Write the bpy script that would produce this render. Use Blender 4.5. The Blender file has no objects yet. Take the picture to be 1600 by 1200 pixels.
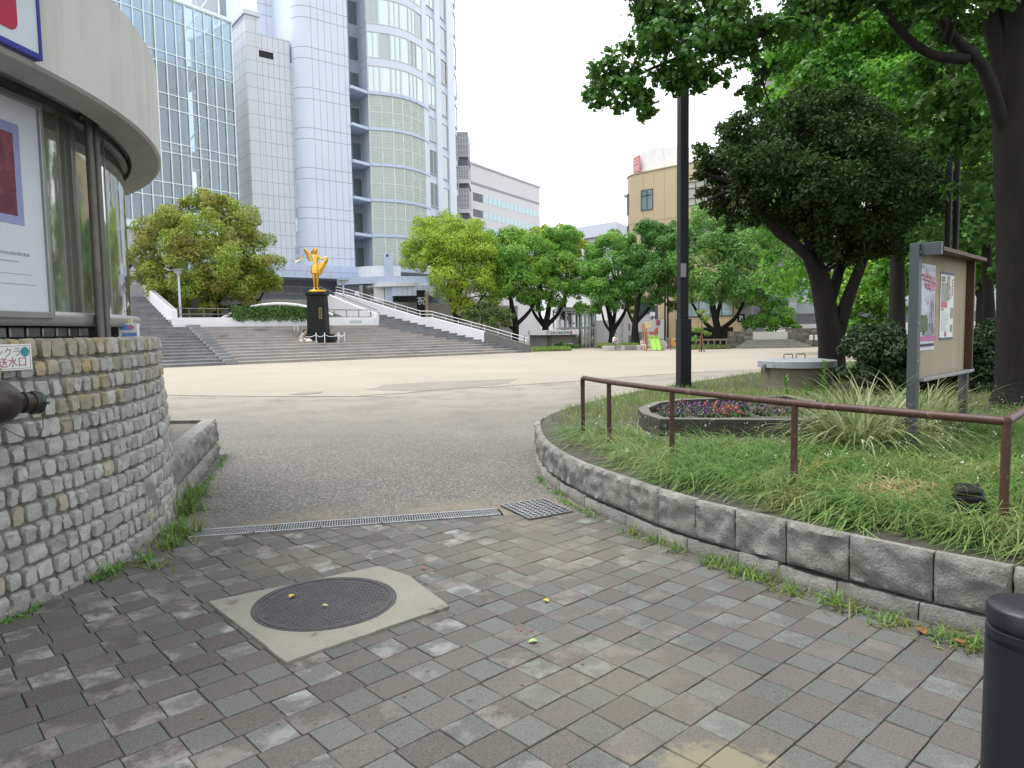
import bpy, math, random
import numpy as np
from mathutils import Vector, Matrix, noise
random.seed(11)
RNG = np.random.default_rng(11)
sc = bpy.context.scene
COL = sc.collection
V = Vector
R = math.radians
# ---------------------------------------------------------------- camera model
FPX, EYE = 1110.0, 1.5
PITCH, ROLL = R(4.33), 0.0165
FW = V((0, math.cos(PITCH), -math.sin(PITCH)))
UP0 = V((0, math.sin(PITCH), math.cos(PITCH)))
RT0 = V((1, 0, 0))
RT = RT0 * math.cos(ROLL) - UP0 * math.sin(ROLL)
UPV = UP0 * math.cos(ROLL) + RT0 * math.sin(ROLL)
def ray(u, v):
    return FW + RT * ((u - 800) / FPX) + UPV * ((600 - v) / FPX)
def G(u, v, z=0.0):
    d = ray(u, v); t = (z - EYE) / d.z
    return V((d.x * t, d.y * t, z))
def P(u, v, Y):
    d = ray(u, v); t = Y / d.y
    return V((d.x * t, Y, EYE + d.z * t))
class Frame:
    """vertical facade frame: origin o (xy), unit direction d, outward normal n"""
    def __init__(s, o, ang, flip=1):
        s.o = V((o[0], o[1], 0)); s.d = V((math.cos(ang), math.sin(ang), 0))
        s.n = V((s.d.y, -s.d.x, 0)) * flip
    def pt(s, a, n, z): return s.o + s.d * a + s.n * n + V((0, 0, z))
    def px(s, u, v, n=0.0):
        r = ray(u, v); q = s.o + s.n * n
        t = (q - V((0, 0, EYE))).dot(s.n) / r.dot(s.n)
        h = V((0, 0, EYE)) + r * t
        return (h - s.o).dot(s.d), h.z
ORG = {}
def org(o): return ORG.get(o.name, V((0, 0, 0)))
def tag(o, label=None, cat=None, group=None, kind=None):
    if label: o['label'] = label
    if cat: o['category'] = cat
    if group: o['group'] = group
    if kind: o['kind'] = kind
    return o
def thing(name, loc, label, cat, group=None):
    o = bpy.data.objects.new(name, None); COL.objects.link(o)
    o.empty_display_size = .1; o.location = loc; ORG[o.name] = V(loc)
    return tag(o, label, cat, group)
def link(name, me, parent=None, loc=None):
    o = bpy.data.objects.new(name, me); COL.objects.link(o)
    if parent is not None:
        o.parent = parent; ORG[o.name] = org(parent).copy()
    else:
        o.location = loc if loc is not None else (0, 0, 0); ORG[o.name] = V(o.location)
    return o
def dup(root, loc, rotz=0.0, scale=None, label=None, name=None):
    r = root.copy(); COL.objects.link(r); r.location = loc; r.rotation_euler = (0, 0, rotz); ORG[r.name] = V(loc)
    if scale: r.scale = scale if hasattr(scale, '__len__') else (scale,) * 3
    if label: r['label'] = label
    for ch in list(root.children):
        c = ch.copy(); COL.objects.link(c); c.parent = r; c.matrix_parent_inverse = ch.matrix_parent_inverse
        for g in ch.children:
            e = g.copy(); COL.objects.link(e); e.parent = c
    return r
class MB:
    def __init__(s): s.v = []; s.f = []; s.m = []
    def add(s, vs, fs, m=0):
        b = len(s.v); s.v += [V(x) for x in vs]
        s.f += [tuple(i + b for i in f) for f in fs]; s.m += [m] * len(fs); return s
    def hexa(s, p, m=0):
        return s.add(p, [(3, 2, 1, 0), (4, 5, 6, 7), (0, 1, 5, 4), (1, 2, 6, 5), (2, 3, 7, 6), (3, 0, 4, 7)], m)
    def box(s, x0, x1, y0, y1, z0, z1, m=0):
        return s.hexa([(x0, y0, z0), (x1, y0, z0), (x1, y1, z0), (x0, y1, z0), (x0, y0, z1), (x1, y0, z1), (x1, y1, z1), (x0, y1, z1)], m)
    def obox(s, c, sx, sy, z0, z1, rot=0.0, m=0):
        cx, sy_ = math.cos(rot), math.sin(rot); pts = []
        for z in (z0, z1):
            for a, b in ((-1, -1), (1, -1), (1, 1), (-1, 1)):
                x, y = a * sx / 2, b * sy / 2
                pts.append((c[0] + x * cx - y * sy_, c[1] + x * sy_ + y * cx, z))
        return s.hexa(pts, m)
    def fbox(s, fr, a0, a1, z0, z1, n0, n1, m=0):
        if fr.n.cross(fr.d).z < 0: a0, a1 = a1, a0
        p = [fr.pt(a0, n1, z0), fr.pt(a1, n1, z0), fr.pt(a1, n0, z0), fr.pt(a0, n0, z0)]
        return s.hexa(p + [q + V((0, 0, z1 - z0)) for q in p], m)
    def quad(s, a, b, c, d, m=0): return s.add([a, b, c, d], [(0, 1, 2, 3)], m)
    def prism(s, poly, z0, z1, m=0):
        if sum(poly[i][0] * poly[(i + 1) % len(poly)][1] - poly[(i + 1) % len(poly)][0] * poly[i][1] for i in range(len(poly))) < 0:
            poly = poly[::-1]
        n = len(poly)
        vs = [(p[0], p[1], z0) for p in poly] + [(p[0], p[1], z1) for p in poly]
        fs = [tuple(range(n - 1, -1, -1)), tuple(range(n, 2 * n))] + [(i, (i + 1) % n, n + (i + 1) % n, n + i) for i in range(n)]
        return s.add(vs, fs, m)
    def tube(s, pts, r, n=8, m=0, caps=True):
        pts = [V(p) for p in pts]
        rs = r if hasattr(r, '__len__') else [r] * len(pts)
        t0 = (pts[1] - pts[0]).normalized()
        ref = V((0, 0, 1)) if abs(t0.z) < .9 else V((1, 0, 0))
        a = t0.cross(ref).normalized(); rings = []; vs = []
        for i, p in enumerate(pts):
            t = (pts[min(i + 1, len(pts) - 1)] - pts[max(i - 1, 0)]).normalized()
            a = (a - t * a.dot(t)).normalized(); b = t.cross(a)
            for k in range(n):
                w = 2 * math.pi * k / n
                vs.append(p + (a * math.cos(w) + b * math.sin(w)) * rs[i])
        fs = []
        for i in range(len(pts) - 1):
            for k in range(n):
                fs.append((i * n + k, i * n + (k + 1) % n, (i + 1) * n + (k + 1) % n, (i + 1) * n + k))
        if caps:
            fs.append(tuple(range(n - 1, -1, -1))); fs.append(tuple(range((len(pts) - 1) * n, len(pts) * n)))
        return s.add(vs, fs, m)
    def lathe(s, c, prof, n=24, m=0, a0=0.0, a1=None):
        full = a1 is None
        cnt = n if full else n + 1
        vs = []
        for (r, z) in prof:
            for k in range(cnt):
                w = a0 + ((2 * math.pi) if full else (a1 - a0)) * k / n
                vs.append((c[0] + r * math.cos(w), c[1] + r * math.sin(w), c[2] + z))
        fs = []
        for i in range(len(prof) - 1):
            for k in range(n):
                k2 = (k + 1) % cnt
                fs.append((i * cnt + k, i * cnt + k2, (i + 1) * cnt + k2, (i + 1) * cnt + k))
        if full:
            if prof[0][0] > 1e-4: fs.append(tuple(range(cnt - 1, -1, -1)))
            if prof[-1][0] > 1e-4: fs.append(tuple(range((len(prof) - 1) * cnt, len(prof) * cnt)))
        return s.add(vs, fs, m)
    def build(s, name, mats, parent=None, loc=None, smooth=None, bevel=0, seg=2):
        me = bpy.data.meshes.new(name)
        o0 = org(parent) if parent is not None else (V(loc) if loc is not None else V((0, 0, 0)))
        me.from_pydata([tuple(p - o0) for p in s.v], [], s.f)
        for m in (mats if isinstance(mats, (list, tuple)) else [mats]): me.materials.append(m)
        me.polygons.foreach_set('material_index', s.m)
        if smooth:
            me.polygons.foreach_set('use_smooth', [True] * len(s.f)); me.set_sharp_from_angle(angle=R(smooth))
        me.update()
        o = link(name, me, parent, loc)
        if bevel:
            b = o.modifiers.new('edge', 'BEVEL'); b.width = bevel; b.segments = seg; b.limit_method = 'ANGLE'; b.angle_limit = R(40)
        return o
def np_obj(name, verts, faces, mats, parent=None, loc=None, midx=None, smooth=False):
    """faces: (N,k) int array"""
    me = bpy.data.meshes.new(name)
    o0 = org(parent) if parent is not None else (V(loc) if loc is not None else V((0, 0, 0)))
    verts = np.asarray(verts, dtype=np.float32) - np.array(o0, dtype=np.float32)
    n, k = faces.shape
    me.vertices.add(len(verts)); me.vertices.foreach_set('co', verts.ravel())
    me.loops.add(n * k); me.loops.foreach_set('vertex_index', faces.astype(np.int32).ravel())
    me.polygons.add(n); me.polygons.foreach_set('loop_start', np.arange(0, n * k, k, dtype=np.int32))
    for m in (mats if isinstance(mats, (list, tuple)) else [mats]): me.materials.append(m)
    if midx is not None: me.polygons.foreach_set('material_index', np.asarray(midx, dtype=np.int32))
    if smooth: me.polygons.foreach_set('use_smooth', np.ones(n, dtype=bool))
    me.update(calc_edges=True)
    return link(name, me, parent, loc)
# ---------------------------------------------------------------- materials
def newmat(name):
    m = bpy.data.materials.new(name); m.use_nodes = True
    nt = m.node_tree; nt.nodes.clear()
    out = nt.nodes.new('ShaderNodeOutputMaterial')
    return m, nt, out
def N(nt, typ, **kw):
    n = nt.nodes.new(typ)
    for k, v in kw.items():
        if k in n.inputs: n.inputs[k].default_value = v
        else: setattr(n, k, v)
    return n
def c4(c): return (c[0], c[1], c[2], 1)
def mixc(nt, fac, a, b, mode='MIX'):
    n = nt.nodes.new('ShaderNodeMix'); n.data_type = 'RGBA'; n.blend_type = mode
    for idx, x in ((0, fac), (6, a), (7, b)):
        if hasattr(x, 'is_linked'): nt.links.new(x, n.inputs[idx])
        elif idx == 0: n.inputs[0].default_value = x
        else: n.inputs[idx].default_value = c4(x)
    return n.outputs[2]
def ramp(nt, src, lo, hi):
    n = nt.nodes.new('ShaderNodeMapRange'); n.inputs[1].default_value = lo; n.inputs[2].default_value = hi
    nt.links.new(src, n.inputs[0]); return n.outputs[0]
def coords(nt, world=False, scale=None):
    o = nt.nodes.new('ShaderNodeNewGeometry').outputs['Position'] if world else nt.nodes.new('ShaderNodeTexCoord').outputs['Object']
    if scale:
        mp = nt.nodes.new('ShaderNodeMapping'); mp.inputs['Scale'].default_value = scale
        nt.links.new(o, mp.inputs[0]); o = mp.outputs[0]
    return o
def nz(nt, co, scale, detail=5, rough=.55):
    n = nt.nodes.new('ShaderNodeTexNoise'); n.inputs['Scale'].default_value = scale
    n.inputs['Detail'].default_value = detail; n.inputs['Roughness'].default_value = rough
    nt.links.new(co, n.inputs['Vector']); return n.outputs['Fac']
def mat(name, c1, c2=None, scale=3.0, rough=.7, bump=0.0, bscale=60.0, metal=0.0, spec=.35, isl=0.0, speck=None, sscale=200.0,
        stain=None, stscale=(1.5, 1.5, 1.5), stlo=.5, sthi=.7, stretch=None, coat=0.0, isl2=None, bdist=.02):
    m, nt, out = newmat(name)
    b = nt.nodes.new('ShaderNodeBsdfPrincipled')
    co = coords(nt, scale=stretch)
    c2 = c2 or tuple(x * .85 for x in c1)
    col = mixc(nt, ramp(nt, nz(nt, co, scale, 6, .6), .3, .7), c1, c2)
    if isl2 is not None:
        g = nt.nodes.new('ShaderNodeNewGeometry')
        col = mixc(nt, ramp(nt, g.outputs['Random Per Island'], isl2[1], isl2[2]), col, isl2[0])
    if speck is not None:
        col = mixc(nt, ramp(nt, nz(nt, co, sscale, 2, .5), .56, .66), col, speck)
    if stain is not None:
        co2 = coords(nt, scale=stscale)
        col = mixc(nt, ramp(nt, nz(nt, co2, 1.0, 7, .65), stlo, sthi), col, stain)
    if isl:
        g = nt.nodes.new('ShaderNodeNewGeometry')
        h = N(nt, 'ShaderNodeHueSaturation'); nt.links.new(col, h.inputs['Color'])
        mr = nt.nodes.new('ShaderNodeMapRange'); mr.inputs[3].default_value = 1 - isl; mr.inputs[4].default_value = 1 + isl
        nt.links.new(g.outputs['Random Per Island'], mr.inputs[0]); nt.links.new(mr.outputs[0], h.inputs['Value'])
        col = h.outputs[0]
    nt.links.new(col, b.inputs['Base Color'])
    b.inputs['Roughness'].default_value = rough; b.inputs['Metallic'].default_value = metal
    b.inputs['Specular IOR Level'].default_value = spec
    if coat: b.inputs['Coat Weight'].default_value = coat
    if bump:
        bp = nt.nodes.new('ShaderNodeBump'); bp.inputs['Strength'].default_value = bump; bp.inputs['Distance'].default_value = bdist
        nt.links.new(nz(nt, co, bscale, 6, .65), bp.inputs['Height']); nt.links.new(bp.outputs[0], b.inputs['Normal'])
    nt.links.new(b.outputs[0], out.inputs[0])
    return m
def leafmat(name, c1, c2, c3=None, trans=.3, scale=.8, rough=.45, val=.25):
    """leaf blades: colour differs from leaf to leaf, with a broad drift between branches"""
    m, nt, out = newmat(name)
    g = nt.nodes.new('ShaderNodeNewGeometry'); r = g.outputs['Random Per Island']
    col = mixc(nt, r, c1, c2)
    if c3 is not None:
        col = mixc(nt, ramp(nt, nz(nt, coords(nt), scale, 3), .48, .62), col, c3)
    h = N(nt, 'ShaderNodeHueSaturation'); nt.links.new(col, h.inputs['Color'])
    w = N(nt, 'ShaderNodeTexWhiteNoise', noise_dimensions='1D'); nt.links.new(r, w.inputs['W'])
    mr = nt.nodes.new('ShaderNodeMapRange'); mr.inputs[3].default_value = 1 - val; mr.inputs[4].default_value = 1 + val
    nt.links.new(w.outputs[0], mr.inputs[0]); nt.links.new(mr.outputs[0], h.inputs['Value'])
    col = h.outputs[0]
    b = nt.nodes.new('ShaderNodeBsdfPrincipled'); b.inputs['Roughness'].default_value = rough; b.inputs['Specular IOR Level'].default_value = .3
    t = nt.nodes.new('ShaderNodeBsdfTranslucent')
    nt.links.new(col, b.inputs['Base Color']); nt.links.new(col, t.inputs['Color'])
    mx = nt.nodes.new('ShaderNodeMixShader'); mx.inputs[0].default_value = trans
    nt.links.new(b.outputs[0], mx.inputs[1]); nt.links.new(t.outputs[0], mx.inputs[2]); nt.links.new(mx.outputs[0], out.inputs[0])
    return m
def glassmat(name, tint, refl=.25, rough=.03, see=True, dark=(.03, .04, .045)):
    """window glass: mirror reflection by Fresnel over a see-through tint, or over a dark interior"""
    m, nt, out = newmat(name)
    gl = N(nt, 'ShaderNodeBsdfGlossy', Roughness=rough); gl.inputs['Color'].default_value = (1, 1, 1, 1)
    if see: a = nt.nodes.new('ShaderNodeBsdfTransparent'); a.inputs['Color'].default_value = c4(tint)
    else: a = nt.nodes.new('ShaderNodeBsdfDiffuse'); a.inputs['Color'].default_value = c4(dark)
    lw = N(nt, 'ShaderNodeLayerWeight', Blend=.35)
    mr = nt.nodes.new('ShaderNodeMapRange'); mr.inputs[3].default_value = refl; mr.inputs[4].default_value = 1
    nt.links.new(lw.outputs['Fresnel'], mr.inputs[0])
    mx = nt.nodes.new('ShaderNodeMixShader'); nt.links.new(mr.outputs[0], mx.inputs[0])
    nt.links.new(a.outputs[0], mx.inputs[1]); nt.links.new(gl.outputs[0], mx.inputs[2]); nt.links.new(mx.outputs[0], out.inputs[0])
    return m
M = {}
M['white'] = mat('white_paint', (.72, .73, .74), (.66, .67, .68), 1.2, .6, stain=(.55, .55, .54), stscale=(2, 2, .5), stlo=.55, sthi=.8)
M['dark_joint'] = mat('dark_joint', (.16, .17, .2), rough=.8)
M['dark'] = mat('dark_recess', (.02, .021, .023), rough=.8)
M['black_paint'] = mat('black_paint', (.006, .007, .01), (.009, .01, .013), 5, .5, spec=.25, bump=.05)
M['steel'] = mat('brushed_steel', (.5, .51, .52), (.42, .43, .44), 20, .35, metal=.9)
M['galv'] = mat('galvanised_steel', (.42, .43, .44), (.3, .31, .32), 12, .45, metal=.7, stain=(.16, .12, .09), stscale=(6, 6, 6), stlo=.62, sthi=.75)
M['alu'] = mat('grey_aluminium', (.36, .37, .36), (.3, .31, .3), 6, .4, metal=.6)
M['pipe'] = mat('weathered_grey_pipe', (.17, .165, .15), (.12, .115, .105), 8, .5, metal=.3, spec=.4)
M['concrete'] = mat('concrete', (.36, .35, .32), (.29, .28, .25), 3, .85, .25, 80, stain=(.2, .19, .17), stscale=(4, 4, 4), stlo=.55, sthi=.75, speck=(.22, .22, .2), sscale=140)
M['bark_dark'] = mat('dark_bark', (.012, .0105, .009), (.024, .02, .017), 6, .95, .9, 25, stretch=(1, 1, .25))
M['bark'] = mat('grey_brown_bark', (.055, .047, .038), (.095, .082, .066), 7, .9, .9, 22, stretch=(1, 1, .25))
M['soil'] = mat('dark_soil', (.075, .066, .052), (.11, .098, .078), 5, .95, .8, 40)
# ================================================================ ground sheets
def xyz_ramp(nt, co, axis_vec, lo, hi):
    d = nt.nodes.new('ShaderNodeVectorMath'); d.operation = 'DOT_PRODUCT'; d.inputs[1].default_value = axis_vec
    nt.links.new(co, d.inputs[0]); return ramp(nt, d.outputs['Value'], lo, hi)
def mth(nt, op, a, b=None):
    n = nt.nodes.new('ShaderNodeMath'); n.operation = op
    for i, x in enumerate((a, b)):
        if x is None: continue
        if hasattr(x, 'is_linked'): nt.links.new(x, n.inputs[i])
        else: n.inputs[i].default_value = x
    return n.outputs[0]
def spot(nt, co, c, r0, r1, sc=(1, 1, 1), nscale=7, namp=.6):
    """soft irregular patch around a point"""
    mp = nt.nodes.new('ShaderNodeVectorMath'); mp.operation = 'SUBTRACT'; mp.inputs[1].default_value = c; nt.links.new(co, mp.inputs[0])
    ms = nt.nodes.new('ShaderNodeVectorMath'); ms.operation = 'MULTIPLY'; ms.inputs[1].default_value = sc; nt.links.new(mp.outputs[0], ms.inputs[0])
    ln = nt.nodes.new('ShaderNodeVectorMath'); ln.operation = 'LENGTH'; nt.links.new(ms.outputs[0], ln.inputs[0])
    v = mth(nt, 'ADD', ln.outputs['Value'], mth(nt, 'MULTIPLY', mth(nt, 'SUBTRACT', nz(nt, co, nscale, 6, .7), .5), namp))
    n = nt.nodes.new('ShaderNodeMapRange'); n.inputs[1].default_value = r0; n.inputs[2].default_value = r1
    n.inputs[3].default_value = 1; n.inputs[4].default_value = 0; nt.links.new(v, n.inputs[0]); return n.outputs[0]
SANDC = (.33, .28, .2)
def paver_mat(name, c1, c2, worn):
    m, nt, out = newmat(name)
    co = coords(nt); g = nt.nodes.new('ShaderNodeNewGeometry'); rnd = g.outputs['Random Per Island']
    col = mixc(nt, rnd, c1, c2)
    # aggregate: fine light and dark grains
    col = mixc(nt, mth(nt, 'MULTIPLY', ramp(nt, nz(nt, co, 130, 3, .7), .52, .66), .6), col, tuple(x * 2.1 for x in c1))
    col = mixc(nt, mth(nt, 'MULTIPLY', ramp(nt, nz(nt, co, 105, 3, .7), .54, .66), .65), col, tuple(x * .42 for x in c1))
    # pale worn patches, only on some stones
    w = N(nt, 'ShaderNodeTexWhiteNoise', noise_dimensions='1D'); nt.links.new(rnd, w.inputs['W'])
    sel = ramp(nt, w.outputs[0], .5, .8)
    patch = mth(nt, 'MULTIPLY', ramp(nt, nz(nt, co, 6, 8, .7), .47, .6), sel)
    leftish = mth(nt, 'ADD', mth(nt, 'MULTIPLY', xyz_ramp(nt, co, (-1, .25, 0), -.2, 1.8), .75), .25)
    col = mixc(nt, mth(nt, 'MULTIPLY', patch, mth(nt, 'MULTIPLY', leftish, .62)), col, worn)
    # dried mud and sand
    mud = mth(nt, 'MULTIPLY', ramp(nt, nz(nt, co, 1.4, 7, .65), .52, .8), .3)
    col = mixc(nt, mud, col, (.115, .103, .078))
    for c, r0, r1, s_, f in (((.66, 2.36, 0), .1, .17, (.75, 1.7, 1), .95), ((.25, 4.75, 0), .1, .7, (.7, .9, 1), .35), ((.45, 2.9, 0), .1, .6, (1, 1, 1), .22), ((.1, 5.4, 0), .05, .35, (1, 1.6, 1), .7), ((-1.5, 4.6, 0), .1, .5, (1, 1.4, 1), .4)):
        col = mixc(nt, mth(nt, 'MULTIPLY', spot(nt, co, c, r0, r1, s_), f), col, (.2, .178, .128))
    b = nt.nodes.new('ShaderNodeBsdfPrincipled'); nt.links.new(col, b.inputs['Base Color'])
    b.inputs['Specular IOR Level'].default_value = .18
    rr = nt.nodes.new('ShaderNodeMapRange'); rr.inputs[3].default_value = .65; rr.inputs[4].default_value = .95
    nt.links.new(nz(nt, co, 3, 4), rr.inputs[0]); nt.links.new(rr.outputs[0], b.inputs['Roughness'])
    bp = N(nt, 'ShaderNodeBump', Strength=.55, Distance=.004); nt.links.new(nz(nt, co, 220, 4, .7), bp.inputs['Height'])
    nt.links.new(bp.outputs[0], b.inputs['Normal']); nt.links.new(b.outputs[0], out.inputs[0])
    return m
M['paver_green'] = paver_mat('paver_green_grey', (.092, .096, .088), (.128, .132, .122), (.36, .365, .345))
M['paver_brown'] = paver_mat('paver_brown_grey', (.088, .08, .073), (.122, .112, .102), (.29, .27, .25))
M['joint'] = mat('sandy_joint', (.06, .056, .045), (.1, .09, .068), 9, .95, .5, 60, stain=(.05, .075, .02), stscale=(2, 2, 2), stlo=.6, sthi=.72)
def asphalt_mat():
    m, nt, out = newmat('worn_asphalt'); co = coords(nt)
    col = mixc(nt, ramp(nt, nz(nt, co, .55, 6, .6), .35, .65), (.155, .149, .135), (.12, .115, .105))
    v = N(nt, 'ShaderNodeTexVoronoi', Scale=70.0); nt.links.new(co, v.inputs['Vector'])
    sep = nt.nodes.new('ShaderNodeSeparateColor'); nt.links.new(v.outputs['Color'], sep.inputs[0])
    col = mixc(nt, mth(nt, 'MULTIPLY', ramp(nt, sep.outputs[0], .1, .9), .62), col, (.04, .038, .035))
    col = mixc(nt, mth(nt, 'MULTIPLY', ramp(nt, sep.outputs[1], .72, .95), .6), col, (.32, .305, .275))
    sand = mth(nt, 'MULTIPLY', xyz_ramp(nt, co, (.215, -.976, 0), -6.35, -5.85), ramp(nt, nz(nt, co, 2.2, 6, .65), .38, .6))
    col = mixc(nt, mth(nt, 'MULTIPLY', sand, .85), col, (.19, .165, .125))
    far = mth(nt, 'MULTIPLY', xyz_ramp(nt, co, (.1, .995, 0), 8.0, 17.0), ramp(nt, nz(nt, co, .9, 7, .7), .2, .55))
    col = mixc(nt, mth(nt, 'MULTIPLY', far, .95), col, (.275, .25, .212))
    b = N(nt, 'ShaderNodeBsdfPrincipled', Roughness=.85); b.inputs['Specular IOR Level'].default_value = .25
    nt.links.new(col, b.inputs['Base Color'])
    bp = N(nt, 'ShaderNodeBump', Strength=.6, Distance=.006); nt.links.new(v.outputs['Distance'], bp.inputs['Height'])
    nt.links.new(bp.outputs[0], b.inputs['Normal']); nt.links.new(b.outputs[0], out.inputs[0]); return m
M['asphalt'] = asphalt_mat()
def sand_mat():
    m, nt, out = newmat('plaza_sand'); co = coords(nt)
    col = mixc(nt, ramp(nt, nz(nt, co, .16, 6, .6), .35, .68), (.35, .315, .262), (.3, .272, .23))
    st = coords(nt, scale=(.12, .5, 1))
    col = mixc(nt, mth(nt, 'MULTIPLY', ramp(nt, nz(nt, st, 1.0, 6, .65), .5, .75), .5), col, (.27, .245, .205))
    near = mth(nt, 'MULTIPLY', xyz_ramp(nt, co, (.25, -.97, 0), -25, -16.5), ramp(nt, nz(nt, co, .8, 7, .7), .2, .6))
    col = mixc(nt, mth(nt, 'MULTIPLY', near, .95), col, (.265, .241, .2))
    col = mixc(nt, mth(nt, 'MULTIPLY', ramp(nt, nz(nt, co, 60, 3, .6), .45, .75), .35), col, (.23, .208, .17))
    b = N(nt, 'ShaderNodeBsdfPrincipled', Roughness=.95); b.inputs['Specular IOR Level'].default_value = .15
    nt.links.new(col, b.inputs['Base Color']); nt.links.new(b.outputs[0], out.inputs[0]); return m
M['sand'] = sand_mat()
M['earth'] = mat('bare_earth', (.16, .145, .12), (.22, .2, .165), .3, .95, .3, 20)
tag(MB().quad((-400, -200, -.09), (400, -200, -.09), (400, 700, -.09), (-400, 700, -.09)).build('ground', M['earth']), kind='structure')
# drain line
DA, DD = V((-2.46, 5.16)), V((.976, .215))
DN = V((-.215, .976))
def dl(t, n=0.0): return DA + DD * t + DN * n
def clip(poly, p0, nrm):
    """keep the side where (p-p0).nrm <= 0"""
    o = []
    for i in range(len(poly)):
        a, b = poly[i], poly[(i + 1) % len(poly)]
        da, db = (a - p0).dot(nrm), (b - p0).dot(nrm)
        if da <= 0: o.append(a)
        if da * db < 0: o.append(a + (b - a) * (da / (da - db)))
    return o
pv = MB(); rp = random.Random(5)
ph = R(42.5); e1 = V((math.cos(ph), math.sin(ph))); e2 = V((-e1.y, e1.x))
CW, LG, LB = .162, .158, .2
off0 = 0.0
for j in range(-46, 52):
    a0 = -6 + (j % 2) * (LG + LB) * .5 + rp.uniform(-.012, .012)
    a = a0; k = 0; y0 = j * CW
    while a < 9:
        L = LG if k % 2 == 0 else LB
        g = .0018
        w = [V((a + g, y0 + g)), V((a + L - g, y0 + g)), V((a + L - g, y0 + CW - g)), V((a + g, y0 + CW - g))]
        w = [e1 * (q.x + rp.uniform(-.002, .002)) + e2 * (q.y + rp.uniform(-.002, .002)) for q in w]
        c = sum(w, V((0, 0))) / 4
        a += L; k += 1
        if not (-4.6 < c.x < 4.2 and -3.2 < c.y < 6.2): continue
        w = clip(w, DA, DN)
        if len(w) < 3: continue
        cc = sum(w, V((0, 0))) / len(w); dz = rp.uniform(-.0025, .0015)
        n = len(w); tilt = V((rp.uniform(-.014, .014), rp.uniform(-.014, .014)))
        ins = [p + (cc - p).normalized() * .003 for p in w]
        vs = [(p.x, p.y, -.02) for p in w] + [(p.x, p.y, dz - .004 + tilt.dot(p - cc)) for p in w] + [(p.x, p.y, dz + tilt.dot(p - cc)) for p in ins]
        fs = [tuple(range(2 * n, 3 * n))]
        for i in range(n):
            i2 = (i + 1) % n
            fs += [(i, i2, n + i2, n + i), (n + i, n + i2, 2 * n + i2, 2 * n + i)]
        pv.add(vs, fs, 0 if L == LG else 1)
q = [dl(-3, 0), dl(-3, -9), dl(7.5, -9), dl(7.5, 0)]
pv.add([(p.x, p.y, -.0095) for p in q], [(0, 1, 2, 3)], 2)
tag(pv.build('pavement', [M['paver_green'], M['paver_brown'], M['joint']]), kind='structure')
# asphalt and sand
rs = random.Random(3)
def wob(pts, amp, step):
    o = []
    for i in range(len(pts) - 1):
        a, b = V(pts[i]), V(pts[i + 1]); n = max(1, int((b - a).length / step))
        for k in range(n): o.append(a.lerp(b, k / n) + V((rs.uniform(-amp, amp), rs.uniform(-amp, amp))))
    o.append(V(pts[-1])); return o
bound = [(-60, 30), (-20, 19.5)] + [tuple(G(*p).xy) for p in ((250, 617), (400, 619), (560, 619), (720, 607), (880, 597), (1060, 583), (1330, 571))] + [(40, 34), (90, 50)]
bw = wob(bound, .12, .5)
asp = [dl(-4, .0), dl(-.02, 0), dl(-.02, .236), dl(2.44, .236), dl(2.44, 0), dl(9, 0), V((10, 8)), V((92, 52))] + [p + V((0, .6)) for p in bw[::-1]] + [V((-60, 20))]
tag(MB().add([(p[0], p[1], -.006) for p in asp], [tuple(range(len(asp)))]).build('asphalt_path', M['asphalt']), kind='structure')
snd = bw + [V((120, 60)), V((120, 110)), V((-70, 110))]
tag(MB().add([(p[0], p[1], .002) for p in snd], [tuple(range(len(snd)))]).build('sand_plaza', M['sand']), kind='structure')
wl = [G(245, 617).xy, G(330, 618.5).xy, G(450, 619.3).xy, G(600, 619.5).xy]
ws = MB()
for i in range(3):
    a, b = wl[i], wl[i + 1]
    n_ = V((-(b - a).y, (b - a).x)).normalized() * .1
    ws.quad((a.x, a.y, .006), (b.x, b.y, .006), (b.x + n_.x, b.y + n_.y, .006), (a.x + n_.x, a.y + n_.y, .006))
tag(ws.build('pale_line', mat('worn_white_line', (.4, .385, .345), (.32, .3, .26), 3, .9)), kind='structure')
pp = [G(*p).xy for p in ((575, 609), (600, 601), (700, 596), (805, 592), (790, 600), (720, 606), (650, 611))]
pw = wob(pp + [pp[0]], .1, .4)
tag(MB().add([(p[0], p[1], .0065) for p in pw], [tuple(range(len(pw)))]).build('asphalt_patch', mat('damp_patch', (.19, .175, .15), (.225, .205, .175), 1.2, .7, .2, 60)), kind='structure')
pp = [G(*p).xy for p in ((452, 617), (470, 613.5), (505, 612), (500, 614.5), (470, 617.5))]
tag(MB().add([(p[0], p[1], .0105) for p in pp], [tuple(range(len(pp)))]).build('asphalt_patch', bpy.data.materials['damp_patch']), kind='structure')
# ---------------------------------------------------------------- trench drain, basin grate, manhole
mshade = mat('drain_hole_shade', (.028, .025, .021), (.05, .043, .034), 12, .9)  # near-black colour stands in for the shade down in the drain holes
secs = [(0.03, .5), (.5, .99), (.99, 1.46), (1.46, 1.93), (1.93, 2.42)]
ch = MB(); ch.hexa([(*dl(-.02, .005), -.085), (*dl(2.46, .005), -.085), (*dl(2.46, .235), -.085), (*dl(-.02, .235), -.085)] + [(*dl(-.02, .005), -.045), (*dl(2.46, .005), -.045), (*dl(2.46, .235), -.045), (*dl(-.02, .235), -.045)])
tag(ch.build('drain_channel', mshade), kind='structure')
gd = 'steel grates along the trench drain'
gl_ = ['leftmost steel drain grate, beside the weeds at the foot of the stone wall', 'second steel drain grate from the weedy left end of the trench',
       'middle one of the five steel grates in the trench drain', 'steel trench grate, next to last before the square basin grate', 'steel trench grate ending just short of the square basin grate']
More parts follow.
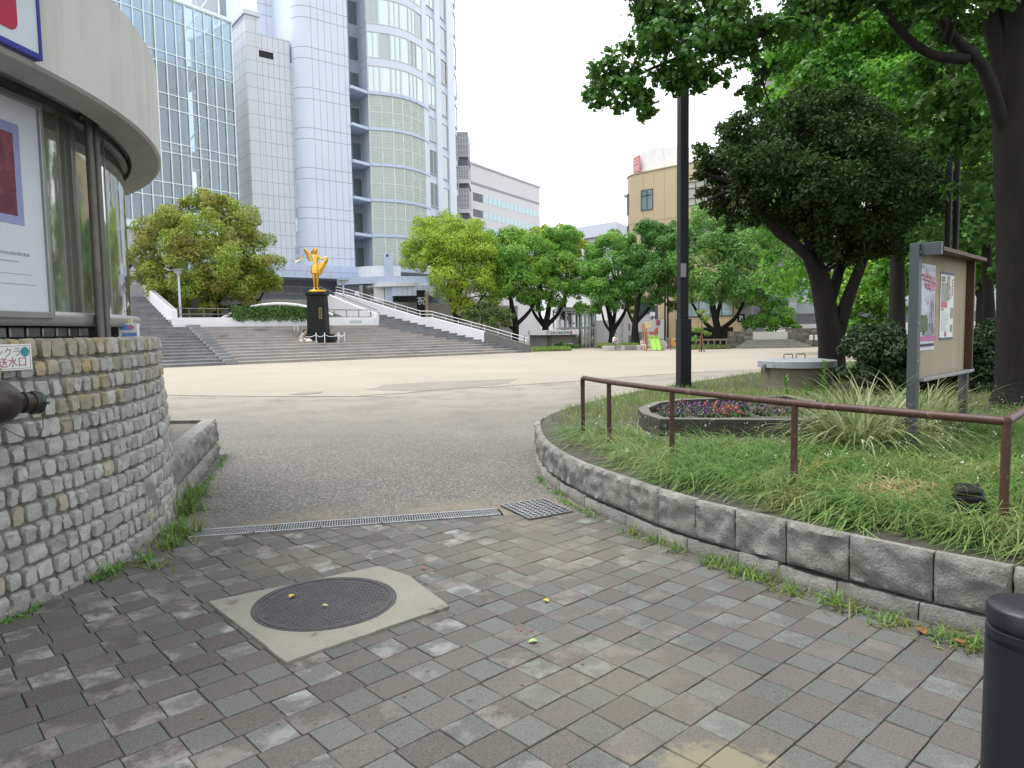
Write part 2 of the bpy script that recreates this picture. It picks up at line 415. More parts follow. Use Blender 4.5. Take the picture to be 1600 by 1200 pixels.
for i, (t0, t1) in enumerate(secs):
    b = MB(); w0, w1 = .015, .225; t0 += .004; t1 -= .004
    def bar(a0, a1, n0, n1, z0, z1): b.hexa([(*dl(a0, n0), z0), (*dl(a1, n0), z0), (*dl(a1, n1), z0), (*dl(a0, n1), z0), (*dl(a0, n0), z1), (*dl(a1, n0), z1), (*dl(a1, n1), z1), (*dl(a0, n1), z1)])
    bar(t0, t1, w0, w0 + .022, -.03, .006); bar(t0, t1, w1 - .022, w1, -.03, .006)
    n = int((t1 - t0) / .02)
    for k in range(n + 1):
        a = t0 + (t1 - t0 - .006) * k / n
        bar(a, a + .006, w0 + .022, w1 - .022, -.026, .004)
    for nn in (.085, .15): bar(t0, t1, nn, nn + .006, -.02, .0025)
    tag(b.build('drain_grate', M['galv'], loc=(*dl((t0 + t1) / 2, .12), 0)), gl_[i], 'drain grate', gd)
bc = [V(p) for p in ((-.12, 6.0), (.12, 5.52), (.49, 5.74), (.27, 6.22))]
b = MB(); b.add([(p.x, p.y, .003) for p in bc], [(0, 1, 2, 3)], 1)  # dark plate right under the bars, painted in place of the shaded basin
def bl(u, w): return bc[0].lerp(bc[1], u).lerp(bc[3].lerp(bc[2], u), w)
def bbar(u0, u1, w0, w1, z0, z1): b.hexa([(*bl(u0, w0), z0), (*bl(u1, w0), z0), (*bl(u1, w1), z0), (*bl(u0, w1), z0), (*bl(u0, w0), z1), (*bl(u1, w0), z1), (*bl(u1, w1), z1), (*bl(u0, w1), z1)])
for k in range(11): a = .02 + k * .094; bbar(a, a + .02, .02, .98, .0042, .012)
for k in range(9): a = .02 + k * .1175; bbar(.02, .98, a, a + .024, .0042, .0105)
tag(b.build('basin_grate', [M['galv'], mshade], loc=(.19, 5.87, 0)), 'square steel basin grate with open mesh beside the curved granite kerb', 'drain grate')
M['slab'] = mat('slab_concrete', (.27, .26, .225), (.215, .205, .172), 2.5, .85, .3, 90, stain=(.12, .113, .093), stscale=(4.5, 4.5, 3), stlo=.58, sthi=.66, speck=(.2, .19, .16), sscale=120)
sl = [G(325, 943).xy, G(447, 1038).xy, G(703, 950).xy, G(640, 905).xy + V((0, .02)), G(592, 887).xy]
sw = wob(sl + [sl[0]], .004, .08)[:-1]
b = MB(); b.prism([tuple(p) for p in sw], -.01, .014)
tag(b.build('manhole_slab', M['slab'], loc=(-1.05, 3.84, 0), bevel=.004), 'pale square concrete slab around the round iron cover, chipped at its near corner', 'slab')
M['iron'] = mat('worn_cast_iron', (.055, .052, .06), (.08, .075, .083), 14, .6, .5, 60, metal=.2, stain=(.13, .11, .09), stscale=(5, 5, 5), stlo=.6, sthi=.75)
mc = V((-1.055, 3.84, 0)); rt = thing('manhole_cover', mc, 'round dark cast iron manhole cover with raised dashes set in concrete slab', 'manhole cover')
b = MB(); b.lathe((mc.x, mc.y, 0), [(.372, .0), (.372, .0185), (.366, .02), (.352, .02), (.35, .015), (.0001, .0155)], 64)
b.build('cover_plate', M['iron'], rt, smooth=30)
b = MB(); rc = random.Random(8)
for gx in range(-15, 16):
    for gy in range(-15, 16):
        x, y = gx * .0235, gy * .0235
        if math.hypot(x, y) > .335 or (3 <= gx <= 5 and gy == 8) or rc.random() < .03: continue
        b.obox((mc.x + x, mc.y + y), .0085, .021, .0148, .0172, R(20) if (gx + gy) % 2 else R(110))
b.build('raised_pattern', M['iron'], rt)
b = MB(); b.lathe((mc.x, mc.y, 0), [(.39, .005), (.39, .0175), (.376, .0175), (.376, .005)], 64); b.build('outer_ring', M['iron'], rt, smooth=30)
# ================================================================ rough granite helper
def rough_block(mb, a, b, z0, z1, nrm, depth, amp, nu=7, nv=5, m=0, seed=0, edge=.006):
    a, b, nrm = V((a[0], a[1], 0)), V((b[0], b[1], 0)), V((nrm[0], nrm[1], 0))
    vs = []; off = V((seed * 3.7, seed * 1.3, seed * .7))
    for j in range(nv + 1):
        for i in range(nu + 1):
            u, w = i / nu, j / nv; p = a.lerp(b, u); z = z0 + (z1 - z0) * w
            e = min(1.0, min(u, 1 - u) * nu, min(w, 1 - w) * nv)
            q = V((p.x, p.y, z)) * 9 + off
            d = amp * (.45 + .9 * noise.noise(q) + .45 * noise.noise(q * 2.7)) * e - edge * (1 - e)
            t = V((noise.noise(q * 1.9 + V((9, 0, 0))), noise.noise(q * 1.9 + V((0, 9, 0))), 0)) * .006
            vs.append(V((p.x, p.y, z + (t.y if 0 < w < 1 or w == 1 else 0) * .7)) + nrm * d + (b - a).normalized() * t.x)
    W = nu + 1; k = len(vs)
    vs += [V((p.x, p.y, z)) - nrm * depth for p, z in ((a, z0), (b, z0), (b, z1), (a, z1))]
    fs = [(j * W + i, j * W + i + 1, (j + 1) * W + i + 1, (j + 1) * W + i) for j in range(nv) for i in range(nu)]
    fs += [tuple([k + 1, k] + list(range(0, W))), tuple([k + 3, k + 2] + [nv * W + i for i in range(nu, -1, -1)])]
    fs += [tuple([k, k + 3] + [j * W for j in range(nv, -1, -1)]), tuple([k + 2, k + 1] + [j * W + nu for j in range(0, nv + 1)]), (k, k + 1, k + 2, k + 3)]
    mb.add(vs, fs, m)
def catmull(pts, step):
    pts = [V(p) for p in pts]; o = []
    P_ = [pts[0] * 2 - pts[1]] + pts + [pts[-1] * 2 - pts[-2]]
    for i in range(1, len(P_) - 2):
        n = max(2, int((P_[i + 1] - P_[i]).length / step))
        for k in range(n):
            t = k / n; a, b, c, d = P_[i - 1:i + 3]
            o.append(.5 * ((2 * b) + (c - a) * t + (2 * a - 5 * b + 4 * c - d) * t * t + (3 * b - a - 3 * c + d) * t ** 3))
    o.append(pts[-1]); return o
def resample(pts, lens):
    o = [pts[0]]; acc = 0; li = 0
    for i in range(len(pts) - 1):
        seg = (pts[i + 1] - pts[i]).length; pos = 0
        while acc + seg - pos >= lens[li % len(lens)]:
            pos += lens[li % len(lens)] - acc; acc = 0; li += 1
            o.append(pts[i].lerp(pts[i + 1], pos / seg))
        acc += seg - pos
    return o
M['granite'] = mat('grey_granite', (.285, .28, .262), (.185, .181, .167), 7, .85, .6, 60, bdist=.03, speck=(.125, .122, .112), sscale=130, stain=(.1, .105, .075), stscale=(3, 3, 3), stlo=.52, sthi=.72, isl=.16)
M['granite_pale'] = mat('pale_granite', (.32, .312, .292), (.235, .23, .212), 8, .85, .55, 60, bdist=.03, speck=(.17, .167, .157), sscale=130, stain=(.13, .125, .09), stscale=(4, 4, 4), stlo=.55, sthi=.75, isl=.18)
# ---------------------------------------------------------------- right curved kerb
kt = [tuple(G(*p, .36).xy) for p in ((838, 663), (850, 690), (905, 722), (970, 745), (1060, 775), (1190, 805), (1280, 825), (1380, 848), (1495, 870), (1600, 890))]
KP = [(4.4, .2), (3.6, 1.3), (2.85, 2.5)] + kt[::-1] + [(.36, 9.25), (.62, 10.1), (1.04, 11.0), (2.4, 13.26), (3.8, 15.02), (6.4, 18.14), (11.0, 22.6), (15, 26)]
kc = catmull(KP, .06)
rk = random.Random(4)
ks = resample(kc, [.36, .4, .33, .42, .38, .35, .31, .37])
b = MB()
for i in range(len(ks) - 1):
    a, c = ks[i], ks[i + 1]; t = (c - a).normalized(); nr = V((-t.y, t.x)); g = t * .004
    if (a.y < -1): continue
    far = a.y > 9.2
    zt = .36 if not far else .325
    rough_block(b, a + g, c - g, .105, zt + rk.uniform(-.004, .004), nr, .05 if not far else .1, .03 if not far else .006, 16 if not far else 3, 12 if not far else 3, 0, i)
ks2 = resample(kc[4:], [.3, .42, .36, .28, .4])
for i in range(len(ks2) - 1):
    a, c = ks2[i], ks2[i + 1]; t = (c - a).normalized(); nr = V((-t.y, t.x)); g = t * .005
    if a.y < -1: continue
    rough_block(b, a + g + nr * .018, c - g + nr * .018, -.03, .095 + rk.uniform(-.012, .004), nr, .15, .014, 6, 3, 1, i + 50)
kb = b.build('granite_kerb_wall', [M['granite'], M['granite_pale']], loc=(1.5, 4.2, 0), smooth=50)
tag(kb, 'low curved retaining wall of rough split granite blocks in front of the grass bed', 'kerb wall')
# ---------------------------------------------------------------- left low kerb planter
b = MB(); pa, pb = V((-2.7, 5.14)), V((-3.74, 8.9))
t = (pb - pa).normalized(); nr = V((t.y, -t.x))
cuts = [0, 1.15, 2.2, 3.1, (pb - pa).length]
for i in range(4): rough_block(b, pa + t * (cuts[i] + .004), pa + t * (cuts[i + 1] - .004), .16, .45, nr, .15, .045, 24, 9, 0, i + 200)
cuts = [0, .9, 1.7, 2.6, 3.5, (pb - pa).length]
for i in range(5): rough_block(b, pa + t * (cuts[i] + .005) + nr * .012, pa + t * (cuts[i + 1] - .005) + nr * .012, -.03, .15, nr, .15, .035, 16, 5, 0, i + 220)
rough_block(b, pb + nr * -.01 + t * .0, pb + V((-4, .1)), -.03, .45, t, .15, .01, 12, 4, 0, 260)
tag(b.build('granite_planter_kerb', M['granite_pale'], loc=(pa.x, pa.y, 0), smooth=50), 'low straight granite planter kerb running back from the round stone wall', 'kerb wall')
b = MB(); b.prism([(pa.x - .1, pa.y), (pb.x - .1, pb.y - .08), (-7.6, 8.9), (-7.6, 6)], .0, .41)
tag(b.build('planter_soil', mat('gravelly_soil', (.13, .122, .105), (.18, .17, .15), 20, .95, .8, 70)), kind='structure')
# ================================================================ round stone wall and pavilion
CX, CY = -6.7, 4.6
KX, KY = -6.7, 4.18
def ang_at(u, rad, v=520):
    d = ray(u, v); h = math.hypot(d.x, d.y); dx, dy = d.x / h, d.y / h; bq = -(dx * CX + dy * CY); s = -bq - math.sqrt(bq * bq - CX * CX - CY * CY + rad * rad)
    return math.degrees(math.atan2(dy * s - CY, dx * s - CX))
WR = 4.03
def cyl(r, deg, z): return V((CX + r * math.cos(R(deg)), CY + r * math.sin(R(deg)), z))
def wallr(z): return WR - .06 * z
M['sett_grey'] = mat('grey_granite_sett', (.43, .427, .41), (.33, .327, .315), 14, .85, .5, 70, speck=(.27, .27, .26), sscale=110, isl=.18)
M['sett_tan'] = mat('tan_granite_sett', (.4, .37, .295), (.33, .3, .235), 14, .85, .5, 70, speck=(.27, .245, .19), sscale=110, isl=.2, isl2=((.34, .265, .14), .82, .95))
M['mortar'] = mat('grey_mortar', (.24, .225, .2), (.17, .16, .14), 9, .9, .5, 60, stain=(.06, .06, .05), stscale=(5, 5, 5), stlo=.5, sthi=.7)
b = MB(); rw = random.Random(21)
NC = 13; hc = 1.5 / NC
for c in range(NC):
    z0 = c * hc + .004; ang = -48 + rw.uniform(0, 2)
    while ang < 66:
        wd = rw.choice([.085, .09, .095, .1, .1, .105, .115, .14]) if rw.random() < .85 else rw.uniform(.07, .17)
        da = math.degrees(wd / WR); zz0 = z0 + rw.uniform(-.004, .006); zz1 = z0 + hc - rw.uniform(.01, .02)
        if c == NC - 1: zz1 = 1.497
        g = math.degrees(.006 / WR) * rw.uniform(.5, 1.6)
        a0, a1 = ang + g, ang + da - g; n = 6
        vs = []; sd = rw.uniform(0, 90); hd = rw.uniform(.018, .036)
        for j in range(n + 1):
            for i in range(n + 1):
                u, w = i / n, j / n
                e = min(u, 1 - u, w, 1 - w) * n
                uu = u; ww = w
                if e == 1:   # pull the second ring out to the arris
                    uu = .03 if i == 1 else (.97 if i == n - 1 else u); ww = .03 if j == 1 else (.97 if j == n - 1 else w)
                z = zz0 + (zz1 - zz0) * ww; A = a0 + (a1 - a0) * uu
                q = V((A * .35, z * 6, sd)) * 2.4
                jit = noise.noise(q * .9 + V((5, 5, 5)))
                if e == 0: d = -.012
                elif e == 1: d = hd * .86 + .01 * noise.noise(q * 2)
                else: d = hd + .011 * noise.noise(q * 1.7) + .008 * noise.noise(q * 4)
                vs.append(cyl(wallr(z) + d, A + jit * .12 * (e < 2), z + jit * .006 * (e < 2)))
        W = n + 1
        tanp = .07 + .75 * max(0, (z0 - .85) / .6) * (1.15 if ang < 8 else .8)
        b.add(vs, [(j * W + i, j * W + i + 1, (j + 1) * W + i + 1, (j + 1) * W + i) for j in range(n) for i in range(n)], 1 if rw.random() < tanp else 0)
        ang += da
sw_ = thing('round_stone_wall', (CX, CY, 0), 'curved battered wall of grey and tan granite setts in mortar on the left', 'wall')
b.build('granite_setts', [M['sett_grey'], M['sett_tan']], sw_, smooth=45)
b = MB(); b.lathe((CX, CY, 0), [(WR, -.05), (WR - .09, 1.49), (WR - .8, 1.49)], 140, a0=R(-110), a1=R(150)); b.build('mortar_bed', M['mortar'], sw_, smooth=30)
b = MB(); rr_ = random.Random(2); A = -40
while A < 50:
    d = rr_.uniform(1.4, 3); rough_block(b, cyl(WR + .035, A, 0).xy, cyl(WR + .035, A + d - .15, 0).xy, -.03, rr_.uniform(.015, .05), (math.cos(R(A)), math.sin(R(A))), .1, .02, 4, 3, 0, int(A) + 400); A += d
b.build('footing_stones', M['granite_pale'], sw_, smooth=40)
# pavilion above the wall
pav = thing('round_pavilion', (CX, CY, 1.5), 'round pavilion with thick pale concrete canopy and curved glass above the stone wall', 'pavilion')
M['fascia'] = mat('painted_concrete', (.56, .57, .54), (.5, .51, .475), 2, .75, .15, 30, stain=(.36, .36, .32), stscale=(2.2, 2.2, .3), stlo=.52, sthi=.8)
ZS = 2.92
b = MB(); b.lathe((KX, KY, 0), [(2.6, ZS + .1), (4.0, ZS + .1), (4.02, ZS), (4.22, ZS), (4.24, ZS + .015), (4.24, 3.62), (4.2, 3.66), (.01, 3.75)], 180)
b.build('canopy', M['fascia'], pav, smooth=30)
GR = 3.76
M['pav_glass'] = glassmat('curved_pavilion_glass', (.4, .45, .42), .3, .05, False, (.16, .17, .14))
b = MB(); b.lathe((CX, CY, 0), [(GR, 1.66), (GR, ZS + .1)], 90, a0=R(-75), a1=R(100)); b.build('curved_glass', M['pav_glass'], pav, smooth=60)
for i, u_ in enumerate((-60, 20, 82, 109, 133, 178)):
    A = ang_at(u_, GR)
    wdt = .02 if i % 2 else .026
    MB().obox(cyl(GR - .004, A, 0).xy, .016, wdt, 1.6, ZS + .1, R(A)).build('mullion', M['alu'], pav)
b = MB(); b.lathe((CX, CY, 0), [(GR - .04, 1.575), (GR + .055, 1.575), (GR + .07, 1.6), (GR + .07, 1.645), (GR + .055, 1.665), (GR - .04, 1.665)], 90, a0=R(-75), a1=R(100)); b.build('sill_rail', M['alu'], pav, smooth=40)
b = MB(); b.lathe((CX, CY, 0), [(GR - .03, ZS + .04), (GR + .035, ZS + .04), (GR + .035, ZS + .085), (GR - .03, ZS + .085)], 90, a0=R(-75), a1=R(100)); b.build('head_rail', M['pipe'], pav, smooth=40)
b = MB(); b.lathe((CX, CY, 0), [(GR - .07, 1.49), (GR - .07, 1.6)], 90, a0=R(-75), a1=R(100)); b.build('base_strip', M['dark'], pav, smooth=60)
M['gblock'] = glassmat('glass_block', (1, 1, 1), .12, .25, False, (.05, .06, .062))
A = -30
while A < 6:
    MB().obox(cyl(GR - .04, A, 0).xy, .05, .115, 1.502, 1.568, R(A)).build('glass_block', M['gblock'], pav, bevel=.008); A += 2.1
for (u_, r) in ((157, 3.86), (167, 3.86)):
    c = cyl(r, ang_at(u_, r), 0); b = MB(); b.lathe((c.x, c.y, 0), [(.026, 1.49), (.026, ZS + .1)], 14)
    b.lathe((c.x, c.y, 0), [(.05, ZS + .06), (.05, ZS + .1)], 14); b.build('support_post', M['pipe'], pav, smooth=40)
# flat poster case, sign board, plate
def board_frame(u, rad, v, qx=CX, qy=CY):
    """tangent board whose right end sits on the ring of radius rad at image column u"""
    d = ray(u, v); dx, dy = d.x / math.hypot(d.x, d.y), d.y / math.hypot(d.x, d.y)
    bq = -(dx * qx + dy * qy); cq = qx * qx + qy * qy - rad * rad
    s = -bq - math.sqrt(bq * bq - cq); p = V((dx * s, dy * s))
    th = math.atan2(p.y - qy, p.x - qx); return Frame(p, th + math.pi / 2 - R(3))
# ================================================================ lettering
def text(name, s, size, o, xd, yd, m, parent=None, depth=.0015, loc=None, sx=1.0):
    cu = bpy.data.curves.new('lettering', 'FONT'); cu.body = s; cu.size = size; cu.extrude = depth
    ob = bpy.data.objects.new('lettering', cu); COL.objects.link(ob)
    dg = bpy.context.evaluated_depsgraph_get(); me = bpy.data.meshes.new_from_object(ob.evaluated_get(dg))
    bpy.data.objects.remove(ob); xd, yd = V(xd).normalized(), V(yd).normalized(); zd = xd.cross(yd)
    o0 = org(parent) if parent is not None else V(loc or (0, 0, 0))
    for v in me.vertices: v.co = V(o) + xd * v.co.x * sx + yd * v.co.y + zd * v.co.z - o0
    me.name = name; me.materials.clear(); me.materials.append(m); return link(name, me, parent, loc)
UPZ = V((0, 0, 1))
# ---------------------------------------------------------------- things on the pavilion
M['sheet'] = mat('poster_paper', (.62, .66, .74), (.58, .62, .7), 2, .5, spec=.3)
M['lav'] = mat('lavender_print', (.3, .33, .58), rough=.5)
M['maroon'] = mat('maroon_print', (.2, .045, .075), (.09, .03, .05), 7, .5, stain=(.3, .1, .13), stscale=(9, 9, 9), stlo=.5, sthi=.7)
M['grey_print'] = mat('grey_print', (.33, .35, .38), rough=.6)
fr = board_frame(72, 3.83, 350)
pc = thing('poster_case', fr.pt(-.5, 0, 1.6), 'flat white exhibition poster in an aluminium case on the pavilion glass', 'poster')
b = MB()
for a0, a1, z0, z1 in ((-.03, 0, 1.62, 2.93), (-1.0, -.97, 1.62, 2.93), (-.97, -.03, 1.62, 1.66), (-.97, -.03, 2.89, 2.93)): b.fbox(fr, a0, a1, z0, z1, -.03, .025)
b.build('case_frame', M['alu'], pc, bevel=.004)
b = MB(); b.fbox(fr, -.97, -.03, 1.66, 2.89, -.02, .006); b.build('poster_sheet', M['sheet'], pc)
b = MB(); b.fbox(fr, -.8, -.185, 2.165, 2.75, .006, .008); b.build('picture_border', M['lav'], pc)
b = MB(); b.fbox(fr, -.76, -.235, 2.215, 2.69, .008, .0095); b.fbox(fr, -.7, -.3, 2.28, 2.63, .0095, .0105); b.build('picture', M['maroon'], pc)
b = MB(); rr_ = random.Random(1)
a = -.66
while a < -.17:
    w = rr_.uniform(.008, .022); b.fbox(fr, a, a + w, 1.985, 2.0 + rr_.uniform(0, .006), .006, .0072); a += w + .006
a = -.5
while a < -.25: b.fbox(fr, a, a + .01, 1.945, 1.952, .006, .0072); a += .014
b.fbox(fr, -.8, -.15, 1.875, 1.878, .006, .0072); b.fbox(fr, -.8, -.12, 1.815, 1.819, .006, .0072)
b.build('caption_lines', M['grey_print'], pc)
M['sign_white'] = mat('sign_white', (.6, .66, .74), rough=.4, spec=.5)
M['sign_blue'] = mat('sign_blue', (.025, .03, .28), rough=.4)
M['sign_red'] = mat('sign_red', (.42, .012, .05), rough=.4)
fr = board_frame(58, 4.26, 60, KX, KY)
sg = thing('fascia_sign', fr.pt(-.5, .02, 3.0), 'white sign with blue border and red rounded square fixed to the canopy', 'sign')
b = MB(); b.fbox(fr, -1.2, -.018, 2.975, 3.64, -.03, .02); b.build('sign_panel', M['sign_white'], sg)
b = MB(); b.fbox(fr, -.018, 0, 2.945, 3.67, -.03, .026); b.fbox(fr, -1.2, -.018, 2.945, 2.973, -.03, .026); b.fbox(fr, -1.2, -.018, 3.642, 3.67, -.03, .026); b.build('sign_border', M['sign_blue'], sg)
b = MB(); pts = []
for (ca, cz, w0) in ((-.2, 3.5, 0), (-.9, 3.5, 90), (-.9, 3.08, 180), (-.2, 3.08, 270)):
    for k in range(7): w = R(w0 + 15 * k); pts.append((ca + .05 * math.cos(w), cz + .05 * math.sin(w)))
n = len(pts); b.add([fr.pt(a, .02, z) for a, z in pts] + [fr.pt(a, .024, z) for a, z in pts], [tuple(range(n, 2 * n))] + [(i, (i + 1) % n, n + (i + 1) % n, n + i) for i in range(n)])
b.build('red_square', M['sign_red'], sg)
fr = board_frame(47, WR - .05, 555)
sp_ = thing('hose_inlet_sign', fr.pt(-.3, 0, 1.32), 'small white plate with red and grey lettering and a teal sticker', 'sign')
b = MB(); b.fbox(fr, -.6, 0, 1.322, 1.468, -.06, .012); b.build('plate', M['white'], sp_, bevel=.002)
M['pgrey'] = mat('sign_grey_ink', (.2, .19, .2), rough=.6); M['pred'] = mat('sign_red_ink', (.36, .06, .09), rough=.6)
M['teal'] = mat('teal_sticker', (.03, .2, .23), (.06, .28, .3), 40, .5)
b = MB()
for a0, a1, z0, z1 in ((-.59, -.012, 1.331, 1.3335), (-.59, -.012, 1.4565, 1.459), (-.0145, -.012, 1.3335, 1.4565)): b.fbox(fr, a0, a1, z0, z1, .012, .0128)
b.build('plate_outline', M['pgrey'], sp_)
text('lettering', 'スプリンクラー', .058, fr.pt(-.415, .0125, 1.402), fr.d, UPZ, M['pgrey'], sp_, .0004)
text('lettering', '専用送水口', .062, fr.pt(-.345, .0125, 1.346), fr.d, UPZ, M['pred'], sp_, .0004)
b = MB(); n = 28; c = fr.pt(-.046, .0128, 1.424)
pts = [c + fr.d * (.027 * math.cos(2 * math.pi * k / n)) + UPZ * (.027 * math.sin(2 * math.pi * k / n)) for k in range(n)]
b.add(pts + [p + fr.n * .0012 for p in pts], [tuple(range(n, 2 * n))] + [(i, (i + 1) % n, n + (i + 1) % n, n + i) for i in range(n)]); b.build('sticker', M['teal'], sp_)
# hose connection: lathe turned on its side
M['bronze'] = mat('dull_bronze', (.075, .066, .055), (.045, .04, .036), 9, .42, .15, 30, metal=.7, stain=(.03, .16, .14), stscale=(7, 7, 7), stlo=.66, sthi=.78)
hq = cyl(WR + .1, ang_at(18, WR + .1, 620), 1.16); ax = V((.3, .94, -.1)).normalized()
hc_ = thing('hose_connection', hq, 'dull bronze twin hose inlet with capped nozzle sticking out of the stone wall', 'hose inlet')
def turn(b, c, ax, prof, n=24, m=0):
    ax = V(ax).normalized(); u = ax.cross(UPZ).normalized(); w = u.cross(ax); vs = []
    for r, t in prof:
        for k in range(n): a = 2 * math.pi * k / n; vs.append(V(c) + ax * t + (u * math.cos(a) + w * math.sin(a)) * r)
    fs = [(i * n + k, i * n + (k + 1) % n, (i + 1) * n + (k + 1) % n, (i + 1) * n + k) for i in range(len(prof) - 1) for k in range(n)]
    b.add(vs, fs + [tuple(range(n - 1, -1, -1)), tuple(range((len(prof) - 1) * n, len(prof) * n))], m)
cb = hq + ax * -.1
b = MB(); turn(b, cb, ax, [(.05, -.16), (.09, -.12), (.113, -.06), (.118, 0), (.108, .055), (.085, .095), (.056, .125), (.05, .15)], 28)
turn(b, cb, V((-1, .25, 0)), [(.07, -.02), (.07, .2), (.12, .2), (.12, .23)], 24)
b.build('inlet_body', M['bronze'], hc_, smooth=40)
b = MB(); turn(b, cb, ax, [(.05, .148), (.057, .15), (.057, .175), (.053, .177), (.053, .2), (.06, .202), (.06, .228), (.05, .231)], 24); b.build('nozzle', M['bronze'], hc_, smooth=40)
b = MB(); turn(b, cb, ax, [(.058, .231), (.062, .236), (.062, .25), (.048, .255), (.048, .262), (.02, .264)], 24)
for k in range(3):
    w = 2 * math.pi * k / 3; u = ax.cross(UPZ).normalized(); q = cb + ax * .245 + (u * math.cos(w) + u.cross(ax) * math.sin(w)) * .066
    b.tube([q - ax * .012, q + ax * .012], .009, 6)
b.build('cap', mat('verdigris_cap', (.05, .1, .1), (.04, .045, .045), 20, .5, metal=.5), hc_, smooth=40)
b = MB(); q0 = cb + ax * .25 + V((.02, 0, -.06)); q1 = q0 + V((0, -.04, -.12)); q2 = cb + V((0, .06, -.14))
b.tube([q0, q0.lerp(q1, .5) + V((.01, 0, -.02)), q1, q1.lerp(q2, .5) + V((0, 0, -.03)), q2], .0025, 5); b.build('chain', M['bronze'], hc_)
# paper carton on the coping
cc = cyl(WR - .2, ang_at(202, WR - .2), 1.494); ct = thing('leaflet_carton', cc, 'small white carton of coloured leaflets on top of the stone wall', 'carton')
ra = R(22)
b = MB(); b.obox(cc.xy, .13, .16, 1.494, 1.6, ra); b.build('carton_body', M['white'], ct, bevel=.003)
fx = Frame((cc.x + .0, cc.y - .0), ra); 
b = MB(); b.fbox(fx, -.05, .03, 1.55, 1.59, .08, .0815); b.fbox(fx, -.04, .06, 1.502, 1.53, .08, .0815); b.build('blue_print', mat('blue_print', (.06, .16, .5), (.2, .35, .7), 30, .5), ct)
b = MB(); b.fbox(fx, .0, .045, 1.56, 1.58, .0815, .083); b.build('pink_print', mat('pink_print', (.6, .2, .3), rough=.5), ct)
b = MB(); b.obox(cc.xy, .05, .06, 1.6, 1.64, ra); b.build('cream_label', mat('cream_card', (.66, .62, .4), rough=.6), ct)
# ---------------------------------------------------------------- bollard
bo = G(1612, 945, .76); 
bt = thing('bollard', (bo.x, bo.y, 0), 'smooth black metal bollard with grooved neck at the right front corner', 'bollard')
M['bollard'] = mat('black_bollard_paint', (.007, .01, .017), (.011, .014, .021), 4, .42, .1, 40, spec=.45, stain=(.022, .026, .033), stscale=(9, 9, 2), stlo=.66, sthi=.72)
b = MB(); b.lathe((bo.x, bo.y, 0), [(.115, 0), (.115, .02), (.1, .025), (.1, .66)], 48); b.build('post', M['bollard'], bt, smooth=40)
b = MB(); b.lathe((bo.x, bo.y, 0), [(.091, .655), (.091, .672), (.1, .676), (.1, .695), (.091, .699), (.091, .712)], 48); b.build('grooved_neck', M['bollard'], bt, smooth=40)
b = MB(); b.lathe((bo.x, bo.y, 0), [(.1, .71), (.1, .748), (.094, .757), (.06, .762), (.001, .764)], 48); b.build('cap', M['bollard'], bt, smooth=50)
# ================================================================ grass bed
kin = [V((p.x, p.y)) for p in kc]
BED = []
for i in range(0, len(kc), 6):
    t = (kc[min(i + 1, len(kc) - 1)] - kc[max(i - 1, 0)]).normalized(); BED.append(kc[i] + V((t.y, -t.x)) * .045)
BED = [p for p in BED] + [V((15, 26)), V((40, 30)), V((40, -1)), V((6, -1))]
tag(MB().add([(p.x, p.y, .338) for p in BED], [tuple(range(len(BED)))]).build('planting_bed', mat('bed_soil', (.055, .05, .042), (.085, .076, .062), 2.5, .95, .7, 45, stain=(.06, .075, .03), stscale=(1.2, 1.2, 1.2), stlo=.5, sthi=.65)), kind='structure')
def inbed(x, y, ins=.0):
    c = False; n = len(BED); j = n - 1
    for i in range(n):
        a, b_ = BED[i], BED[j]
        if (a.y > y) != (b_.y > y) and x < (b_.x - a.x) * (y - a.y) / (b_.y - a.y) + a.x: c = not c
        j = i
    return c
def blades(base, az, elev, L, w, droop, segs=4, zmin=None):
    """base (n,3); az azimuth, elev start angle, droop curvature -> strip quads"""
    n = len(base); ts = np.linspace(0, 1, segs + 1); vs = np.zeros((n, (segs + 1) * 2, 3))
    x = np.zeros(n); z = np.zeros(n); side = np.stack([-np.sin(az), np.cos(az), np.zeros(n)], 1)
    for k, t in enumerate(ts):
        if k:
            e = elev - droop * (t - .5 / segs) ** 1.2; x = x + np.cos(e) * L / segs; z = z + np.sin(e) * L / segs
            if zmin is not None: z = np.maximum(z, zmin * (1 + .0 * t))
        c = base + np.stack([np.cos(az) * x, np.sin(az) * x, z], 1)
        ww = w * (1 - t ** 2.2 * .93) * .5
        vs[:, 2 * k] = c - side * ww[:, None]; vs[:, 2 * k + 1] = c + side * ww[:, None]
    m = (segs + 1) * 2; i0 = (np.arange(n) * m)[:, None]
    f = np.concatenate([np.stack([2 * k + i0[:, 0], 2 * k + 1 + i0[:, 0], 2 * k + 3 + i0[:, 0], 2 * k + 2 + i0[:, 0]], 1)[:, None] for k in range(segs)], 1).reshape(-1, 4)
    return vs.reshape(-1, 3), f
class Blades:
    def __init__(s): s.v = []; s.f = []; s.m = []; s.n = 0
    def add(s, v, f, m=0):
        s.v.append(v); s.f.append(f + s.n); s.n += len(v); s.m.append(np.full(len(f), m)); return s
    def build(s, name, mats, parent=None, loc=None, smooth=True): return np_obj(name, np.concatenate(s.v), np.concatenate(s.f), mats, parent, loc, np.concatenate(s.m), smooth)
def scatter(n, x0, x1, y0, y1, dens=None):
    o = []
    while len(o) < n:
        x, y = RNG.uniform(x0, x1), RNG.uniform(y0, y1)
        if inbed(x, y) and not infb(x, y) and math.hypot(x - XB.x, y - XB.y) > .15 and not (math.hypot((x - XS.x) / 1.6, y - XS.y) < .26 and RNG.random() < .8) and (dens is None or RNG.random() < dens(x, y)): o.append((x, y, .335))
    return np.array(o)
M['grass'] = leafmat('grass_blades', (.125, .22, .045), (.185, .295, .07), (.24, .27, .09), .4, 1.2, .5, .3)
